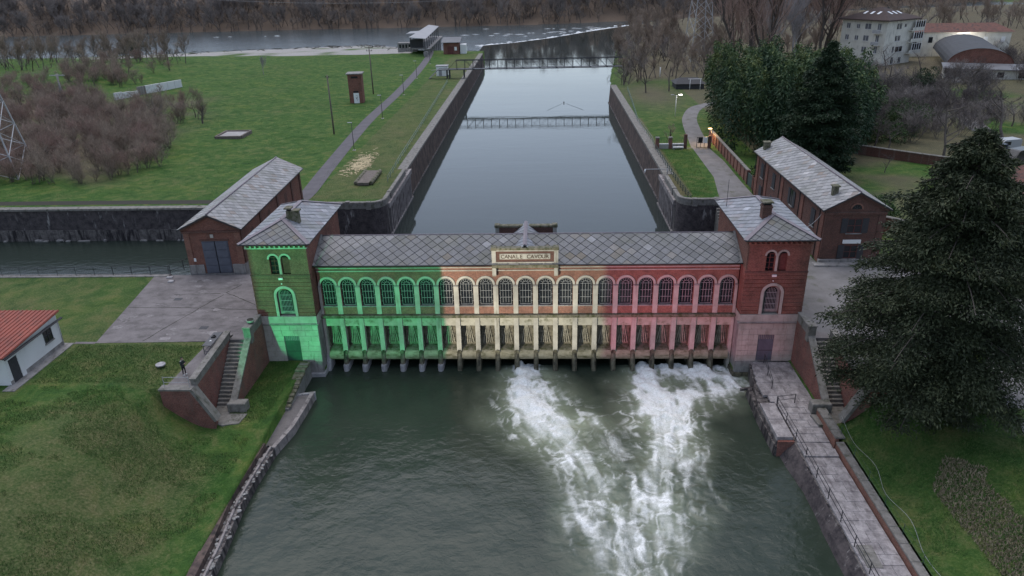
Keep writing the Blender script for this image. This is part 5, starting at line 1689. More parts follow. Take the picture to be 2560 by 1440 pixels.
lun = MB(); a_ = arc(36.45, 12.35, 0.55, 12)
lun.add([(p[0], hy0 - 0.02, p[1]) for p in a_], [tuple(range(len(a_)))])
lo = lun.build('lunette', M['glass'], Hh)
r_ = MB(); ring_arch(r_, 36.45, 12.35, 0.55, 0.72, hy0 - 0.08, hy0 + 0.05, 12); r_.build('arch', M['brick_pale'], lo)
b_ = MB()
for a in (45, 90, 135):
    b_.bar((36.45, hy0 - 0.05, 12.37), (36.45 + 0.55 * math.cos(math.radians(a)), hy0 - 0.05, 12.35 + 0.55 * math.sin(math.radians(a))), 0.05)
b_.build('glazing_bars', M['wood_dark'], lo)
def shut_window(parent, cx, z0, z1, w, front=True, x=None, open_=True):
    if front:
        wd = MB().box(cx - w / 2, cx + w / 2, hy0 - 0.03, hy0 + 0.05, z0, z1).build('window', M['glass'], parent)
        fr = MB()
        for k in (-1, 0, 1):
            fr.box(cx + k * w / 2 - 0.04, cx + k * w / 2 + 0.04, hy0 - 0.06, hy0, z0, z1)
        for z in (z0 + 0.03, (z0 + z1) / 2, z1 - 0.03):
            fr.box(cx - w / 2, cx + w / 2, hy0 - 0.055, hy0, z - 0.03, z + 0.03)
        fr.build('window_frame', M['wood_red'], wd)
        for s in (-1, 1):
            a, b = sorted((cx + s * w / 2, cx + s * (w / 2 + 0.72)))
            sh = MB().box(a + 0.03, b, hy0 - 0.09, hy0 - 0.03, z0 - 0.03, z1 + 0.03).build('shutter', M['wood_dark'], wd)
        MB().bevbox(cx - w / 2 - 0.1, cx + w / 2 + 0.1, hy0 - 0.14, hy0, z0 - 0.16, z0 - 0.05, 0.02).build('sill', M['stone_grey'], wd)
    else:
        wd = MB().box(x - 0.03, x + 0.05, cx - w / 2, cx + w / 2, z0, z1).build('window', M['glass'], parent)
        if open_:
            for s in (-1, 1):
                a, b = sorted((cx + s * w / 2, cx + s * (w / 2 + 0.7)))
                MB().box(x - 0.09, x - 0.03, a, b, z0, z1).build('shutter', M['wood_dark'], wd)
            MB().box(x - 0.06, x, cx - 0.03, cx + 0.03, z0, z1).build('window_frame', M['wood_dark'], wd)
        else:
            for s in (-1, 1):
                a, b = sorted((cx + s * 0.02, cx + s * w / 2))
                MB().box(x - 0.09, x - 0.03, a, b, z0, z1).build('shutter', M['wood_dark'], wd)
        MB().box(x - 0.14, x, cx - w / 2 - 0.1, cx + w / 2 + 0.1, z0 - 0.14, z0 - 0.02).build('sill', M['stone_grey'], wd)
shut_window(Hh, 36.5, 9.6, 11.25, 1.55)
shut_window(Hh, 36.5, 6.55, 8.1, 1.45)
MB().box(35.5, 37.5, hy0 - 0.09, hy0, 8.32, 8.76).build('white_sign', M['white_paint'], Hh)
for yc, op in ((16.9, False), (24.6, True), (32.2, False), (37.6, False)):
    shut_window(Hh, yc, 9.3, 11.3, 1.2, False, hx0, op)
    shut_window(Hh, yc, 6.5, 8.1, 1.2, False, hx0, op)
for y in (14.0, 20.8, 28.6, 35.4, 40.0):
    MB().box(hx0 - 0.1, hx0 + 0.1, y - 0.45, y + 0.45, 6.0, 11.8).build('pilaster', M['brick'], Hh)
    MB().tube([(hx0 - 0.16, y + 0.7, 6.0), (hx0 - 0.16, y + 0.7, 12.0)], 0.06, 6).build('downpipe', M['black'], Hh)
for xa, xb in ((hx0 - 0.05, hx0 + 0.7), (hx1 - 0.7, hx1 + 0.05)):
    MB().box(xa, xb, hy0 - 0.08, hy0 + 0.1, 6.7, 11.72).build('pilaster', M['brick_dark'], Hh)
MB().box(hx0 - 0.15, hx1 + 0.15, hy0 - 0.35, hy0 + 0.1, 5.8, 6.45).build('plinth', M['stone_grey'], Hh)
MB().bevbox(hx0 - 0.9, hx1 + 0.4, hy0 - 1.3, hy0 - 0.35, 5.9, 6.2, 0.05).build('front_step', M['stone_grey'], Hh)
rf = gable_roof(Hh, hx0, hx1, hy0, hy1, 12.32, 14.35, M['slate_pale'], 215)
c_ = MB().box(34.4, 35.0, 15.3, 15.9, 12.6, 14.3).build('chimney', M['stone_moss'], Hh)
MB().bevbox(34.28, 35.12, 15.18, 16.02, 14.3, 14.45, 0.04).build('cap_slab', M['stone_moss'], c_)
c_ = MB().box(33.6, 34.4, 39.2, 40.0, 12.3, 13.9).build('chimney', M['stone_moss'], Hh)
MB().bevbox(33.48, 34.52, 39.08, 40.12, 13.9, 14.05, 0.04).build('cap_slab', M['stone_moss'], c_)

# ------------------------------------------------------------------ white outbuilding with red roof
Wh = thing('white_outbuilding', 'small white rendered outbuilding with red ribbed metal roof on the left lawn', 'house', (-46, -9.5, 6.0))
mb = MB()
wx1, wx0, wy0, wy1 = -43.5, -60.0, -13.1, -5.8
mb.box(wx0, wx1, wy0, wy1, 5.9, 8.75)
mb.prism([(wy0, 8.74), (wy1, 8.74), (wy1, 9.3)], 'x', wx0, wx1)
mb.build('walls', M['white_wall'], Wh)
mb = MB(); mb.hexa([(wx0, wy0 - 0.45, 8.74), (wx1 + 0.3, wy0 - 0.45, 8.74), (wx1 + 0.3, wy1 + 0.25, 9.36), (wx0, wy1 + 0.25, 9.36), (wx0, wy0 - 0.45, 8.84), (wx1 + 0.3, wy0 - 0.45, 8.84), (wx1 + 0.3, wy1 + 0.25, 9.46), (wx0, wy1 + 0.25, 9.46)])
wr = mb.build('roof', M['red_tile'], Wh)
for k in range(30):
    x = wx1 + 0.22 - k * 0.42
    MB().hexa([(x - 0.045, wy0 - 0.46, 8.84), (x + 0.045, wy0 - 0.46, 8.84), (x + 0.045, wy1 + 0.26, 9.46), (x - 0.045, wy1 + 0.26, 9.46), (x - 0.03, wy0 - 0.46, 8.91), (x + 0.03, wy0 - 0.46, 8.91), (x + 0.03, wy1 + 0.26, 9.53), (x - 0.03, wy1 + 0.26, 9.53)]).build('roof_rib', M['red_tile'], wr)
MB().box(wx1 + 0.28, wx1 + 0.36, wy0 - 0.45, wy1 + 0.2, 8.7, 8.8).build('verge', M['gutter'], wr)
w_ = MB().box(wx1 - 0.03, wx1 + 0.025, -8.0, -6.95, 7.3, 8.6).build('window', M['glass'], Wh)
fr = MB()
for y in (-8.0, -7.48, -6.95):
    fr.box(wx1, wx1 + 0.06, y - 0.04, y + 0.04, 7.3, 8.6)
for z in (7.3, 7.95, 8.6):
    fr.box(wx1, wx1 + 0.05, -8.0, -6.95, z - 0.04, z + 0.04)
fr.build('window_frame', M['wood_dark'], w_)
MB().tube([(wx1 + 0.42, wy0 - 0.4, 8.66), (wx1 + 0.42, wy1 + 0.2, 8.72)], 0.06, 8).build('gutter', M['gutter'], Wh)
MB().tube([(wx1 + 0.12, wy1 - 0.15, 8.7), (wx1 + 0.1, wy1 - 0.15, 6.05)], 0.045, 8).build('downpipe', M['steel'], Wh)
MB().box(wx1 - 0.02, wx1 + 0.015, wy0 - 0.01, wy1, 6.0, 6.4).build('dirty_base', M['stone_grey'], Wh)
MB().box(wx1, wx1 + 0.1, -8.12, -6.83, 7.14, 7.26).build('sill', M['stone_grey'], w_)
d_ = MB().box(wx1 - 0.03, wx1 + 0.03, -12.75, -11.75, 6.05, 8.2).build('door', M['wood_dark'], Wh)
MB().box(wx1, wx1 + 0.05, -11.7, -11.2, 6.05, 8.2).build('door_reveal', M['white_wall'], d_)
tag(MB().box(wx1 - 0.2, wx1 + 0.85, wy0 - 1.0, wy1 + 0.2, 5.9, 6.06).build('apron', M['stone_grey']), kind='structure')
tag(MB().box(wx1 + 0.85, -40.6, -5.75, -5.35, 5.9, 6.03).build('kerb', M['concrete']), kind='structure')

# ------------------------------------------------------------------ distant buildings on the right
def frame_build(origin, ux):
    """local frame: u along facade, v into the building, z up"""
    u = Vector((ux[0], ux[1], 0)).normalized()
    v = Vector((-u.y, u.x, 0))
    O = Vector(origin)
    return lambda a, b, z: tuple(O + u * a + v * b + Vector((0, 0, z)))
def fbox(mb, f, a0, a1, b0, b1, z0, z1):
    return mb.hexa([f(a0, b0, z0), f(a1, b0, z0), f(a1, b1, z0), f(a0, b1, z0), f(a0, b0, z1), f(a1, b0, z1), f(a1, b1, z1), f(a0, b1, z1)])

A = thing('apartment_block', 'four storey cream apartment block with dark hipped roof and skylights', 'building', (111, 180.5, 5.5))
f = frame_build((111, 180.5, 0), (0.84, 0.55))
LW, DW = 15.2, 16.0
fbox(MB(), f, 0, LW, 0, DW, 5, 19.8).build('walls', M['cream_wall'], A)
for z in (9.3, 12.8, 16.2):
    fbox(MB(), f, -0.06, LW + 0.06, -0.06, DW + 0.06, z, z + 0.12).build('string_course', M['cream_wall'], A)
M['pane_grey'] = material('grey_shutters', (0.13, 0.135, 0.15), 0.5, 0.4)
def awin(side, p, z, w, h, mat='glass', frame=True):
    mb = MB(); fr = MB()
    if side == 'u':
        fbox(mb, f, p, p + w, -0.05, 0.05, z, z + h)
        o = mb.build('window', M[mat], A)
        fbox(fr, f, p + w / 2 - 0.05, p + w / 2 + 0.05, -0.09, 0, z, z + h); fbox(fr, f, p - 0.12, p + w + 0.12, -0.16, 0, z - 0.16, z - 0.02)
    else:
        fbox(mb, f, -0.05, 0.05, p, p + w, z, z + h)
        o = mb.build('window', M[mat], A)
        fbox(fr, f, -0.09, 0, p + w / 2 - 0.05, p + w / 2 + 0.05, z, z + h); fbox(fr, f, -0.16, 0, p - 0.12, p + w + 0.12, z - 0.16, z - 0.02)
    if frame:
        fr.build('window_frame', M['white_wall'], o)
    return o
for p, z, w, h in ((5.4, 16.8, 0.9, 1.7), (6.8, 16.8, 0.9, 1.7), (9.4, 17.3, 0.9, 0.9), (5.4, 13.2, 1.0, 1.6), (6.9, 13.2, 1.0, 1.6), (6.4, 9.8, 3.6, 1.6), (4.8, 9.7, 0.8, 1.9), (5.0, 6.2, 1.2, 2.0), (9.0, 6.2, 1.2, 1.8)):
    awin('u', p, z, w, h)
for p, z, w, h in ((2.0, 16.8, 1.1, 1.9), (5.5, 16.9, 2.0, 1.6), (9.5, 17.0, 1.0, 1.2), (2.2, 13.2, 1.0, 2.0), (5.8, 13.3, 1.8, 1.6), (9.5, 13.4, 1.2, 1.3), (2.2, 9.7, 1.0, 2.0), (6.0, 9.8, 1.6, 1.6), (13.0, 16.9, 1.2, 1.5), (13.0, 13.3, 1.2, 1.5)):
    awin('v', p, z, w, h, 'pane_grey')
for z in (15.6, 12.0):
    mb = MB(); fbox(mb, f, -1.2, 0, 1.3, 4.0, z, z + 0.18); b_ = mb.build('balcony', M['cream_wall'], A)
    mb = MB(); fbox(mb, f, -1.2, -1.14, 1.3, 4.0, z + 0.18, z + 1.15); mb.build('balustrade', M['steel'], b_)
# glazed loggias on the right end
for z in (8.9, 12.4, 15.9):
    mb = MB(); fbox(mb, f, LW - 3.2, LW + 3.4, -1.3, 3.5, z, z + 0.22); l_ = mb.build('loggia', M['cream_wall'], A)
    mb = MB(); fbox(mb, f, LW - 1.8, LW + 3.2, -1.25, -1.15, z + 0.25, z + (3.0 if z < 15 else 2.9)); mb.build('loggia_glazing', M['glass'], l_)
    for k in range(5):
        mb = MB(); a = LW - 1.8 + k * 1.25; fbox(mb, f, a - 0.09, a + 0.09, -1.32, -1.1, z + 0.2, z + 3.3); mb.build('mullion', M['white_wall'], l_)
    mb = MB(); fbox(mb, f, LW - 3.0, LW + 3.3, -1.32, -1.2, z + 0.2, z + 1.1); mb.build('loggia_parapet', M['cream_wall'], l_)
mb = MB()
mb.add([f(-1.2, -1.2, 19.8), f(LW + 1.2, -1.2, 19.8), f(LW + 1.2, DW + 1.2, 19.8), f(-1.2, DW + 1.2, 19.8), f(LW / 2, LW / 2, 23.2), f(LW / 2, DW - LW / 2, 23.2), f(-1.2, -1.2, 19.5), f(LW + 1.2, -1.2, 19.5), f(LW + 1.2, DW + 1.2, 19.5), f(-1.2, DW + 1.2, 19.5)],
       [(0, 1, 4), (1, 2, 5, 4), (2, 3, 5), (3, 0, 4, 5), (0, 6, 7, 1), (1, 7, 8, 2), (2, 8, 9, 3), (3, 9, 6, 0), (6, 9, 8, 7)])
rf = mb.build('roof', M['brown_roof'], A)
M['skylight'] = material('skylight_glass', (0.75, 0.78, 0.8), 0.2, 0.6)
for k in range(3):
    for side in ('u', 'v'):
        a, t0, t1 = 5.2 + k * 2.4, 0.42, 0.62
        def rp(a, t):
            zz = 19.8 + 3.4 * t + 0.08
            d = -1.2 + (LW / 2 + 1.2) * t
            return f(a, d, zz) if side == 'u' else f(d, a, zz)
        MB().add([rp(a, t0), rp(a + 0.85, t0), rp(a + 0.85, t1), rp(a, t1)], [(0, 1, 2, 3)]).build('skylight', M['skylight'], rf)

Lh = thing('long_house', 'long low house with brown roof and a glaring floodlight on its wall', 'building', (135, 196, 6))
f = frame_build((128, 204, 0), (0.97, -0.12))
fbox(MB(), f, 0, 34, 0, 9, 5, 14.2).build('walls', M['cream_wall'], Lh)
mb = MB(); mb.add([f(-0.8, -0.8, 14.0), f(34.8, -0.8, 14.0), f(34.8, 9.8, 14.0), f(-0.8, 9.8, 14.0), f(4, 4.5, 16.6), f(30, 4.5, 16.6)], [(0, 1, 5, 4), (1, 2, 5), (2, 3, 4, 5), (3, 0, 4)])
mb.build('roof', M['clay_tile'], Lh)
for a in (3, 8, 13, 18, 25.5, 31):
    mb = MB(); fbox(mb, f, a, a + 1.3, -0.06, 0.05, 10.5, 12.4); mb.build('window', M['glass'] if a < 24 else M['white_paint'], Lh)
M['dark_sheet'] = weathered('dark_vault_sheet', (0.065, 0.068, 0.075), (0.045, 0.047, 0.052), 0.4, 0.75)
Wv = thing('vaulted_warehouse', 'warehouse with curved dark sheet roof and brick gable arch, far right', 'building', (125, 150, 6))
f = frame_build((120.5, 158.5, 0), (0.93, -0.37))
R0, n = 8.2, 16
pr = [(8.0 + 8.4 * math.cos(math.pi * i / n), 9.0 + 4.6 * math.sin(math.pi * i / n)) for i in range(n + 1)]
mb = MB()
mb.add([f(p[0], -0.4, p[1]) for p in pr] + [f(p[0] , 46, p[1]) for p in pr], [(i, i + 1, i + n + 2, i + n + 1) for i in range(n)])
mb.build('vault_roof', M['dark_sheet'], Wv)
mb = MB(); mb.add([f(p[0], 0, p[1]) for p in pr] + [f(-0.2, 0, 5.5), f(16.2, 0, 5.5)], [tuple(range(n + 1)) + (n + 1, n + 2)])
mb.build('gable', M['brick'], Wv)
fbox(MB(), f, 0.2, 15.8, -0.1, 0.05, 6, 9.2).build('rendered_band', M['stone_grey'], Wv)
f2 = frame_build((116.5, 152.0, 0), (0.93, -0.37))
Sh = thing('lean_to_shed', 'low shed with flat pale roof in front of the vaulted warehouse', 'shed', (122, 149, 6))
fbox(MB(), f2, 0, 22, 0, 6.0, 5.5, 8.6).build('walls', M['cream_wall'], Sh)
mb = MB(); mb.hexa([f2(-0.5, -0.8, 8.6), f2(22.5, -0.8, 8.6), f2(22.5, 6.4, 9.4), f2(-0.5, 6.4, 9.4), f2(-0.5, -0.8, 8.8), f2(22.5, -0.8, 8.8), f2(22.5, 6.4, 9.6), f2(-0.5, 6.4, 9.6)])
mb.build('roof', M['grey_sheet'], Sh)
for a in (3, 8, 13, 18):
    fbox(MB(), f2, a, a + 1.6, -0.06, 0.05, 6.6, 8.0).build('opening', M['black'], Sh)
Ys = thing('open_shed', 'open sided shed with pale props at the far right edge', 'shed', (140, 130, 6))
f3 = frame_build((126, 124, 0), (0.97, -0.2))
mb = MB(); mb.hexa([f3(0, 0, 9.2), f3(24, 0, 9.2), f3(24, 8, 10.4), f3(0, 8, 10.4), f3(0, 0, 9.4), f3(24, 0, 9.4), f3(24, 8, 10.6), f3(0, 8, 10.6)])
mb.build('roof', M['grey_sheet'], Ys)
for a in (0.4, 6, 12, 18, 23.6):
    fbox(MB(), f3, a - 0.15, a + 0.15, 0.2, 0.5, 5.5, 9.3).build('post', M['white_wall'], Ys)
fbox(MB(), f3, 0, 24, 7.6, 7.9, 5.5, 10.3).build('back_wall', M['brick_dark'], Ys)

# house with clay tiles cut by the right picture edge
Hc = thing('tiled_house', 'cream house with clay tile roof and a lit wall lamp at the right edge', 'house', (59.6, 23.4, 6))
cx0, cx1, cy0, cy1 = 59.6, 69.6, 23.4, 36.4
MB().box(cx0, cx1, cy0, cy1, 5.8, 9.9).build('walls', M['cream_wall'], Hc)
xm, zm = (cx0 + cx1) / 2, 12.6
mb = MB(); mb.prism([(cx0, 9.9), (cx1, 9.9), (xm, 12.2)], 'y', cy0, cy1); mb.build('gable', M['cream_wall'], Hc)
rf = MB().prism([(cx0 - 0.8, 9.72), (xm, zm), (cx1 + 0.8, 9.72), (cx1 + 0.8, 9.6), (xm, zm - 0.15), (cx0 - 0.8, 9.6)], 'y', cy0 - 0.7, cy1 + 0.5).build('roof', M['clay_tile'], Hc)
y = cy0 - 0.6
while y < cy1 + 0.4:
    mb = MB(); mb.tube([(cx0 - 0.82, y, 9.76), (xm, y, zm + 0.04)], 0.11, 6); mb.build('tile_row', M['clay_tile'], rf)
    mb = MB(); mb.tube([(cx1 + 0.82, y, 9.76), (xm, y, zm + 0.04)], 0.11, 6); mb.build('tile_row', M['clay_tile'], rf)
    y += 0.3
for a, b, z0, z1 in ((60.4, 61.2, 8.2, 9.5), (63.2, 64.1, 8.2, 9.5)):
    w_ = MB().box(a, b, cy0 - 0.05, cy0 + 0.02, z0, z1).build('window', M['glass'], Hc)
    MB().box(a - 0.5, a, cy0 - 0.09, cy0 - 0.03, z0, z1).build('shutter', M['wood_red'], w_)
    MB().box(b, b + 0.5, cy0 - 0.09, cy0 - 0.03, z0, z1).build('shutter', M['wood_red'], w_)
for y in (26.0, 31.0):
    w_ = MB().box(cx0 - 0.05, cx0 + 0.02, y, y + 1.0, 8.0, 9.4).build('window', M['glass'], Hc)
    MB().box(cx0 - 0.09, cx0 - 0.03, y - 0.5, y, 8.0, 9.4).build('shutter', M['wood_red'], w_)
MB().box(60.4, 61.9, cy0 - 0.05, cy0 + 0.02, 6.1, 7.6).build('door', M['wood_red'], Hc)
Hc.rotation_euler.z = -0.42
# ------------------------------------------------------------------ left meadow
T = thing('transformer_hut', 'tall narrow brick transformer hut with white door in the green meadow', 'hut', (-46.6, 127.5, 6))
T.rotation_euler.z = 0.1
MB().box(-48.4, -44.9, 126.0, 129.4, 5.8, 13.3).build('brick_walls', M['brick'], T)
MB().bevbox(-48.75, -44.55, 125.6, 129.8, 13.3, 13.55, 0.04).build('roof_slab', M['stone_grey'], T)
MB().box(-47.5, -45.8, 125.95, 126.02, 12.3, 12.8).build('vent', M['black'], T)
d = MB().box(-47.3, -45.9, 125.94, 126.02, 6.0, 8.6).build('door', M['white_paint'], T)
MB().box(-47.25, -45.95, 125.9, 125.96, 8.7, 9.1).build('vent', M['black'], T)
mb = MB()
for pts in ([(-46.7, 7.9), (-46.35, 8.0), (-46.3, 7.5), (-46.6, 7.3)], [(-46.6, 7.3), (-46.2, 7.0), (-46.45, 6.6)], [(-46.75, 7.5), (-46.5, 6.9)]):
    mb.tube([(x, 125.93, z) for x, z in pts], 0.035, 4)
mb.build('graffiti', M['black'], d)

def utility_pole(label, x, y, h, arms, lean=0.0):
    P = thing('utility_pole', label, 'pole', (x, y, 6))
    MB().tube([(x, y, 5.8), (x + lean, y, 6 + h)], [0.2, 0.12], 8).build('pole', M['wood_old'], P)
    for z, w in arms:
        MB().box(x + lean - w / 2, x + lean + w / 2, y - 0.06, y + 0.06, 6 + z, 6 + z + 0.12).build('cross_arm', M['wood_old'], P)
        for k in (-0.45, 0, 0.45):
            MB().tube([(x + lean + k * w, y, 6 + z + 0.1), (x + lean + k * w, y, 6 + z + 0.4)], 0.06, 6).build('insulator', M['glass'], P)
    return P
utility_pole('tall wooden power pole with cross arm right behind the brick transformer hut', -45.3, 140.8, 13.0, ((12.4, 2.4), (11.5, 1.6)))
utility_pole('slim bare wooden pole standing in the meadow left of the asphalt path', -42.4, 87.6, 12.2, ((11.6, 0.8),))
P = thing('twin_pole', 'leaning twin concrete pole with cross arm in the bare thicket', 'pole', (-128.6, 131, 6))
for dx, lx in ((-0.5, 0.2), (0.9, -0.3)):
    MB().tube([(-128.6 + dx, 131, 5.8), (-128.2 + lx, 131, 14.2)], [0.25, 0.15], 8).build('pole', M['stone_grey'], P)
MB().box(-130.2, -126.2, 130.9, 131.1, 13.7, 13.9).build('cross_arm', M['steel'], P)

def lamp_post(label, x, y, h):
    L = thing('lamp_post', label, 'lamp post', (x, y, 6), 'lamp posts along the asphalt path')
    MB().tube([(x, y, 6), (x, y, 6 + h)], [0.07, 0.05], 8).build('pole', M['iron'], L)
    hd = MB().bevbox(x - 0.75, x + 0.1, y - 0.14, y + 0.14, 6 + h, 6 + h + 0.1, 0.04).build('lamp_head', M['steel'], L)
    MB().bevbox(x - 0.28, x + 0.28, y - 0.28, y + 0.28, 5.95, 6.12, 0.03).build('base', M['stone'], L)
    return L
for i, (x, y) in enumerate(((-34.4, 72.2), (-35.3, 104.1), (-36.2, 138.0), (-37.7, 170.6), (-38.7, 208.0))):
    lamp_post(('nearest unlit lamp post on the asphalt path, by the wood scraps', 'second nearest lamp post on the asphalt path, level with the transformer hut', 'middle lamp post of five along the asphalt path',
               'fourth lamp post along the path, beside the footbridge ramp', 'farthest lamp post along the path, near the red hut')[i], x, y, 5.3)

R_ = thing('pontoon', 'old wooden pontoon with barrel floats lying on the grass of the left quay', 'pontoon', (-27.1, 51.2, 6))
for k in range(9):
    MB().bevbox(-28.05, -26.1, 47.4 + k * 0.86, 47.4 + k * 0.86 + 0.82, 6.42, 6.5, 0.01).build('plank', M['wood_old'], R_)
for sx in (-1, 1):
    for k in range(6):
        y = 47.6 + k * 1.28
        x = -27.07 + sx * 1.25
        mb = MB(); mb.tube([(x, y, 6.36), (x, y + 0.1, 6.36), (x, y + 1.05, 6.36), (x, y + 1.15, 6.36)], [0.26, 0.34, 0.34, 0.26], 10)
        mb.build('float', M['stone_moss'], R_)
MB().box(-28.0, -26.1, 47.2, 47.4, 6.1, 6.55).build('end_board', M['wood_old'], R_)
rr = random.Random(5)
V, F = [], []
for k in range(420):
    t = rr.gauss(0, 1)
    x, y = -30.6 + rr.gauss(0, 1.0), 62 + rr.gauss(0, 3.4)
    a, L, w = rr.uniform(0, 6.28), rr.uniform(0.12, 0.5), rr.uniform(0.04, 0.12)
    b = len(V)
    for dx, dy in ((-L, -w), (L, -w), (L, w), (-L, w)):
        V.append((x + dx * math.cos(a) - dy * math.sin(a), y + dx * math.sin(a) + dy * math.cos(a), 6.05 + rr.random() * 0.05))
    F.append((b, b + 1, b + 2, b + 3))
M['chips'] = material('pale_wood_chips', (0.48, 0.40, 0.25), 0.9, 0.1)
tag(link('wood_scraps', np_mesh('wood_scraps', V, F, M['chips'])), 'pale wood scraps scattered on the grass behind the pontoon', 'wood scraps', kind='stuff')

Pt = thing('stone_pit', 'rectangular rubble pit with board edges in the middle of the meadow', 'pit', (-63.8, 86.6, 6))
MB().box(-66.2, -61.2, 83.8, 89.4, 5.9, 6.5).build('rubble_fill', M['pebble'], Pt)
for (a, b, c, d_) in ((-66.5, -61.0, 83.4, 83.8), (-66.5, -61.0, 89.4, 89.8), (-66.6, -66.2, 83.8, 89.4), (-61.2, -60.8, 83.8, 89.4)):
    MB().bevbox(a, b, c, d_, 5.8, 6.75, 0.05).build('board', M['wood_old'], Pt)
Cw = thing('concrete_wall', 'broken white concrete block wall at the edge of the bare thicket', 'wall', (-112, 149, 6))
for k in range(9):
    t = k / 9
    x, y = -117.5 + 9.5 * t, 137 + 21 * t
    h = 2.6 if k > 2 else 2.0 - 0.2 * k
    d_ = Vector((9.5, 21, 0)).normalized(); n_ = Vector((-d_.y, d_.x, 0)) * 0.2
    p0 = Vector((x, y, 5.5)); p1 = p0 + d_ * 2.5
    MB().hexa([p0 - n_, p1 - n_, p1 + n_, p0 + n_, p0 - n_ + Vector((0, 0, h + 0.5)), p1 - n_ + Vector((0, 0, h + 0.5)), p1 + n_ + Vector((0, 0, h + 0.5)), p0 + n_ + Vector((0, 0, h + 0.5))]).build('block', M['white_wall'] if k != 3 else M['stone_grey'], Cw)

# manhole cover, table with gear, bin
o = MB().tube([(-32.35, -9.6, 5.96), (-32.35, -9.6, 6.06)], 0.42, 20, smooth=False).build('manhole_cover', M['shoe'])
tag(o, 'round pale manhole cover in the lawn behind the person', 'manhole cover')
M['grey_top'] = weathered('dull_grey_table', (0.11, 0.11, 0.115), (0.085, 0.085, 0.09), 3, 0.6)
Tb = thing('table', 'grey folding table standing at the yard edge above the stairs', 'table', (-28.9, -6.4, 5.95))
tb0, tb1, tc0, tc1 = -29.35, -28.5, -7.55, -4.9
MB().bevbox(tb0, tb1, tc0, tc1, 6.72, 6.78, 0.01).build('table_top', M['grey_top'], Tb)
for x in (tb0 + 0.06, tb1 - 0.06):
    for y in (tc0 + 0.08, tc1 - 0.08):
        MB().box(x - 0.025, x + 0.025, y - 0.025, y + 0.025, 5.9, 6.72).build('leg', M['grey_top'], Tb)
for y in (tc0 + 0.08, tc1 - 0.08):
    MB().box(tb0 + 0.08, tb1 - 0.08, y - 0.02, y + 0.02, 6.12, 6.16).build('stretcher', M['grey_top'], Tb)
MB().box(tb0 + 0.04, tb0 + 0.08, tc0 + 0.1, tc1 - 0.1, 6.12, 6.16).build('stretcher', M['grey_top'], Tb)
o = MB().bevbox(-29.1, -28.75, -6.1, -5.75, 6.782, 6.9, 0.03).tube([(-28.9, -5.9, 6.9), (-28.85, -5.85, 7.0)], 0.07, 8).build('black_bag', M['black'])
tag(o, 'small black camera bag on the grey table', 'bag')
o = MB().bevbox(-28.98, -28.82, -6.75, -6.6, 6.782, 6.85, 0.02).build('white_cup', M['white_paint'])
tag(o, 'small white box on the grey table', 'box')
Bn = thing('planter', 'round stone planter on the parapet post at the stair head', 'planter', (-26.2, -3.9, 7.1))
mb = MB(); mb.tube([(-26.2, -3.7, 7.1), (-26.2, -3.7, 7.25), (-26.2, -3.7, 7.5)], [0.2, 0.34, 0.4], 14); mb.build('bowl', M['stone_grey'], Bn)
mb = MB(); mb.tube([(-26.2, -3.7, 7.49), (-26.2, -3.7, 7.515)], 0.33, 14); mb.build('soil', M['crack'], Bn)
for i, (x, y, w, l) in enumerate(((-40.9, 10.0, 0.7, 0.35), (-40.2, 8.9, 0.6, 0.5))):
    o = MB().bevbox(x - w / 2, x + w / 2, y - l / 2, y + l / 2, 6.02, 6.16, 0.03).build('concrete_slab', M['shoe'])
    tag(o, ('loose pale slab lying by the corner of the dark railing', 'loose square pale slab on the yard, in front of the railing corner')[i], 'slab')

# ------------------------------------------------------------------ footbridge
Fb = thing('footbridge', 'green iron truss footbridge crossing the head canal', 'bridge', (-3, 169, 8.9))
y0, y1, zd, zt = 168.2, 170.4, 8.9, 11.5
for y in (y0, y1):
    MB().box(-30.5, 27.0, y - 0.09, y + 0.09, zd - 0.25, zd + 0.05).build('bottom_chord', M['iron'], Fb)
    MB().box(-24.8, 27.0, y - 0.08, y + 0.08, zt - 0.12, zt + 0.06).build('top_chord', M['iron'], Fb)
    k = 0
    x = -24.7
    while x < 27:
        MB().box(x - 0.06, x + 0.06, y - 0.06, y + 0.06, zd, zt).build('post', M['iron'], Fb)
        if k < 3 or k > 16:
            MB().bar((x - 2.6 if k == 0 else x, y, zd if k == 0 else zt), (x if k == 0 else x + 2.6, y, zt if k == 0 else zd), 0.1).build('diagonal', M['iron'], Fb)
        else:
            MB().bar((x, y, zt), (x + 2.6, y, zd), 0.05).build('diagonal', M['iron'], Fb)
        x += 2.6
        k += 1
MB().box(-30.5, 27.0, y0 + 0.1, y1 - 0.1, zd - 0.12, zd - 0.02).build('deck', M['iron'], Fb)
MB().tube([(-32.5, y0 - 0.25, zd - 0.25), (-31, y0 - 0.25, zd + 0.02), (-24.6, y0 - 0.25, zd + 0.02)], 0.07, 8).build('pipe', M['steel'], Fb)
for k in range(10):
    MB().tube([(-24.2 + k * 5.2, y0 - 0.25, zd + 0.02), (-19.6 + k * 5.2, y0 - 0.25, zd + 0.02)], 0.07, 8).build('pipe', M['steel'], Fb)
for x in (-27.8, -27.0, -22.4):
    MB().box(x - 0.12, x + 0.12, y0 - 0.1, y0 + 0.14, 1 if x > -23 else 6, zd - 0.2).build('support', M['iron'], Fb)
    MB().box(x - 0.12, x + 0.12, y1 - 0.14, y1 + 0.1, 1 if x > -23 else 6, zd - 0.2).build('support', M['iron'], Fb)
for k in range(9):
    MB().box(-33.6 + k * 0.34, -33.2 + k * 0.34, y0, y1, 6.15 + k * 0.31, 6.22 + k * 0.31).build('step', M['iron'], Fb)
o = thing('white_cabin', 'small white utility cabin under the left end of the footbridge', 'cabin', (-30.5, 176, 6))
MB().box(-32.0, -28.4, 175, 178, 5.9, 9.0).build('walls', M['white_paint'], o)
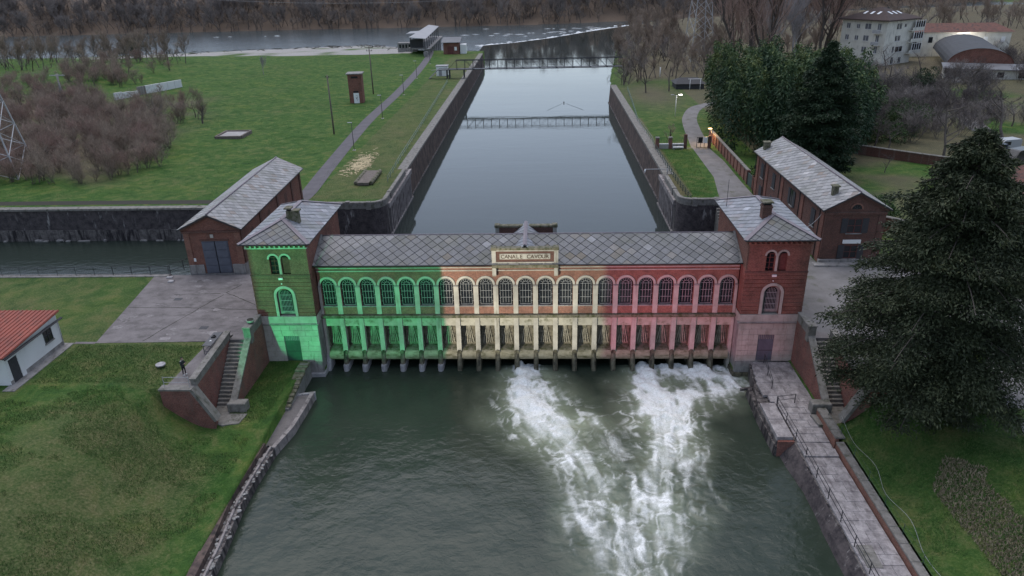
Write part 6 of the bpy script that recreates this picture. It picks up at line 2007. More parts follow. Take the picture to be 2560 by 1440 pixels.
MB().bevbox(-32.2, -28.2, 174.8, 178.2, 9.0, 9.2, 0.05).build('roof', M['pale_sheet'], o)
MB().box(-31.2, -30.2, 174.95, 175.0, 6.1, 8.2).build('door', M['pale_sheet'], o)
o = thing('red_hut', 'small red brick hut with grey sheet roof at the end of the path', 'hut', (-34.3, 240, 6))
MB().box(-37.6, -31.2, 239.6, 245, 5.9, 10.6).build('walls', M['brick'], o)
MB().hexa([(-38.2, 238.8, 10.4), (-30.6, 238.8, 10.4), (-30.6, 245.6, 11.9), (-38.2, 245.6, 11.9), (-38.2, 238.8, 10.6), (-30.6, 238.8, 10.6), (-30.6, 245.6, 12.1), (-38.2, 245.6, 12.1)]).build('roof', M['grey_sheet'], o)
MB().box(-35.9, -33.6, 239.5, 239.62, 6.0, 9.0).build('door', M['wood_red'], o)
MB().box(-33.1, -32.1, 239.5, 239.6, 7.4, 8.8).build('notice', M['white_paint'], o)
o = thing('white_container', 'white corrugated container standing right of the red hut', 'container', (-29.6, 241.5, 6))
MB().box(-30.9, -28.5, 240.4, 244, 5.9, 9.6).build('walls', M['white_paint'], o)
for k in range(7):
    MB().box(-30.8 + k * 0.34, -30.65 + k * 0.34, 240.3, 240.42, 6.0, 9.5).build('rib', M['white_paint'], o)

# riverside sluice pavilion at the end of the path
Pv = thing('river_pavilion', 'sluice pavilion on piers with long pale canopy roof at the river', 'pavilion', (-48, 250, 6))
c0, c1, c2, c3 = (-50.7, 236), (-43.4, 232), (-46.2, 294), (-51.8, 300)
MB().hexa([(*c0, 12.9), (*c1, 12.6), (*c2, 12.9), (*c3, 13.2), (*c0, 13.1), (*c1, 12.8), (*c2, 13.1), (*c3, 13.4)]).build('canopy_roof', M['pale_sheet'], Pv)
MB().hexa([(-55.6, 258, 12.6), (-50.6, 258, 12.8), (-50.8, 270, 12.8), (-55.6, 270, 12.6), (-55.6, 258, 12.8), (-50.6, 258, 13.0), (-50.8, 270, 13.0), (-55.6, 270, 12.8)]).build('side_roof', M['pale_sheet'], Pv)
for k in range(8):
    t = k / 7
    xl, yl = c0[0] + (c3[0] - c0[0]) * t, c0[1] + (c3[1] - c0[1]) * t
    xr, yr = c1[0] + (c2[0] - c1[0]) * t, c1[1] + (c2[1] - c1[1]) * t
    MB().box(xl + 0.3, xl + 0.55, yl + 0.5, yl + 0.75, 8.0, 12.9).build('post', M['wood_dark'], Pv)
    MB().box(xr - 0.7, xr - 0.45, yr + 0.5, yr + 0.75, 8.0, 12.7).build('post', M['wood_dark'], Pv)
    MB().box(xr - 1.2, xr + 0.3, yr + 0.2, yr + 2.2, -2, 7.8).build('pier', M['stone_grey'], Pv)
MB().hexa([(-52.5, 244, 7.8), (-43.2, 240, 7.8), (-45.2, 298, 7.8), (-53, 300, 7.8), (-52.5, 244, 8.3), (-43.2, 240, 8.3), (-45.2, 298, 8.3), (-53, 300, 8.3)]).build('deck', M['stone_grey'], Pv)
MB().box(-58.5, -50.5, 252, 256, 5.8, 9.6).build('plant_room', M['stone_grey'], Pv)
MB().box(-51.8, -46.5, 244, 247, 8.3, 11.6).build('gear_frame', M['wood_dark'], Pv)
for k in range(6):
    MB().box(-57.8 + k * 1.3, -57.0 + k * 1.3, 251.9, 252.02, 7.6, 9.0).build('window', M['glass'], Pv)

# ------------------------------------------------------------------ gate, walls and furniture of the right bank
Gt = thing('garden_gate', 'park gate with brick post, open iron leaf and notice boards', 'gate', (30.6, 70.3, 6))
MB().box(28.2, 28.75, 69.9, 70.5, 5.9, 8.6).build('gate_post', M['brick_dark'], Gt)
MB().box(32.7, 33.2, 69.9, 70.5, 5.9, 8.3).build('gate_post', M['brick_dark'], Gt)
lf = MB()
for x in (30.6, 31.3, 32.0, 32.65):
    lf.box(x - 0.04, x + 0.04, 70.1, 70.2, 6.1, 8.1)
for z in (6.15, 7.1, 8.05):
    lf.box(30.6, 32.65, 70.1, 70.2, z - 0.04, z + 0.04)
lf = lf.build('gate_leaf', M['iron'], Gt)
MB().box(31.75, 32.5, 69.98, 70.08, 7.0, 8.1).build('notice_board', M['white_paint'], lf)
MB().box(30.8, 31.6, 69.98, 70.08, 7.0, 8.0).build('notice_board', M['black'], lf)
MB().box(28.75, 30.6, 70.15, 70.45, 5.95, 6.02).build('threshold', M['stone_grey'], Gt)
fw = thing('gate_wall', 'low white coped wall between brick pillars left of the park gate', 'wall', (25.5, 70.2, 6))
for x in (23.3, 25.7):
    MB().box(x - 0.3, x + 0.3, 69.9, 70.5, 5.9, 8.0).build('pillar', M['brick_old'], fw)
    MB().bevbox(x - 0.38, x + 0.38, 69.8, 70.6, 8.0, 8.2, 0.05).build('pillar_cap', M['coping'], fw)
for a, b in ((23.6, 25.4), (26.0, 28.2)):
    MB().box(a, b, 70.05, 70.35, 5.9, 6.8).build('wall_panel', M['stone'], fw)
    MB().box(a, b, 70.0, 70.4, 6.8, 6.95).build('coping', M['white_wall'], fw)
    for k in range(6):
        MB().box(a + 0.15 + k * (b - a - 0.3) / 5, a + 0.19 + k * (b - a - 0.3) / 5, 70.18, 70.22, 6.95, 7.7).build('picket', M['iron'], fw)
Bc = thing('bench', 'white stone bench on the small lawn in front of the gate wall', 'bench', (27.1, 69.3, 6))
MB().bevbox(26.1, 28.0, 69.0, 69.5, 6.42, 6.54, 0.02).build('seat', M['white_paint'], Bc)
for x in (26.3, 27.7):
    MB().box(x - 0.12, x + 0.12, 69.05, 69.45, 5.95, 6.42).build('leg', M['stone_grey'], Bc)
Pw = thing('panelled_wall', 'red brick boundary wall of recessed panels along the drive', 'wall', (34, 60, 6))
n = 13
for i in range(n):
    ya, yb = 46.0 + i * 1.9 * 1.29, 46.0 + (i + 1) * 1.9 * 1.29
    xa, xb = 33.6 + i * 0.06, 33.6 + (i + 1) * 0.06
    MB().hexa([(xa + 0.08, ya, 5.8), (xa + 0.3, ya, 5.8), (xb + 0.3, yb, 5.8), (xb + 0.08, yb, 5.8), (xa + 0.08, ya, 7.95), (xa + 0.3, ya, 7.95), (xb + 0.3, yb, 7.95), (xb + 0.08, yb, 7.95)]).build('panel', M['brick_pale'], Pw)
    MB().box(xa - 0.06, xa + 0.36, ya - 0.2, ya + 0.2, 5.8, 8.0).build('pilaster', M['brick'], Pw)
    MB().hexa([(xa - 0.08, ya, 7.95), (xa + 0.42, ya, 7.95), (xb + 0.42, yb, 7.95), (xb - 0.08, yb, 7.95), (xa - 0.08, ya, 8.1), (xa + 0.42, ya, 8.1), (xb + 0.42, yb, 8.1), (xb - 0.08, yb, 8.1)]).build('coping', M['coping'], Pw)
gg = thing('green_gate', 'green sheet metal gate between the panelled wall and the brick house', 'gate', (33.6, 44.5, 6))
MB().box(33.55, 33.65, 42.9, 45.7, 6.05, 7.9).build('gate_leaf', M['green_iron'], gg)
for y in (42.7, 45.85):
    MB().box(33.4, 33.8, y - 0.15, y + 0.15, 5.9, 8.2).build('gate_post', M['brick_dark'], gg)
MB_ = MB().box(33.45, 33.75, 41.0, 42.55, 5.8, 8.0)
tag(MB_.build('brick_wall', M['brick_pale']), 'short brick wall joining the green gate to the brick house', 'wall')
Cr = thing('davit', 'steel boom reaching out over the water from the right quay', 'boom', (21.6, 52.2, 6))
MB().tube([(22.3, 52.2, 6.0), (22.3, 52.2, 6.9)], 0.08, 8).build('post', M['steel'], Cr)
MB().tube([(22.3, 52.2, 6.85), (18.6, 52.2, 6.85)], 0.06, 8).build('arm', M['steel'], Cr)
MB().tube([(18.7, 52.2, 6.85), (18.6, 52.2, 6.3)], 0.12, 8).build('float', M['white_paint'], Cr)

# park shelter, lamp and details
Sk = thing('picnic_shelter', 'dark low roofed shelter on the park lawn', 'shelter', (42.5, 142.5, 6))
MB().add([(38.4, 139.6, 7.4), (46.8, 139.2, 7.4), (46.6, 146.6, 7.4), (38.4, 147, 7.4), (40.2, 143.2, 8.7), (45.2, 143, 8.7)], [(0, 1, 5, 4), (1, 2, 5), (2, 3, 4, 5), (3, 0, 4)]).build('roof', M['wood_dark'], Sk)
MB().box(38.8, 46.4, 140, 146.4, 5.9, 7.3).build('boarded_sides', M['wood_dark'], Sk)
Sw = thing('swing_frame', 'white tube frame beside the dark shelter', 'frame', (44, 138.4, 6))
for x in (42.2, 45.0):
    MB().tube([(x, 138.4, 6), (x, 138.4, 8.9)], 0.07, 6).build('post', M['white_paint'], Sw)
MB().tube([(41.6, 138.4, 8.9), (45.4, 138.4, 8.9)], 0.07, 6).build('cross_bar', M['white_paint'], Sw)
o = MB().tube([(38.2, 165, 6), (38.2, 165, 8.8)], 0.16, 8).build('marker_post', M['white_paint'])
tag(o, 'white marker post on the park lawn beyond the shelter', 'post')

def glow(name, col, strength):
    m = bpy.data.materials.new(name); m.use_nodes = True
    nt = m.node_tree; nt.nodes.clear()
    e = nt.nodes.new('ShaderNodeEmission'); e.inputs[0].default_value = (*col, 1); e.inputs[1].default_value = strength
    out = nt.nodes.new('ShaderNodeOutputMaterial'); nt.links.new(e.outputs[0], out.inputs[0])
    return m
def point(name, loc, power, col, r=0.1):
    l = bpy.data.lights.new(name, 'POINT'); l.energy = power; l.color = col; l.shadow_soft_size = r
    o = bpy.data.objects.new(name, l); C.objects.link(o); o.location = loc
    return o
M['glow_white'] = glow('lit_led', (1.0, 0.95, 0.85), 9.0)
M['glow_warm'] = glow('lit_sodium', (1.0, 0.62, 0.25), 6.0)
M['glow_flood'] = glow('lit_flood', (1.0, 0.97, 0.92), 30.0)
Lp = thing('park_lamp', 'lit park lamp with two white heads beside the curving path', 'lamp post', (31.9, 101, 6))
MB().tube([(31.9, 101, 6), (31.9, 101, 10.7)], [0.09, 0.06], 8).build('pole', M['white_paint'], Lp)
for s in (-1, 1):
    a = MB().tube([(31.9, 101, 10.6), (31.9 + s * 0.8, 101, 10.85)], 0.04, 6).build('arm', M['steel'], Lp)
    MB().bevbox(31.9 + s * 0.9 - 0.35, 31.9 + s * 0.9 + 0.35, 100.85, 101.15, 10.78, 10.9, 0.03).build('lamp_head', M['glow_white'] if s > 0 else M['steel'], Lp)
point('park_lamp_light', (32.8, 101, 10.6), 60, (1.0, 0.93, 0.82))
Lg = thing('gate_lamp', 'warm lamp on a post behind the park gate', 'lamp post', (33.6, 72.2, 6))
MB().tube([(33.6, 72.2, 6), (33.6, 72.2, 9.2)], 0.05, 8).build('pole', M['iron'], Lg)
MB().bevbox(33.0, 33.6, 72.05, 72.35, 9.15, 9.27, 0.03).build('lamp_head', M['glow_warm'], Lg)
point('gate_lamp_light', (33.0, 72.2, 9.0), 420, (1.0, 0.6, 0.25))
Fl = thing('floodlight', 'glaring white floodlight on the wall of the long house', 'floodlight', (146.5, 201, 11))
MB().tube([(146.5, 201.6, 11.2), (146.5, 200.6, 11.3)], 0.06, 6).build('bracket', M['steel'], Fl)
MB().bevbox(145.6, 147.4, 200.3, 200.6, 10.7, 12.2, 0.05).build('lamp_head', M['glow_flood'], Fl)
point('floodlight_light', (146.5, 199.9, 11.4), 1600, (1.0, 0.96, 0.9), 0.4)
Wl = thing('wall_lamp', 'lit white lamp on the wall of the tiled house', 'lamp', (61.6, 22.0, 7.8))
MB().bevbox(61.4, 61.8, 22.05, 22.45, 7.7, 8.0, 0.05).build('lamp_head', M['glow_flood'], Wl)
point('wall_lamp_light', (61.5, 21.8, 7.7), 60, (1.0, 0.95, 0.88))

# garden walls and vehicles by the right edge
def poly_wall(label, pts, h, mat, t=0.3):
    w = thing('garden_wall', label, 'wall', (pts[0][0], pts[0][1], 6))
    mb = MB(); wall_path(mb, pts, 5.6, 6 + h, t, 0, 1); mb.build('wall_face', mat, w)
    mb = MB(); wall_path(mb, pts, 6 + h, 6 + h + 0.12, t + 0.08, 0.08, 1); mb.build('coping', M['coping'], w)
poly_wall('dark brick garden wall behind the tall dark conifer', [(55.5, 66), (58.5, 63), (65, 57), (71, 52)], 1.6, M['brick_dark'])
poly_wall('brick garden wall beside the slate roofed house', [(40.0, 26), (43, 24), (47, 20)], 2.2, M['brick'])
def van(label, loc, rz, body, L=5.2, Wd=2.0, Hh_=2.3):
    v = thing('van', label, 'van', loc)
    v.rotation_euler.z = rz
    v0 = Vector(loc)
    bx = MB()
    pr = [(-L / 2, 0.45), (L / 2, 0.45), (L / 2, 1.05), (L / 2 - 0.75, 1.25), (L / 2 - 1.5, Hh_ - 0.12), (L / 2 - 1.8, Hh_), (-L / 2 + 0.15, Hh_), (-L / 2, Hh_ - 0.25)]
    bx.prism(pr, 'y', -Wd / 2, Wd / 2)
    bx.v = [(a + v0.x, b + v0.y, c + v0.z) for a, b, c in bx.v]
    b = bx.build('body', body, v)
    ws = MB(); ws.add([(L / 2 - 0.82, -Wd / 2 + 0.15, 1.32), (L / 2 - 0.82, Wd / 2 - 0.15, 1.32), (L / 2 - 1.45, Wd / 2 - 0.2, Hh_ - 0.2), (L / 2 - 1.45, -Wd / 2 + 0.2, Hh_ - 0.2)], [(0, 1, 2, 3)])
    ws.v = [(a + v0.x + 0.03, b_ + v0.y, c + v0.z + 0.02) for a, b_, c in ws.v]
    ws.build('windscreen', M['glass'], v)
    for s in (-1, 1):
        sw = MB().box(v0.x - 0.3, v0.x + L / 2 - 1.6, v0.y + s * Wd / 2 - 0.02, v0.y + s * Wd / 2 + 0.02, v0.z + 1.3, v0.z + Hh_ - 0.3); sw.build('side_window', M['glass'], v)
        for x in (-L / 2 + 0.9, L / 2 - 0.9):
            w_ = MB().tube([(v0.x + x, v0.y + s * (Wd / 2 - 0.22), v0.z + 0.34), (v0.x + x, v0.y + s * (Wd / 2 + 0.02), v0.z + 0.34)], 0.34, 14, smooth=False).build('wheel', M['black'], v)
            MB().tube([(v0.x + x, v0.y + s * (Wd / 2 + 0.02), v0.z + 0.34), (v0.x + x, v0.y + s * (Wd / 2 + 0.035), v0.z + 0.34)], 0.19, 10, smooth=False).build('rim', M['steel'], w_)
        MB().box(v0.x + L / 2 - 0.02, v0.x + L / 2 + 0.03, v0.y + s * 0.7 - 0.18, v0.y + s * 0.7 + 0.18, v0.z + 0.8, v0.z + 1.0).build('headlight', M['white_paint'], v)
    return v
M['paint_blue'] = material('dark_blue_paint', (0.03, 0.04, 0.07), 0.3, 0.5)
M['paint_black'] = material('black_paint', (0.02, 0.02, 0.022), 0.3, 0.5)
M['paint_white'] = material('silver_van_paint', (0.3, 0.31, 0.32), 0.35, 0.5)
van('dark blue van parked nearest the evergreen, right edge', (78.2, 60.2, 6.05), math.radians(200), M['paint_blue'])
van('black van parked in front of the dark blue van, right edge', (80.6, 56.6, 6.05), math.radians(205), M['paint_black'])
van('silver van parked behind the dark vans at the right edge', (83.0, 64.5, 6.05), math.radians(195), M['paint_white'], 5.2, 2.0, 2.2)

# ------------------------------------------------------------------ lattice pylons and wires
def pylon(label, x, y, h, wb, wt, rz):
    P = thing('pylon', label, 'pylon', (x, y, 6))
    c, s = math.cos(rz), math.sin(rz)
    def at(i, t):
        w = wb + (wt - wb) * t
        a, b = ((-1, -1), (1, -1), (1, 1), (-1, 1))[i]
        return Vector((x + (a * c - b * s) * w / 2, y + (a * s + b * c) * w / 2, 6 + h * t))
    for i in range(4):
        MB().tube([at(i, 0), at(i, 1)], 0.14, 4, smooth=False).build('leg', M['steel'], P)
    n = 9
    for i in range(4):
        mb = MB()
        for k in range(n):
            t0, t1 = 1 - (1 - k / n) ** 1.0, (k + 1) / n
            mb.tube([at(i, k / n), at((i + 1) % 4, (k + 1) / n)], 0.07, 4, smooth=False)
            mb.tube([at((i + 1) % 4, k / n), at(i, (k + 1) / n)], 0.07, 4, smooth=False)
        mb.build('lattice_face', M['steel'], P)
    top = Vector((x, y, 6 + h))
    for z, w in ((h * 0.84, 9), (h * 0.94, 7)):
        mb = MB()
        for s_ in (-1, 1):
            mb.tube([(x, y, 6 + z + 0.9), (x + s_ * w / 2 * c, y + s_ * w / 2 * s, 6 + z)], 0.08, 4, smooth=False)
            mb.tube([(x, y, 6 + z - 0.3), (x + s_ * w / 2 * c, y + s_ * w / 2 * s, 6 + z)], 0.08, 4, smooth=False)
        mb.build('cross_arm', M['steel'], P)
    return P
pylon('lattice power pylon rising behind the park trees at the top', 57.5, 205, 44, 8.5, 1.2, 0.2)
pylon('lattice power pylon cut off by the left picture edge', -95.6, 57, 36, 11.0, 1.2, 0.35)
def wire(label, p, q, sag, r=0.045):
    pts = []
    for i in range(25):
        t = i / 24
        v = Vector(p).lerp(Vector(q), t); v.z -= sag * 4 * t * (1 - t)
        pts.append(v)
    tag(MB().tube(pts, r, 4, smooth=False).build('power_line', M['steel']), label, 'wire')
wire('uppermost power line crossing the river from the top left corner', (-420, 360, 60), (160, 380, 44), 14)
wire('second power line crossing the sky side of the river', (-380, 352, 53), (160, 370, 40), 15)
wire('third power line sagging across the far wood', (-340, 345, 47), (160, 360, 34), 15)
wire('lowest power line sagging in front of the far river bank', (-300, 335, 42), (120, 352, 38), 18)
wire('thin service wire from the right tower to the brick house', (26.5, 2.0, 14.2), (33.2, 14.5, 11.5), 0.4, 0.02)
# ------------------------------------------------------------------ tricolour projector on the left bank, out of the picture
PJ = Vector((-33.0, -52.0, 8.2))
Pj = thing('light_projector', 'projector on a tripod on the left bank throwing green, white and red light', 'projector', (PJ.x, PJ.y - 0.25, 6.0))
for a in (0.4, 2.5, 4.6):
    MB().tube([(PJ.x, PJ.y - 0.25, 7.9), (PJ.x + 0.6 * math.cos(a), PJ.y - 0.25 + 0.6 * math.sin(a), 5.95)], 0.03, 6).build('leg', M['iron'], Pj)
MB().bevbox(PJ.x - 0.3, PJ.x + 0.3, PJ.y - 0.75, PJ.y - 0.12, 7.95, 8.4, 0.04).build('body', M['black'], Pj)
pl = bpy.data.lights.new('projector_lamp', 'SPOT')
pl.energy = 26000
pl.spot_size = math.radians(75)
pl.spot_blend = 0.05
pl.shadow_soft_size = 0.03
po = bpy.data.objects.new('projector_lamp', pl)
C.objects.link(po)
po.location = PJ
# the lamp looks straight along +Y; its slide is laid out as tangents of the beam angles
po.rotation_euler = (math.pi / 2, 0, math.radians(-30))
PYAW = math.radians(-30)
pl.use_nodes = True
nt = pl.node_tree
for n_ in list(nt.nodes):
    nt.nodes.remove(n_)
tc = nt.nodes.new('ShaderNodeTexCoord')
sx_ = nt.nodes.new('ShaderNodeSeparateXYZ')
nt.links.new(tc.outputs['Normal'], sx_.inputs[0])
tx = nmath(nt, 'DIVIDE', sx_.outputs[0], nmath(nt, 'ABSOLUTE', sx_.outputs[2]))
ty = nmath(nt, 'DIVIDE', sx_.outputs[1], nmath(nt, 'ABSOLUTE', sx_.outputs[2]))
def slide(x, y, z):
    d = Vector((x, y, z)) - PJ
    c, s = math.cos(-PYAW), math.sin(-PYAW)
    lx, ly = d.x * c - d.y * s, d.x * s + d.y * c
    return lx / ly, d.z / ly
def sm(v, a, b):
    m = nt.nodes.new('ShaderNodeMapRange'); m.interpolation_type = 'SMOOTHSTEP'
    m.inputs['From Min'].default_value = a; m.inputs['From Max'].default_value = b
    nt.links.new(v, m.inputs['Value'])
    return m.outputs[0]
gw = slide(-8.15, 0, 8)[0]; wr = slide(7.7, 0, 8)[0]
tl0, tl1 = slide(-26.6, -1.5, 8)[0], slide(-20.45, -1.5, 8)[0]
tr0, tr1 = slide(20.75, -1.5, 8)[0], slide(26.2, -1.5, 8)[0]
g = (0.16, 2.3, 0.75); w = (5.0, 4.6, 3.6); r = (3.7, 0.9, 1.35)
col = nmix(nt, g, w, sm(tx, gw - 0.004, gw + 0.004))
col = nmix(nt, col, r, sm(tx, wr - 0.006, wr + 0.006))
# picture frame of the slide: upper edge along the eaves, higher at the towers, lower edge at the beam
def plane_top(xa, ya, za, xb, yb, zb):
    ax, az = slide(xa, ya, za); bx_, bz = slide(xb, yb, zb)
    k = (bz - az) / (bx_ - ax)
    return nmath(nt, 'SUBTRACT', ty, nmath(nt, 'ADD', nmath(nt, 'MULTIPLY', tx, k), az - k * ax))
mid_top = plane_top(-20, -0.4, 11.45, 20, -0.4, 11.45)
tow_top = plane_top(-26, -2.0, 14.3, 26, -2.0, 14.3)
bot = plane_top(-20, -0.2, 0.75, 20, -0.2, 0.75)
sgn_top = plane_top(-3.3, -0.3, 13.4, 3.3, -0.3, 13.4)
s0, s1 = slide(-3.25, -0.3, 12)[0], slide(3.25, -0.3, 12)[0]
in_sgn = nmath(nt, 'MULTIPLY', sm(tx, s0 - 0.001, s0 + 0.001), sm(nmath(nt, 'MULTIPLY', tx, -1), -s1 - 0.001, -s1 + 0.001))
in_mid = nmath(nt, 'MULTIPLY', sm(tx, tl1 - 0.001, tl1 + 0.001), sm(nmath(nt, 'MULTIPLY', tx, -1), -tr0 - 0.001, -tr0 + 0.001))
m_mid = nmath(nt, 'MAXIMUM', sm(nmath(nt, 'MULTIPLY', mid_top, -1), -0.001, 0.002), nmath(nt, 'MULTIPLY', in_sgn, sm(nmath(nt, 'MULTIPLY', sgn_top, -1), -0.001, 0.002)))
m_tow = sm(nmath(nt, 'MULTIPLY', tow_top, -1), -0.001, 0.002)
mask = nmath(nt, 'ADD', nmath(nt, 'MULTIPLY', in_mid, m_mid), nmath(nt, 'MULTIPLY', nmath(nt, 'SUBTRACT', 1.0, in_mid), m_tow))
mask = nmath(nt, 'MULTIPLY', mask, sm(bot, 0.0, 0.03))
mask = nmath(nt, 'MULTIPLY', mask, sm(plane_top(-26.4, -1.5, 4.4, -23.4, -1.5, 1.3), 0.0, 0.02))
mask = nmath(nt, 'MULTIPLY', mask, sm(tx, tl0, tl0 + 0.02))
mask = nmath(nt, 'MULTIPLY', mask, sm(nmath(nt, 'MULTIPLY', tx, -1), -tr1 - 0.01, -tr1 + 0.02))
# the outer ends of the slide fall off
dim = nt.nodes.new('ShaderNodeMapRange'); dim.inputs['From Min'].default_value = slide(17, 0, 8)[0]; dim.inputs['From Max'].default_value = tr0 + 0.03; dim.inputs['To Min'].default_value = 1.0; dim.inputs['To Max'].default_value = 0.42
nt.links.new(tx, dim.inputs['Value'])
mask = nmath(nt, 'MULTIPLY', mask, dim.outputs[0])
boost = nt.nodes.new('ShaderNodeMapRange'); boost.inputs['From Min'].default_value = tl1 - 0.02; boost.inputs['From Max'].default_value = tl1; boost.inputs['To Min'].default_value = 1.1; boost.inputs['To Max'].default_value = 1.0
nt.links.new(tx, boost.inputs['Value'])
mask = nmath(nt, 'MULTIPLY', mask, boost.outputs[0])
cv_ = nt.nodes.new('ShaderNodeCombineXYZ'); nt.links.new(tx, cv_.inputs[0]); nt.links.new(ty, cv_.inputs[1])
hot = nnoise(nt, 16, 2, 0.5, cv_.outputs[0])
mr = nt.nodes.new('ShaderNodeMapRange'); mr.inputs['From Min'].default_value = 0.3; mr.inputs['From Max'].default_value = 0.7; mr.inputs['To Min'].default_value = 0.68; mr.inputs['To Max'].default_value = 1.3
nt.links.new(hot.outputs[0], mr.inputs['Value'])
mask = nmath(nt, 'MULTIPLY', mask, mr.outputs[0])
# right third is a little dimmer and uneven patches come from the lens
em = nt.nodes.new('ShaderNodeEmission')
nt.links.new(col, em.inputs[0]); nt.links.new(mask, em.inputs[1])
lo_ = nt.nodes.new('ShaderNodeOutputLight')
nt.links.new(em.outputs[0], lo_.inputs[0])
# ------------------------------------------------------------------ vegetation
def bark(name, lo, hi):
    m = material(name, lo, 0.95, 0.1)
    nt = m.node_tree
    oi = nt.nodes.new('ShaderNodeObjectInfo')
    w = ncoord(nt, 'World')
    n = nnoise(nt, 1.3, 4, 0.6, w)
    f = nmath(nt, 'ADD', nmath(nt, 'MULTIPLY', oi.outputs['Random'], 0.5), nmath(nt, 'MULTIPLY', n.outputs[0], 0.5))
    plug(m, nramp(nt, f, [(0.2, lo), (0.75, hi)]).outputs[0])
    return m
M['bark'] = bark('grey_brown_bark', (0.075, 0.064, 0.058), (0.14, 0.12, 0.108))
M['twig_grey'] = bark('grey_twigs', (0.16, 0.14, 0.132), (0.27, 0.24, 0.225))
M['twig_brown'] = bark('brown_twigs', (0.20, 0.155, 0.125), (0.33, 0.265, 0.215))
M['twig_red'] = bark('reddish_twigs', (0.23, 0.155, 0.13), (0.34, 0.24, 0.205))
M['twig_pale'] = bark('pale_birch_twigs', (0.26, 0.245, 0.25), (0.38, 0.36, 0.365))
M['twig_dark'] = bark('dark_twigs', (0.085, 0.074, 0.072), (0.15, 0.13, 0.125))

def leaf_mat(name, stops, rough=0.65):
    m = material(name, stops[0][1], rough, 0.25)
    nt = m.node_tree
    at = nt.nodes.new('ShaderNodeAttribute'); at.attribute_name = 'shade'
    w = ncoord(nt, 'World')
    n = nnoise(nt, 0.6, 3, 0.5, w)
    f = nmath(nt, 'ADD', nmath(nt, 'MULTIPLY', at.outputs['Fac'], 0.75), nmath(nt, 'MULTIPLY', n.outputs[0], 0.25))
    plug(m, nramp(nt, f, stops).outputs[0])
    return m
M['yew'] = leaf_mat('dark_evergreen_needles', [(0.1, (0.022, 0.03, 0.016)), (0.5, (0.042, 0.054, 0.027)), (0.8, (0.075, 0.085, 0.04)), (1.0, (0.15, 0.125, 0.075))])
M['conifer'] = leaf_mat('conifer_needles', [(0.1, (0.014, 0.03, 0.015)), (0.6, (0.026, 0.046, 0.021)), (1.0, (0.06, 0.08, 0.035))])
M['bamboo'] = leaf_mat('bamboo_leaves', [(0.1, (0.014, 0.034, 0.018)), (0.5, (0.025, 0.054, 0.026)), (0.78, (0.055, 0.095, 0.034)), (1.0, (0.17, 0.18, 0.055))])
M['shrub'] = leaf_mat('green_shrub_leaves', [(0.1, (0.018, 0.045, 0.014)), (0.6, (0.04, 0.085, 0.024)), (1.0, (0.09, 0.13, 0.04))])
M['tuft'] = leaf_mat('grass_blades', [(0.0, (0.04, 0.085, 0.022)), (0.5, (0.07, 0.13, 0.034)), (0.8, (0.13, 0.15, 0.055)), (1.0, (0.24, 0.21, 0.12))], 0.8)

def unit(v):
    return v / (np.linalg.norm(v, axis=1, keepdims=True) + 1e-9)
def leaves(name, Cc, D, L, Wd, mat, shade, rng, parent=None):
    n = len(Cc)
    D = unit(D)
    S = unit(np.cross(D, rng.normal(size=(n, 3))))
    L = np.broadcast_to(np.asarray(L, float).reshape(-1, 1), (n, 1)); Wd = np.broadcast_to(np.asarray(Wd, float).reshape(-1, 1), (n, 1))
    V = np.stack([Cc, Cc + D * L * 0.45 + S * Wd / 2, Cc + D * L, Cc + D * L * 0.45 - S * Wd / 2], 1).reshape(-1, 3)
    if parent is not None:
        V = V - np.array(LOC.get(parent, Vector((0, 0, 0))))
    F = np.arange(n * 4).reshape(n, 4)
    me = np_mesh(name, V, F, mat)
    set_color(me, 'shade', np.repeat(np.clip(shade, 0, 1), 4))
    return link(name, me, parent)

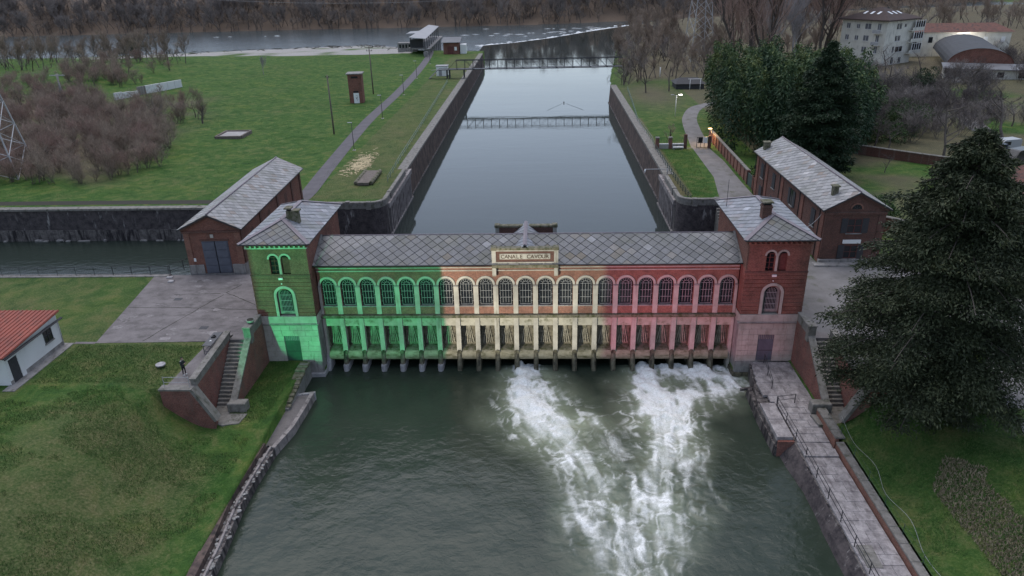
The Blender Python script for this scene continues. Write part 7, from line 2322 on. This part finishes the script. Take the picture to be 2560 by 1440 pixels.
def grow(seed, h, style):
    """bare tree: returns (trunk MB, crown verts, crown quads)"""
    r = random.Random(seed)
    V, F = [], []
    trunk = MB()
    st = dict(oak=(0.30, 0.95, 0.55, 4, 6), poplar=(0.10, 0.35, 0.6, 4, 15), shrub=(0.06, 0.75, 0.6, 3, 7), birch=(0.3, 0.55, 0.55, 4, 9), vase=(0.22, 0.6, 0.6, 4, 6))[style]
    first, spread, ratio, depth, kids = st
    def ribbon_(p, q, w):
        d = (q - p)
        s = d.cross(Vector((r.uniform(-1, 1), r.uniform(-1, 1), r.uniform(-1, 1))))
        if s.length < 1e-6:
            return
        s = s.normalized() * w
        b = len(V)
        V.extend([tuple(p - s), tuple(p + s), tuple(q + s * 0.25), tuple(q - s * 0.25)])
        F.append((b, b + 1, b + 2, b + 3))
    def branch(p, d, L, w, lev):
        n = 4 if lev == 0 else 3
        pts = [p.copy()]
        for i in range(n):
            d = (d + Vector((r.gauss(0, 0.16), r.gauss(0, 0.16), r.gauss(0.05, 0.1)))).normalized()
            pts.append(pts[-1] + d * L / n)
        if lev == 0:
            pass
        if lev <= 1:
            (trunk if lev == 0 else trunk).tube(pts, [w * (1 - 0.65 * i / n) for i in range(n + 1)], 5 if lev == 0 else 4, cap=False)
        else:
            for i in range(n):
                ribbon_(pts[i], pts[i + 1], w * (1 - 0.5 * i / n))
        if lev >= depth:
            return
        k = kids if lev == 0 else max(3, kids - 2 - lev) + (3 if lev >= depth - 2 else 0)
        if style == 'poplar' and lev > 0:
            k = 6 if lev < 3 else 4
        for j in range(k):
            t = (first if lev == 0 else 0.2) + (1 - (first if lev == 0 else 0.2)) * (j + r.random()) / k
            i = min(n - 1, int(t * n))
            q = pts[i].lerp(pts[i + 1], t * n - i)
            a = r.uniform(0, 2 * math.pi)
            side = Vector((math.cos(a), math.sin(a), 0))
            up = d * (1.0 - 0.3 * spread) + Vector((0, 0, 0.35))
            nd = (up + side * spread * r.uniform(0.7, 1.4)).normalized()
            if style == 'oak' and lev == 0:
                nd = (side * 1.0 + Vector((0, 0, r.uniform(0.35, 0.9)))).normalized()
            branch(q, nd, L * ratio * r.uniform(0.7, 1.15) * (1.15 - 0.5 * t if lev == 0 else 1), max(w * 0.42, 0.012), lev + 1)
    if style == 'shrub':
        for k in range(5):
            a = r.uniform(0, 6.28)
            branch(Vector((r.gauss(0, 0.25), r.gauss(0, 0.25), -0.1)), Vector((math.cos(a) * 0.35, math.sin(a) * 0.35, 1)).normalized(), h * r.uniform(0.55, 0.8), h * 0.008, 0)
    elif style == 'vase':
        branch(Vector((0, 0, -0.1)), Vector((0, 0, 1)), h * 0.42, h * 0.022, 0)
    else:
        branch(Vector((0, 0, -0.1)), Vector((r.gauss(0, 0.04), r.gauss(0, 0.04), 1)), h * (0.92 if style in ('poplar', 'birch') else 0.62), h * 0.02, 0)
    return trunk, V, F

_tree_cache = {}
def tree_proto(seed, h, style, twig, bk='bark', thick=1.0):
    key = (seed, h, style, twig, bk, thick)
    if key not in _tree_cache:
        tr, V, F = grow(seed, h, style)
        me1 = bpy.data.meshes.new('trunk')
        me1.from_pydata(tr.v, [], tr.f); me1.materials.append(M[bk])
        if thick != 1.0:
            A = np.array(V).reshape(-1, 4, 3)
            mid = (A[:, 0:1] + A[:, 1:2]) / 2; A[:, 0:2] = mid + (A[:, 0:2] - mid) * thick
            mid = (A[:, 2:3] + A[:, 3:4]) / 2; A[:, 2:4] = mid + (A[:, 2:4] - mid) * thick
            V = A.reshape(-1, 3)
        me2 = np_mesh('crown', V, F, M[twig])
        _tree_cache[key] = (me1, me2)
    return _tree_cache[key]
ORD = ['leftmost', 'second from the left', 'third from the left', 'fourth from the left', 'fifth from the left', 'sixth from the left', 'seventh from the left', 'eighth from the left', 'ninth from the left', 'rightmost']
def rank_of(lst):
    inv = cam.matrix_world.inverted()
    px = [(lambda v: v.x / -v.z)(inv @ Vector((a[0], a[1], 10))) for a in lst]
    o = sorted(range(len(lst)), key=lambda i: px[i])
    w = [None] * len(lst)
    for k, i in enumerate(o):
        w[i] = ORD[-1] if k == len(lst) - 1 else ORD[k]
    return w
def plant_tree(label, x, y, proto, s=1.0, rz=None, cat='tree', name='bare_tree', group=None, lean=(0, 0)):
    z = float(ground_h(np.array([x]), np.array([y]))[0])
    T = thing(name, label, cat, (x, y, z), group)
    link('trunk', proto[0], T); link('crown', proto[1], T)
    T.scale = (s, s, s)
    T.rotation_euler = (lean[0], lean[1], random.uniform(0, 6.28) if rz is None else rz)
    return T

oak = [tree_proto(i, 10, 'oak', 'twig_grey') for i in (1, 2, 3)]
oakd = [tree_proto(i, 10, 'oak', 'twig_dark') for i in (4, 5)]
oakb = [tree_proto(i, 10, 'oak', 'twig_brown') for i in (6, 7)]
vase = [tree_proto(i, 8, 'vase', 'twig_brown') for i in (8, 9)]
popl = [tree_proto(i, 20, 'poplar', 'twig_red', thick=1.7) for i in (10, 11)]
birch = [tree_proto(i, 14, 'birch', 'twig_pale', 'twig_pale', thick=1.8) for i in (12, 13)]
shrub = [tree_proto(i, 5, 'shrub', t) for i, t in ((14, 'twig_brown'), (15, 'twig_red'), (16, 'twig_grey'))]

plant_tree('small bare tree with open crown just behind the park gate wall', 25.9, 73.4, vase[0], 0.95)
plant_tree('bare tree on the leaf strewn park lawn near the canal', 29.9, 134.9, oakb[0], 1.05)
plant_tree('bare tree on the park lawn between canal and dark shelter', 36.4, 136.9, oakb[1], 1.05)
_g640 = ((27.0, 152, 1.0), (31.5, 160, 1.1), (28.5, 172, 1.0), (35, 176, 1.2), (31, 188, 1.1), (42, 165, 1.0), (40, 190, 1.2), (46, 180, 1.2), (35, 205, 1.1), (50, 152, 0.9))
for i, (x, y, s) in enumerate(_g640):
    plant_tree('bare brown tree of the canal side grove beyond the shelter, ' + rank_of(_g640)[i], x, y, (oakb + oak)[i % 5], s, group='canal side grove')
_g778 = ((60, 158, 1.3), (64, 166, 1.5), (68, 160, 1.4), (72, 172, 1.55), (63, 176, 1.5))
for i, (x, y, s) in enumerate(_g778):
    plant_tree('tall reddish poplar of the clump left behind the bamboo, ' + rank_of(_g778)[i], x, y, popl[i % 2], s, group='reddish poplars left', name='poplar')
_g11 = ((97, 196, 1.45), (101, 204, 1.5), (92, 204, 1.4), (106, 214, 1.5))
for i, (x, y, s) in enumerate(_g11):
    plant_tree('tall reddish poplar of the clump beside the apartment block, ' + rank_of(_g11)[i], x, y, popl[(i + 1) % 2], s, group='reddish poplars right', name='poplar')
_g788 = ((76, 182, 1.3), (80, 190, 1.4), (85, 184, 1.2), (88, 194, 1.4), (78, 200, 1.4))
for i, (x, y, s) in enumerate(_g788):
    plant_tree('pale grey birch between the two poplar clumps, ' + rank_of(_g788)[i], x, y, birch[i % 2], s, group='pale birches', name='birch')
gt = ((70.5, 60.0, 1.35, 'dark bare tree with leaning trunk behind the evergreen top'), (88.0, 73.0, 1.5, 'wide dark bare tree behind the parked vans'), (80.5, 84.0, 1.3, 'bare garden tree left of the wide dark tree'),
      (74.0, 98.0, 1.2, 'bare garden tree behind the green shrubs'), (95.0, 100.0, 1.5, 'big bare tree in front of the lean-to shed'), (104, 118, 1.3, 'bare tree in front of the vaulted warehouse'), (86, 120, 1.3, 'bare tree below the apartment block'),
      (99, 150, 1.3, 'bare tree against the left wall of the apartment block'), (117, 166, 0.9, 'slender bare tree against the right wall of the apartment block'), (110, 95, 1.4, 'bare tree by the far road at the right'))
for i, (x, y, s, lab) in enumerate(gt):
    plant_tree(lab, x, y, oakd[i % 2] if i < 6 else oak[i % 3], s, lean=(0.0, 0.12) if i == 0 else (0, 0))
plant_tree('tiny gnarled fruit tree on the garden grass right of the dark conifer', 57.0, 51.5, oakd[0], 0.42)
plant_tree('lone bare tree at the right edge of the brown thicket', -77.2, 101.9, vase[1], 1.3)
plant_tree('thin sapling alone in the far meadow', -92.7, 186.2, birch[0], 0.36)
_g866 = ((-86.5, 97.5, 0.75), (-89, 104, 0.8), (-84, 106, 0.7))
for i, (x, y, s) in enumerate(_g866):
    plant_tree('bare tree in the open middle of the brown thicket, ' + rank_of(_g866)[i], x, y, (oak + oakb)[i], s, group='open thicket trees')

# masses of bare wood: one object each, instanced trees
PCOL = bpy.data.collections.new('wood_sources')
def source(proto, name):
    bm = bmesh.new(); bm.from_mesh(proto[0])
    me = bpy.data.meshes.new(name)
    bm.to_mesh(me); bm.free()
    me.materials.append(proto[0].materials[0]) if not me.materials else None
    o = bpy.data.objects.new(name, None)
    # join trunk and crown into one source mesh
    bm = bmesh.new()
    bm.from_mesh(proto[0])
    for f_ in bm.faces: f_.material_index = 0
    k = len(bm.faces)
    bm.from_mesh(proto[1])
    bm.faces.ensure_lookup_table()
    for f_ in bm.faces[k:]: f_.material_index = 1
    me = bpy.data.meshes.new(name)
    bm.to_mesh(me); bm.free()
    me.materials.append(proto[0].materials[0]); me.materials.append(proto[1].materials[0])
    bpy.data.objects.remove(o)
    return me
def wood(name, label, pts, scales, protos_, cat='wood'):
    col = bpy.data.collections.new(name + '_sources')
    for i, p in enumerate(protos_):
        o = bpy.data.objects.new('source_tree', source(p, 'source_tree'))
        col.objects.link(o)
    pts = np.array(pts)
    z = ground_h(pts[:, 0], pts[:, 1])
    me = bpy.data.meshes.new(name)
    me.vertices.add(len(pts))
    me.vertices.foreach_set('co', np.column_stack([pts, z]).astype(np.float32).ravel())
    a = me.attributes.new('scl', 'FLOAT', 'POINT'); a.data.foreach_set('value', np.asarray(scales, np.float32))
    a = me.attributes.new('rot', 'FLOAT', 'POINT'); a.data.foreach_set('value', np.random.default_rng(len(pts)).uniform(0, 6.28, len(pts)).astype(np.float32))
    o = link(name, me)
    tag(o, label, cat, kind='stuff')
    ng = bpy.data.node_groups.new(name, 'GeometryNodeTree')
    ng.interface.new_socket('Geometry', in_out='INPUT', socket_type='NodeSocketGeometry')
    ng.interface.new_socket('Geometry', in_out='OUTPUT', socket_type='NodeSocketGeometry')
    N, Lk = ng.nodes, ng.links
    gi, go = N.new('NodeGroupInput'), N.new('NodeGroupOutput')
    ci = N.new('GeometryNodeCollectionInfo'); ci.inputs['Collection'].default_value = col
    ci.inputs['Separate Children'].default_value = True; ci.inputs['Reset Children'].default_value = True
    ip = N.new('GeometryNodeInstanceOnPoints'); ip.inputs['Pick Instance'].default_value = True
    sa = N.new('GeometryNodeInputNamedAttribute'); sa.data_type = 'FLOAT'; sa.inputs['Name'].default_value = 'scl'
    ra = N.new('GeometryNodeInputNamedAttribute'); ra.data_type = 'FLOAT'; ra.inputs['Name'].default_value = 'rot'
    cx_ = N.new('ShaderNodeCombineXYZ')
    Lk.new(ra.outputs[0], cx_.inputs[2])
    Lk.new(gi.outputs[0], ip.inputs['Points']); Lk.new(ci.outputs[0], ip.inputs['Instance'])
    Lk.new(cx_.outputs[0], ip.inputs['Rotation']); Lk.new(sa.outputs[0], ip.inputs['Scale'])
    Lk.new(ip.outputs[0], go.inputs[0])
    md = o.modifiers.new('scatter', 'NODES'); md.node_group = ng
    return o
def in_poly(x, y, poly):
    c = np.zeros(len(x), bool)
    j = len(poly) - 1
    for i in range(len(poly)):
        xi, yi = poly[i]; xj, yj = poly[j]
        c ^= ((yi > y) != (yj > y)) & (x < (xj - xi) * (y - yi) / (yj - yi + 1e-9) + xi)
        j = i
    return c
def scatter(poly, n, seed, clump=0.0, cs=18):
    r = np.random.default_rng(seed)
    xs_ = [p[0] for p in poly]; ys_ = [p[1] for p in poly]
    out = []
    while len(out) < n:
        x = r.uniform(min(xs_), max(xs_), 400); y = r.uniform(min(ys_), max(ys_), 400)
        k = in_poly(x, y, poly) & (fbm(x, y, cs, 3, seed) > clump)
        out += list(zip(x[k], y[k]))
    return np.array(out[:n])
far_p = [tree_proto(20, 13, 'oak', 'twig_grey', thick=2.6), tree_proto(21, 13, 'oak', 'twig_brown', thick=2.6), tree_proto(22, 13, 'birch', 'twig_grey', thick=2.6), tree_proto(23, 12, 'oak', 'twig_brown', thick=3.0)]
r_ = np.random.default_rng(1)
P = scatter([(-420, 0), (-420, 1), (420, 1), (420, 0)], 1, 1)
xs_ = r_.uniform(-470, 420, 3000)
ds = np.concatenate([r_.uniform(1, 40, 1300), r_.uniform(20, 190, 1700)])
ys_ = far_shore(xs_) + ds
wood('far_wood', 'grey brown leafless wood covering the far river bank', np.column_stack([xs_, ys_]), r_.uniform(0.7, 1.25, 3000), far_p)
mid_p = [tree_proto(24, 8, 'oak', 'twig_brown', thick=1.5), tree_proto(25, 8, 'oak', 'twig_grey', thick=1.5), tree_proto(26, 7, 'birch', 'twig_brown', thick=1.5)]
P = scatter([(-300, 215), (-190, 205), (-140, 190), (-126, 205), (-150, 245), (-165, 262), (-300, 300)], 230, 3)
wood('river_edge_wood', 'bare trees along the river edge at the far left', P, np.random.default_rng(2).uniform(0.7, 1.35, len(P)), mid_p)
th_p = [tree_proto(30, 5, 'shrub', 'twig_brown'), tree_proto(31, 5, 'shrub', 'twig_red'), tree_proto(32, 5, 'shrub', 'twig_brown'), tree_proto(33, 6, 'oak', 'twig_brown', thick=1.1)]
P = np.vstack([scatter([(-92, 50), (-70, 50), (-66, 62), (-74, 84), (-82, 92), (-104, 112), (-120, 138), (-150, 152), (-175, 150), (-150, 110), (-115, 72)], 560, 4, 0.32), scatter([(-82, 92), (-78, 112), (-94, 134), (-110, 136), (-104, 112)], 40, 5, 0.35),
               scatter([(-150, 150), (-118, 158), (-122, 182), (-134, 205), (-175, 215), (-170, 165)], 110, 6, 0.42)])
wood('thicket', 'brown leafless thicket of shrubs and saplings on the left meadow', P, np.random.default_rng(4).uniform(0.5, 1.2, len(P)), th_p, 'thicket')
P = np.vstack([scatter([(24, 148), (34, 146), (48, 150), (62, 180), (66, 250), (48, 330), (40, 300), (30, 225)], 150, 7), scatter([(48, 330), (66, 250), (120, 235), (300, 330), (300, 440), (120, 430), (75, 400)], 260, 8), scatter([(62, 180), (66, 250), (120, 235), (104, 215), (90, 170)], 40, 9)])
wood('right_bank_wood', 'brown bare wood on the right bank behind the park', P, np.random.default_rng(5).uniform(0.8, 1.5, len(P)), mid_p)
P = np.vstack([scatter([(60, 64), (84, 78), (112, 92), (118, 145), (100, 170), (84, 150), (72, 110), (62, 90)], 210, 10, 0.36), scatter([(125, 170), (135, 120), (190, 110), (260, 190), (250, 260), (170, 225)], 190, 11, 0.33)])
gd_p = [tree_proto(34, 5, 'shrub', 'twig_dark', thick=1.5), tree_proto(35, 5, 'shrub', 'twig_grey', thick=1.5), tree_proto(36, 7, 'oak', 'twig_dark', thick=1.4)]
wood('garden_thicket', 'dark leafless shrubs and trees filling the gardens at the right', P, np.random.default_rng(6).uniform(0.6, 1.3, len(P)), gd_p, 'thicket')

# big dark evergreen on the right bank
def evergreen(name, label, x, y, z, h, prof, nb, per, mat, seed, leaf=(0.5, 0.13), droop=0.35, cat='tree'):
    r = np.random.default_rng(seed)
    T = thing(name, label, cat, (x, y, z))
    MB().tube([(x, y, z - 0.3), (x + 0.2, y, z + h * 0.5), (x, y, z + h * 0.97)], [h * 0.022, h * 0.014, 0.03], 9).build('trunk', M['bark'], T)
    br = MB()
    Cs, Ds, Sh = [], [], []
    hs, rs = [p[0] for p in prof], [p[1] for p in prof]
    for b in range(nb):
        t = r.uniform(hs[0], 1.0) ** 0.9
        R_ = np.interp(t, hs, rs) * (r.uniform(0.55, 1.0) + 0.25 * r.random() ** 4)
        a = r.uniform(0, 2 * np.pi)
        z0 = z + h * t
        d0 = np.array([np.cos(a), np.sin(a), 0.25 + 0.5 * t])
        n = 7
        pts = []
        for k in range(n + 1):
            s = k / n
            pts.append(np.array([x + np.cos(a) * R_ * s, y + np.sin(a) * R_ * s, z0 + R_ * (0.28 * s - droop * s * s)]))
        if b % 3 == 0:
            br.tube([tuple(q) for q in pts], [0.07 * (1 - 0.8 * k / n) + 0.01 for k in range(n + 1)], 4, cap=False)
        pts = np.array(pts)
        m = int(per * (0.4 + R_ / max(rs)))
        s = r.beta(2.2, 1.15, m) * n
        i = np.minimum(s.astype(int), n - 1)
        base = pts[i] + (pts[i + 1] - pts[i]) * (s - i)[:, None]
        wdt = 0.12 * R_ * (0.3 + 0.9 * (s / n) * (1.15 - s / n) * 2)
        perp = np.array([-np.sin(a), np.cos(a), 0])
        off = r.normal(size=(m, 1)) * wdt[:, None] * perp + np.stack([r.normal(0, 0.12, m), r.normal(0, 0.12, m), -np.abs(r.normal(0, 0.28, m))], 1)
        Cs.append(base + off)
        out = np.array([np.cos(a), np.sin(a), -0.5]) + r.normal(0, 0.85, (m, 3)) + perp * (off @ perp)[:, None] * 0.8
        Ds.append(out)
        Sh.append(np.clip(r.uniform(0.15, 0.55) + r.normal(0, 0.16, m), 0, 1))
    br.build('branches', M['bark'], T)
    Cc, D, S = np.vstack(Cs), np.vstack(Ds), np.concatenate(Sh)
    n = len(Cc)
    leaves('crown', Cc, D, r.uniform(0.6, 1.2, n) * leaf[0], r.uniform(0.7, 1.2, n) * leaf[1], mat, S, r, T)
    return T
evergreen('evergreen_tree', 'huge dark drooping evergreen tree on the right foreground bank', 31.2, -15.2, 4.6, 22.5,
          [(0.03, 3.8), (0.12, 6.6), (0.3, 8.0), (0.42, 7.6), (0.6, 6.3), (0.8, 4.2), (0.93, 2.2), (1.0, 0.4)], 460, 460, M['yew'], 41, (0.32, 0.10))
evergreen('conifer', 'tall dark conifer in front of the bamboo, behind the slate roofed house', 45.0, 49.5, 6, 20.5,
          [(0.02, 4.0), (0.15, 6.0), (0.4, 6.2), (0.65, 4.8), (0.85, 2.6), (1.0, 0.3)], 260, 320, M['conifer'], 42, (0.5, 0.17), 0.2)
# bamboo grove
def bamboo():
    r = np.random.default_rng(77)
    G_ = thing('bamboo_grove', 'dense bamboo grove with plumed yellow green tips behind the panelled wall', 'bamboo', (46, 76, 6))
    poly = [(35.5, 59), (36.0, 84), (39, 97), (48, 103), (60, 92), (63, 74), (59, 62), (50, 56), (40, 56)]
    B_ = scatter(poly, 190, 15)
    culm = MB()
    Cs, Ds, Sh = [], [], []
    for x, y in B_:
        hgt = r.uniform(12, 19.5)
        a = r.uniform(0, 2 * np.pi)
        bend = r.uniform(1.0, 3.6)
        n = 8
        pts = np.array([[x + np.cos(a) * bend * (k / n) ** 2.4, y + np.sin(a) * bend * (k / n) ** 2.4, 6 + hgt * (k / n) * (1 - 0.10 * (k / n) ** 2)] for k in range(n + 1)])
        culm.tube([tuple(p) for p in pts[:6]], 0.05, 4, cap=False)
        m = 640
        s = r.beta(1.7, 1.0, m) * n
        i = np.minimum(s.astype(int), n - 1)
        base = pts[i] + (pts[i + 1] - pts[i]) * (s - i)[:, None]
        t = s / n
        rad = 0.25 + 1.25 * np.sin(np.pi * np.clip(t * 0.95, 0, 1)) ** 0.8
        aa = r.uniform(0, 2 * np.pi, m)
        rr_ = rad * np.sqrt(r.random(m))
        off = np.stack([np.cos(aa) * rr_, np.sin(aa) * rr_, -0.45 * rr_ + r.normal(0, 0.25, m)], 1)
        Cs.append(base + off)
        Ds.append(off * 0.8 + np.array([0, 0, -0.35]) + r.normal(0, 0.35, (m, 3)))
        tone = r.normal(0.42, 0.13)
        Sh.append(np.clip(tone + r.normal(0, 0.12, m) + 0.5 * np.clip((t - 0.66) / 0.34, 0, 1), 0, 1))
    culm.build('culms', M['shrub'], G_)
    Cc, D, S = np.vstack(Cs), np.vstack(Ds), np.concatenate(Sh)
    n = len(Cc)
    leaves('foliage', Cc, D, r.uniform(0.45, 0.95, n), r.uniform(0.12, 0.26, n), M['bamboo'], S, r, G_)
bamboo()
def bush(name, label, x, y, z, R_, hgt, n, mat, seed, cat='shrub', L=(0.18, 0.4)):
    r = np.random.default_rng(seed)
    T = thing(name, label, cat, (x, y, z))
    st = MB()
    for k in range(5):
        a = r.uniform(0, 6.28)
        st.tube([(x, y, z - 0.1), (x + math.cos(a) * R_ * 0.5, y + math.sin(a) * R_ * 0.5, z + hgt * 0.7)], [0.05, 0.02], 4)
    st.build('stems', M['bark'], T)
    nc = 14
    cc = np.stack([r.normal(0, 0.45 * R_, nc), r.normal(0, 0.45 * R_, nc), r.uniform(0.25, 0.85, nc) * hgt], 1)
    k = r.integers(0, nc, n)
    d = unit(r.normal(size=(n, 3)))
    P = cc[k] + d * (R_ * 0.42 * r.uniform(0.6, 1.0, n))[:, None]
    P[:, 2] = np.maximum(P[:, 2], 0.05)
    leaves('foliage', P + np.array([x, y, z]), d + r.normal(0, 0.4, (n, 3)), r.uniform(*L, n), r.uniform(0.1, 0.2, n), mat, np.clip(r.normal(0.45, 0.2, n) + r.normal(0, 0.1, nc)[k], 0, 1), r, T)
for i, (x, y, R_, h_, lab) in enumerate(((72, 82, 5.0, 4.5, 'large bright green shrub right of the conifer'), (66, 74, 3.6, 3.4, 'green shrub between conifer and garden wall'), (78, 92, 4.2, 4.0, 'green shrub at the back of the gardens'),
                                          (63, 96, 4.5, 7.0, 'tall green bush at the right flank of the bamboo grove'), (66, 84, 3.8, 8.0, 'upright green bush leaning on the bamboo grove'), (46, 29, 2.6, 2.2, 'low green bush behind the slate roofed house'))):
    bush('green_shrub', lab, x, y, 6, R_, h_, 5200, M['shrub'], 60 + i)
bush('dark_bush', 'dark bush behind the green sheet gate', 36.5, 47.0, 6, 2.0, 2.6, 2600, M['conifer'], 70)
bush('ivy_tree', 'dark ivy covered bush among the bare trees at the far left river edge', -164, 238, 6, 4.5, 8, 2600, M['conifer'], 71, 'tree', (0.4, 0.8))
bush('ivy_tree', 'dark ivy covered trunk in the gardens below the apartment block', 92, 112, 6, 2.6, 9, 2600, M['conifer'], 72, 'tree', (0.3, 0.6))
# reedy dry grass patch on the right slope
def tufts(name, label, pts, zf, n, hl, mat, shade_mu, seed, cat='grass'):
    r = np.random.default_rng(seed)
    x, y = pts[:, 0], pts[:, 1]
    z = ground_h(x, y)
    k = len(pts)
    D = np.stack([r.normal(0, 0.45, k), r.normal(0, 0.45, k), np.ones(k)], 1)
    o = leaves(name, np.column_stack([x, y, z - 0.02]), D, r.uniform(hl[0], hl[1], k), r.uniform(0.02, 0.05, k) * (1.8 if 'reed' in name else 1.0), mat, np.clip(r.normal(shade_mu, 0.22, k), 0, 1), r)
    tag(o, label, cat, kind='stuff')
P = scatter([(-50, -34), (-23.2, -34), (-23.2, -14), (-28, -13.2), (-50, -13.2)], 34000, 31, 0.47, 2.6)
tufts('grass_tufts', 'short rough grass on the lower left bank', P, None, 0, (0.08, 0.26), M['tuft'], 0.5, 1)
P = np.vstack([scatter([(26.3, -34), (40, -34), (38, -20), (33, -12), (28.6, -12.9), (26.3, -13.2)], 18000, 32, 0.47, 2.6), scatter([(-42, -12.8), (-30.9, -12.6), (-30.0, -6), (-42, -6)], 9000, 33), scatter([(-26.0, -12.3), (-22.8, -12), (-22.7, -2.0), (-25.9, -1.7)], 5000, 34)])
tufts('grass_tufts', 'short rough grass on the right bank slope', P, None, 0, (0.08, 0.25), M['tuft'], 0.42, 2)
P = scatter([(29.5, -31), (33.5, -33), (33.0, -24), (30.6, -20.5), (29.0, -22.5)], 8000, 35, 0.36, 4)
M['reed'] = leaf_mat('dry_reed_blades', [(0.0, (0.16, 0.13, 0.085)), (0.6, (0.27, 0.225, 0.15)), (1.0, (0.36, 0.31, 0.22))], 0.85)
tufts('dry_reeds', 'patch of dry beige reeds on the right bank slope', P, None, 0, (0.12, 0.32), M['reed'], 0.6, 3)
P = scatter([(-120, 42), (-41, 42), (-42, 240), (-100, 240), (-100, 130)], 16000, 36)
tufts('meadow_tufts', 'coarse grass tufts over the big meadow', P, None, 0, (0.15, 0.45), M['tuft'], 0.35, 4)
P = np.vstack([scatter([(-33, 38), (-23.2, 40), (-26.5, 160), (-37, 160), (-36, 60)], 9000, 37), scatter([(23.2, 38), (27, 38), (29.2, 69), (23.1, 69)], 6000, 38)])
tufts('quay_grass', 'short grass on the quays beside the head canal', P, None, 0, (0.08, 0.22), M['tuft'], 0.45, 5)
# ------------------------------------------------------------------ the person with a phone, facing right
def person(x, y, z):
    P_ = thing('person', 'person in dark padded jacket, dark trousers and white shoes looking at a phone', 'person', (x, y, z))
    J = {'pelvis': (0, 0, 0.92), 'belly': (0.01, 0, 1.08), 'chest': (0.02, 0, 1.30), 'neck': (0.03, 0, 1.47), 'head0': (0.07, 0, 1.56), 'head1': (0.08, 0, 1.68)}
    v, e, rd = [], [], []
    def add(p, r, par=None):
        v.append(p); rd.append(r)
        if par is not None: e.append((par, len(v) - 1))
        return len(v) - 1
    pel = add(J['pelvis'], (0.15, 0.12)); bel = add(J['belly'], (0.16, 0.125), pel); che = add(J['chest'], (0.18, 0.13), bel); nek = add(J['neck'], (0.065, 0.065), che)
    h0 = add(J['head0'], (0.09, 0.078), nek); h1 = add(J['head1'], (0.10, 0.085), h0); h2 = add((0.06, 0, 1.765), (0.05, 0.05), h1)
    for s in (-1, 1):
        hip = add((0, s * 0.09, 0.86), (0.095, 0.09), pel)
        kn = add((0.03 + 0.03 * s, s * 0.10, 0.48), (0.062, 0.06), hip)
        an = add((-0.01 + 0.04 * s, s * 0.11, 0.09), (0.045, 0.042), kn)
        toe = add((0.15 + 0.04 * s, s * 0.12, 0.045), (0.045, 0.04), an)
        sh = add((0.0, s * 0.19, 1.38), (0.075, 0.07), che)
        el = add((0.05, s * 0.26, 1.10), (0.055, 0.05), sh)
        wr = add((0.25, s * 0.10, 1.17), (0.036, 0.034), el)
        pa = add((0.31, s * 0.06, 1.21), (0.036, 0.024), wr)
        for k in range(4):
            f1 = add((0.34 + 0.004 * k, s * (0.06 - 0.02 * k) + s * 0.02, 1.235 + 0.012 * k), (0.011, 0.011), pa)
            add((0.36, s * 0.012 * (k % 2) , 1.25 + 0.018 * k), (0.009, 0.009), f1)
        th = add((0.315, s * 0.03, 1.245), (0.012, 0.012), pa)
        add((0.345, s * 0.008, 1.275), (0.010, 0.010), th)
    me = bpy.data.meshes.new('body')
    me.from_pydata(v, e, [])
    o = link('body', me, P_)
    sk = o.modifiers.new('skin', 'SKIN')
    o.modifiers.new('sub', 'SUBSURF').levels = 2
    o.modifiers['sub'].render_levels = 2
    for i, r in enumerate(rd):
        me.skin_vertices[0].data[i].radius = r
        me.skin_vertices[0].data[i].use_root = (i == 0)
    dg = bpy.context.evaluated_depsgraph_get()
    ne = bpy.data.meshes.new_from_object(o.evaluated_get(dg))
    o.modifiers.clear()
    o.data = ne
    cols = [material('dark_jacket', (0.03, 0.035, 0.035), 0.8), material('dark_trousers', (0.018, 0.018, 0.022), 0.85), material('skin', (0.42, 0.27, 0.2), 0.6), M['white_paint'], material('grey_hood', (0.35, 0.35, 0.33), 0.9)]
    ne.materials.clear()
    for c in cols: ne.materials.append(c)
    for p in ne.polygons:
        c = p.center
        if c.z < 0.105: k = 3
        elif c.z < 0.90: k = 1
        elif c.z > 1.50: k = 2
        elif c.x > 0.265: k = 2
        elif c.z > 1.43 and c.x < 0.09: k = 4
        else: k = 0
        p.material_index = k
        p.use_smooth = True
    hr = MB()
    n1, n2 = 12, 7
    vs = []
    for i in range(n2 + 1):
        a = math.pi * 0.62 * i / n2
        for j in range(n1):
            b = 2 * math.pi * j / n1
            rr_ = 0.112 + 0.008 * math.sin(5 * b + i)
            vs.append((0.055 + rr_ * math.sin(a) * math.cos(b) * 0.98, rr_ * 0.9 * math.sin(a) * math.sin(b), 1.67 + rr_ * math.cos(a) * 1.12))
    fs = [(i * n1 + j, i * n1 + (j + 1) % n1, (i + 1) * n1 + (j + 1) % n1, (i + 1) * n1 + j) for i in range(n2) for j in range(n1) if not (i >= 4 and (j <= 2 or j >= n1 - 3))]
    hr.add([(a + x, b + y, c + z) for a, b, c in vs], fs, True)
    hr.build('hair', M['black'], P_)
    for s in (-1, 1):
        MB().tube([(x + 0.155, y + s * 0.033, z + 1.655), (x + 0.168, y + s * 0.033, z + 1.655)], 0.012, 6).build('eye', M['black'], P_)
    MB().tube([(x + 0.165, y, z + 1.64), (x + 0.19, y, z + 1.605)], [0.01, 0.018], 6).build('nose', cols[2], P_)
    MB().box(x + 0.15, x + 0.168, y - 0.025, y + 0.025, z + 1.572, z + 1.582).build('mouth', cols[1], P_)
    P_.rotation_euler.z = -0.25
    ph = MB().bevbox(x + 0.335, x + 0.345, y - 0.09, y - 0.015, z + 1.22, z + 1.37, 0.004)
    o = ph.build('phone', M['glass'])
    tag(o, 'phone held in the hands of the standing person', 'phone')
person(-29.7, -10.75, 5.62)
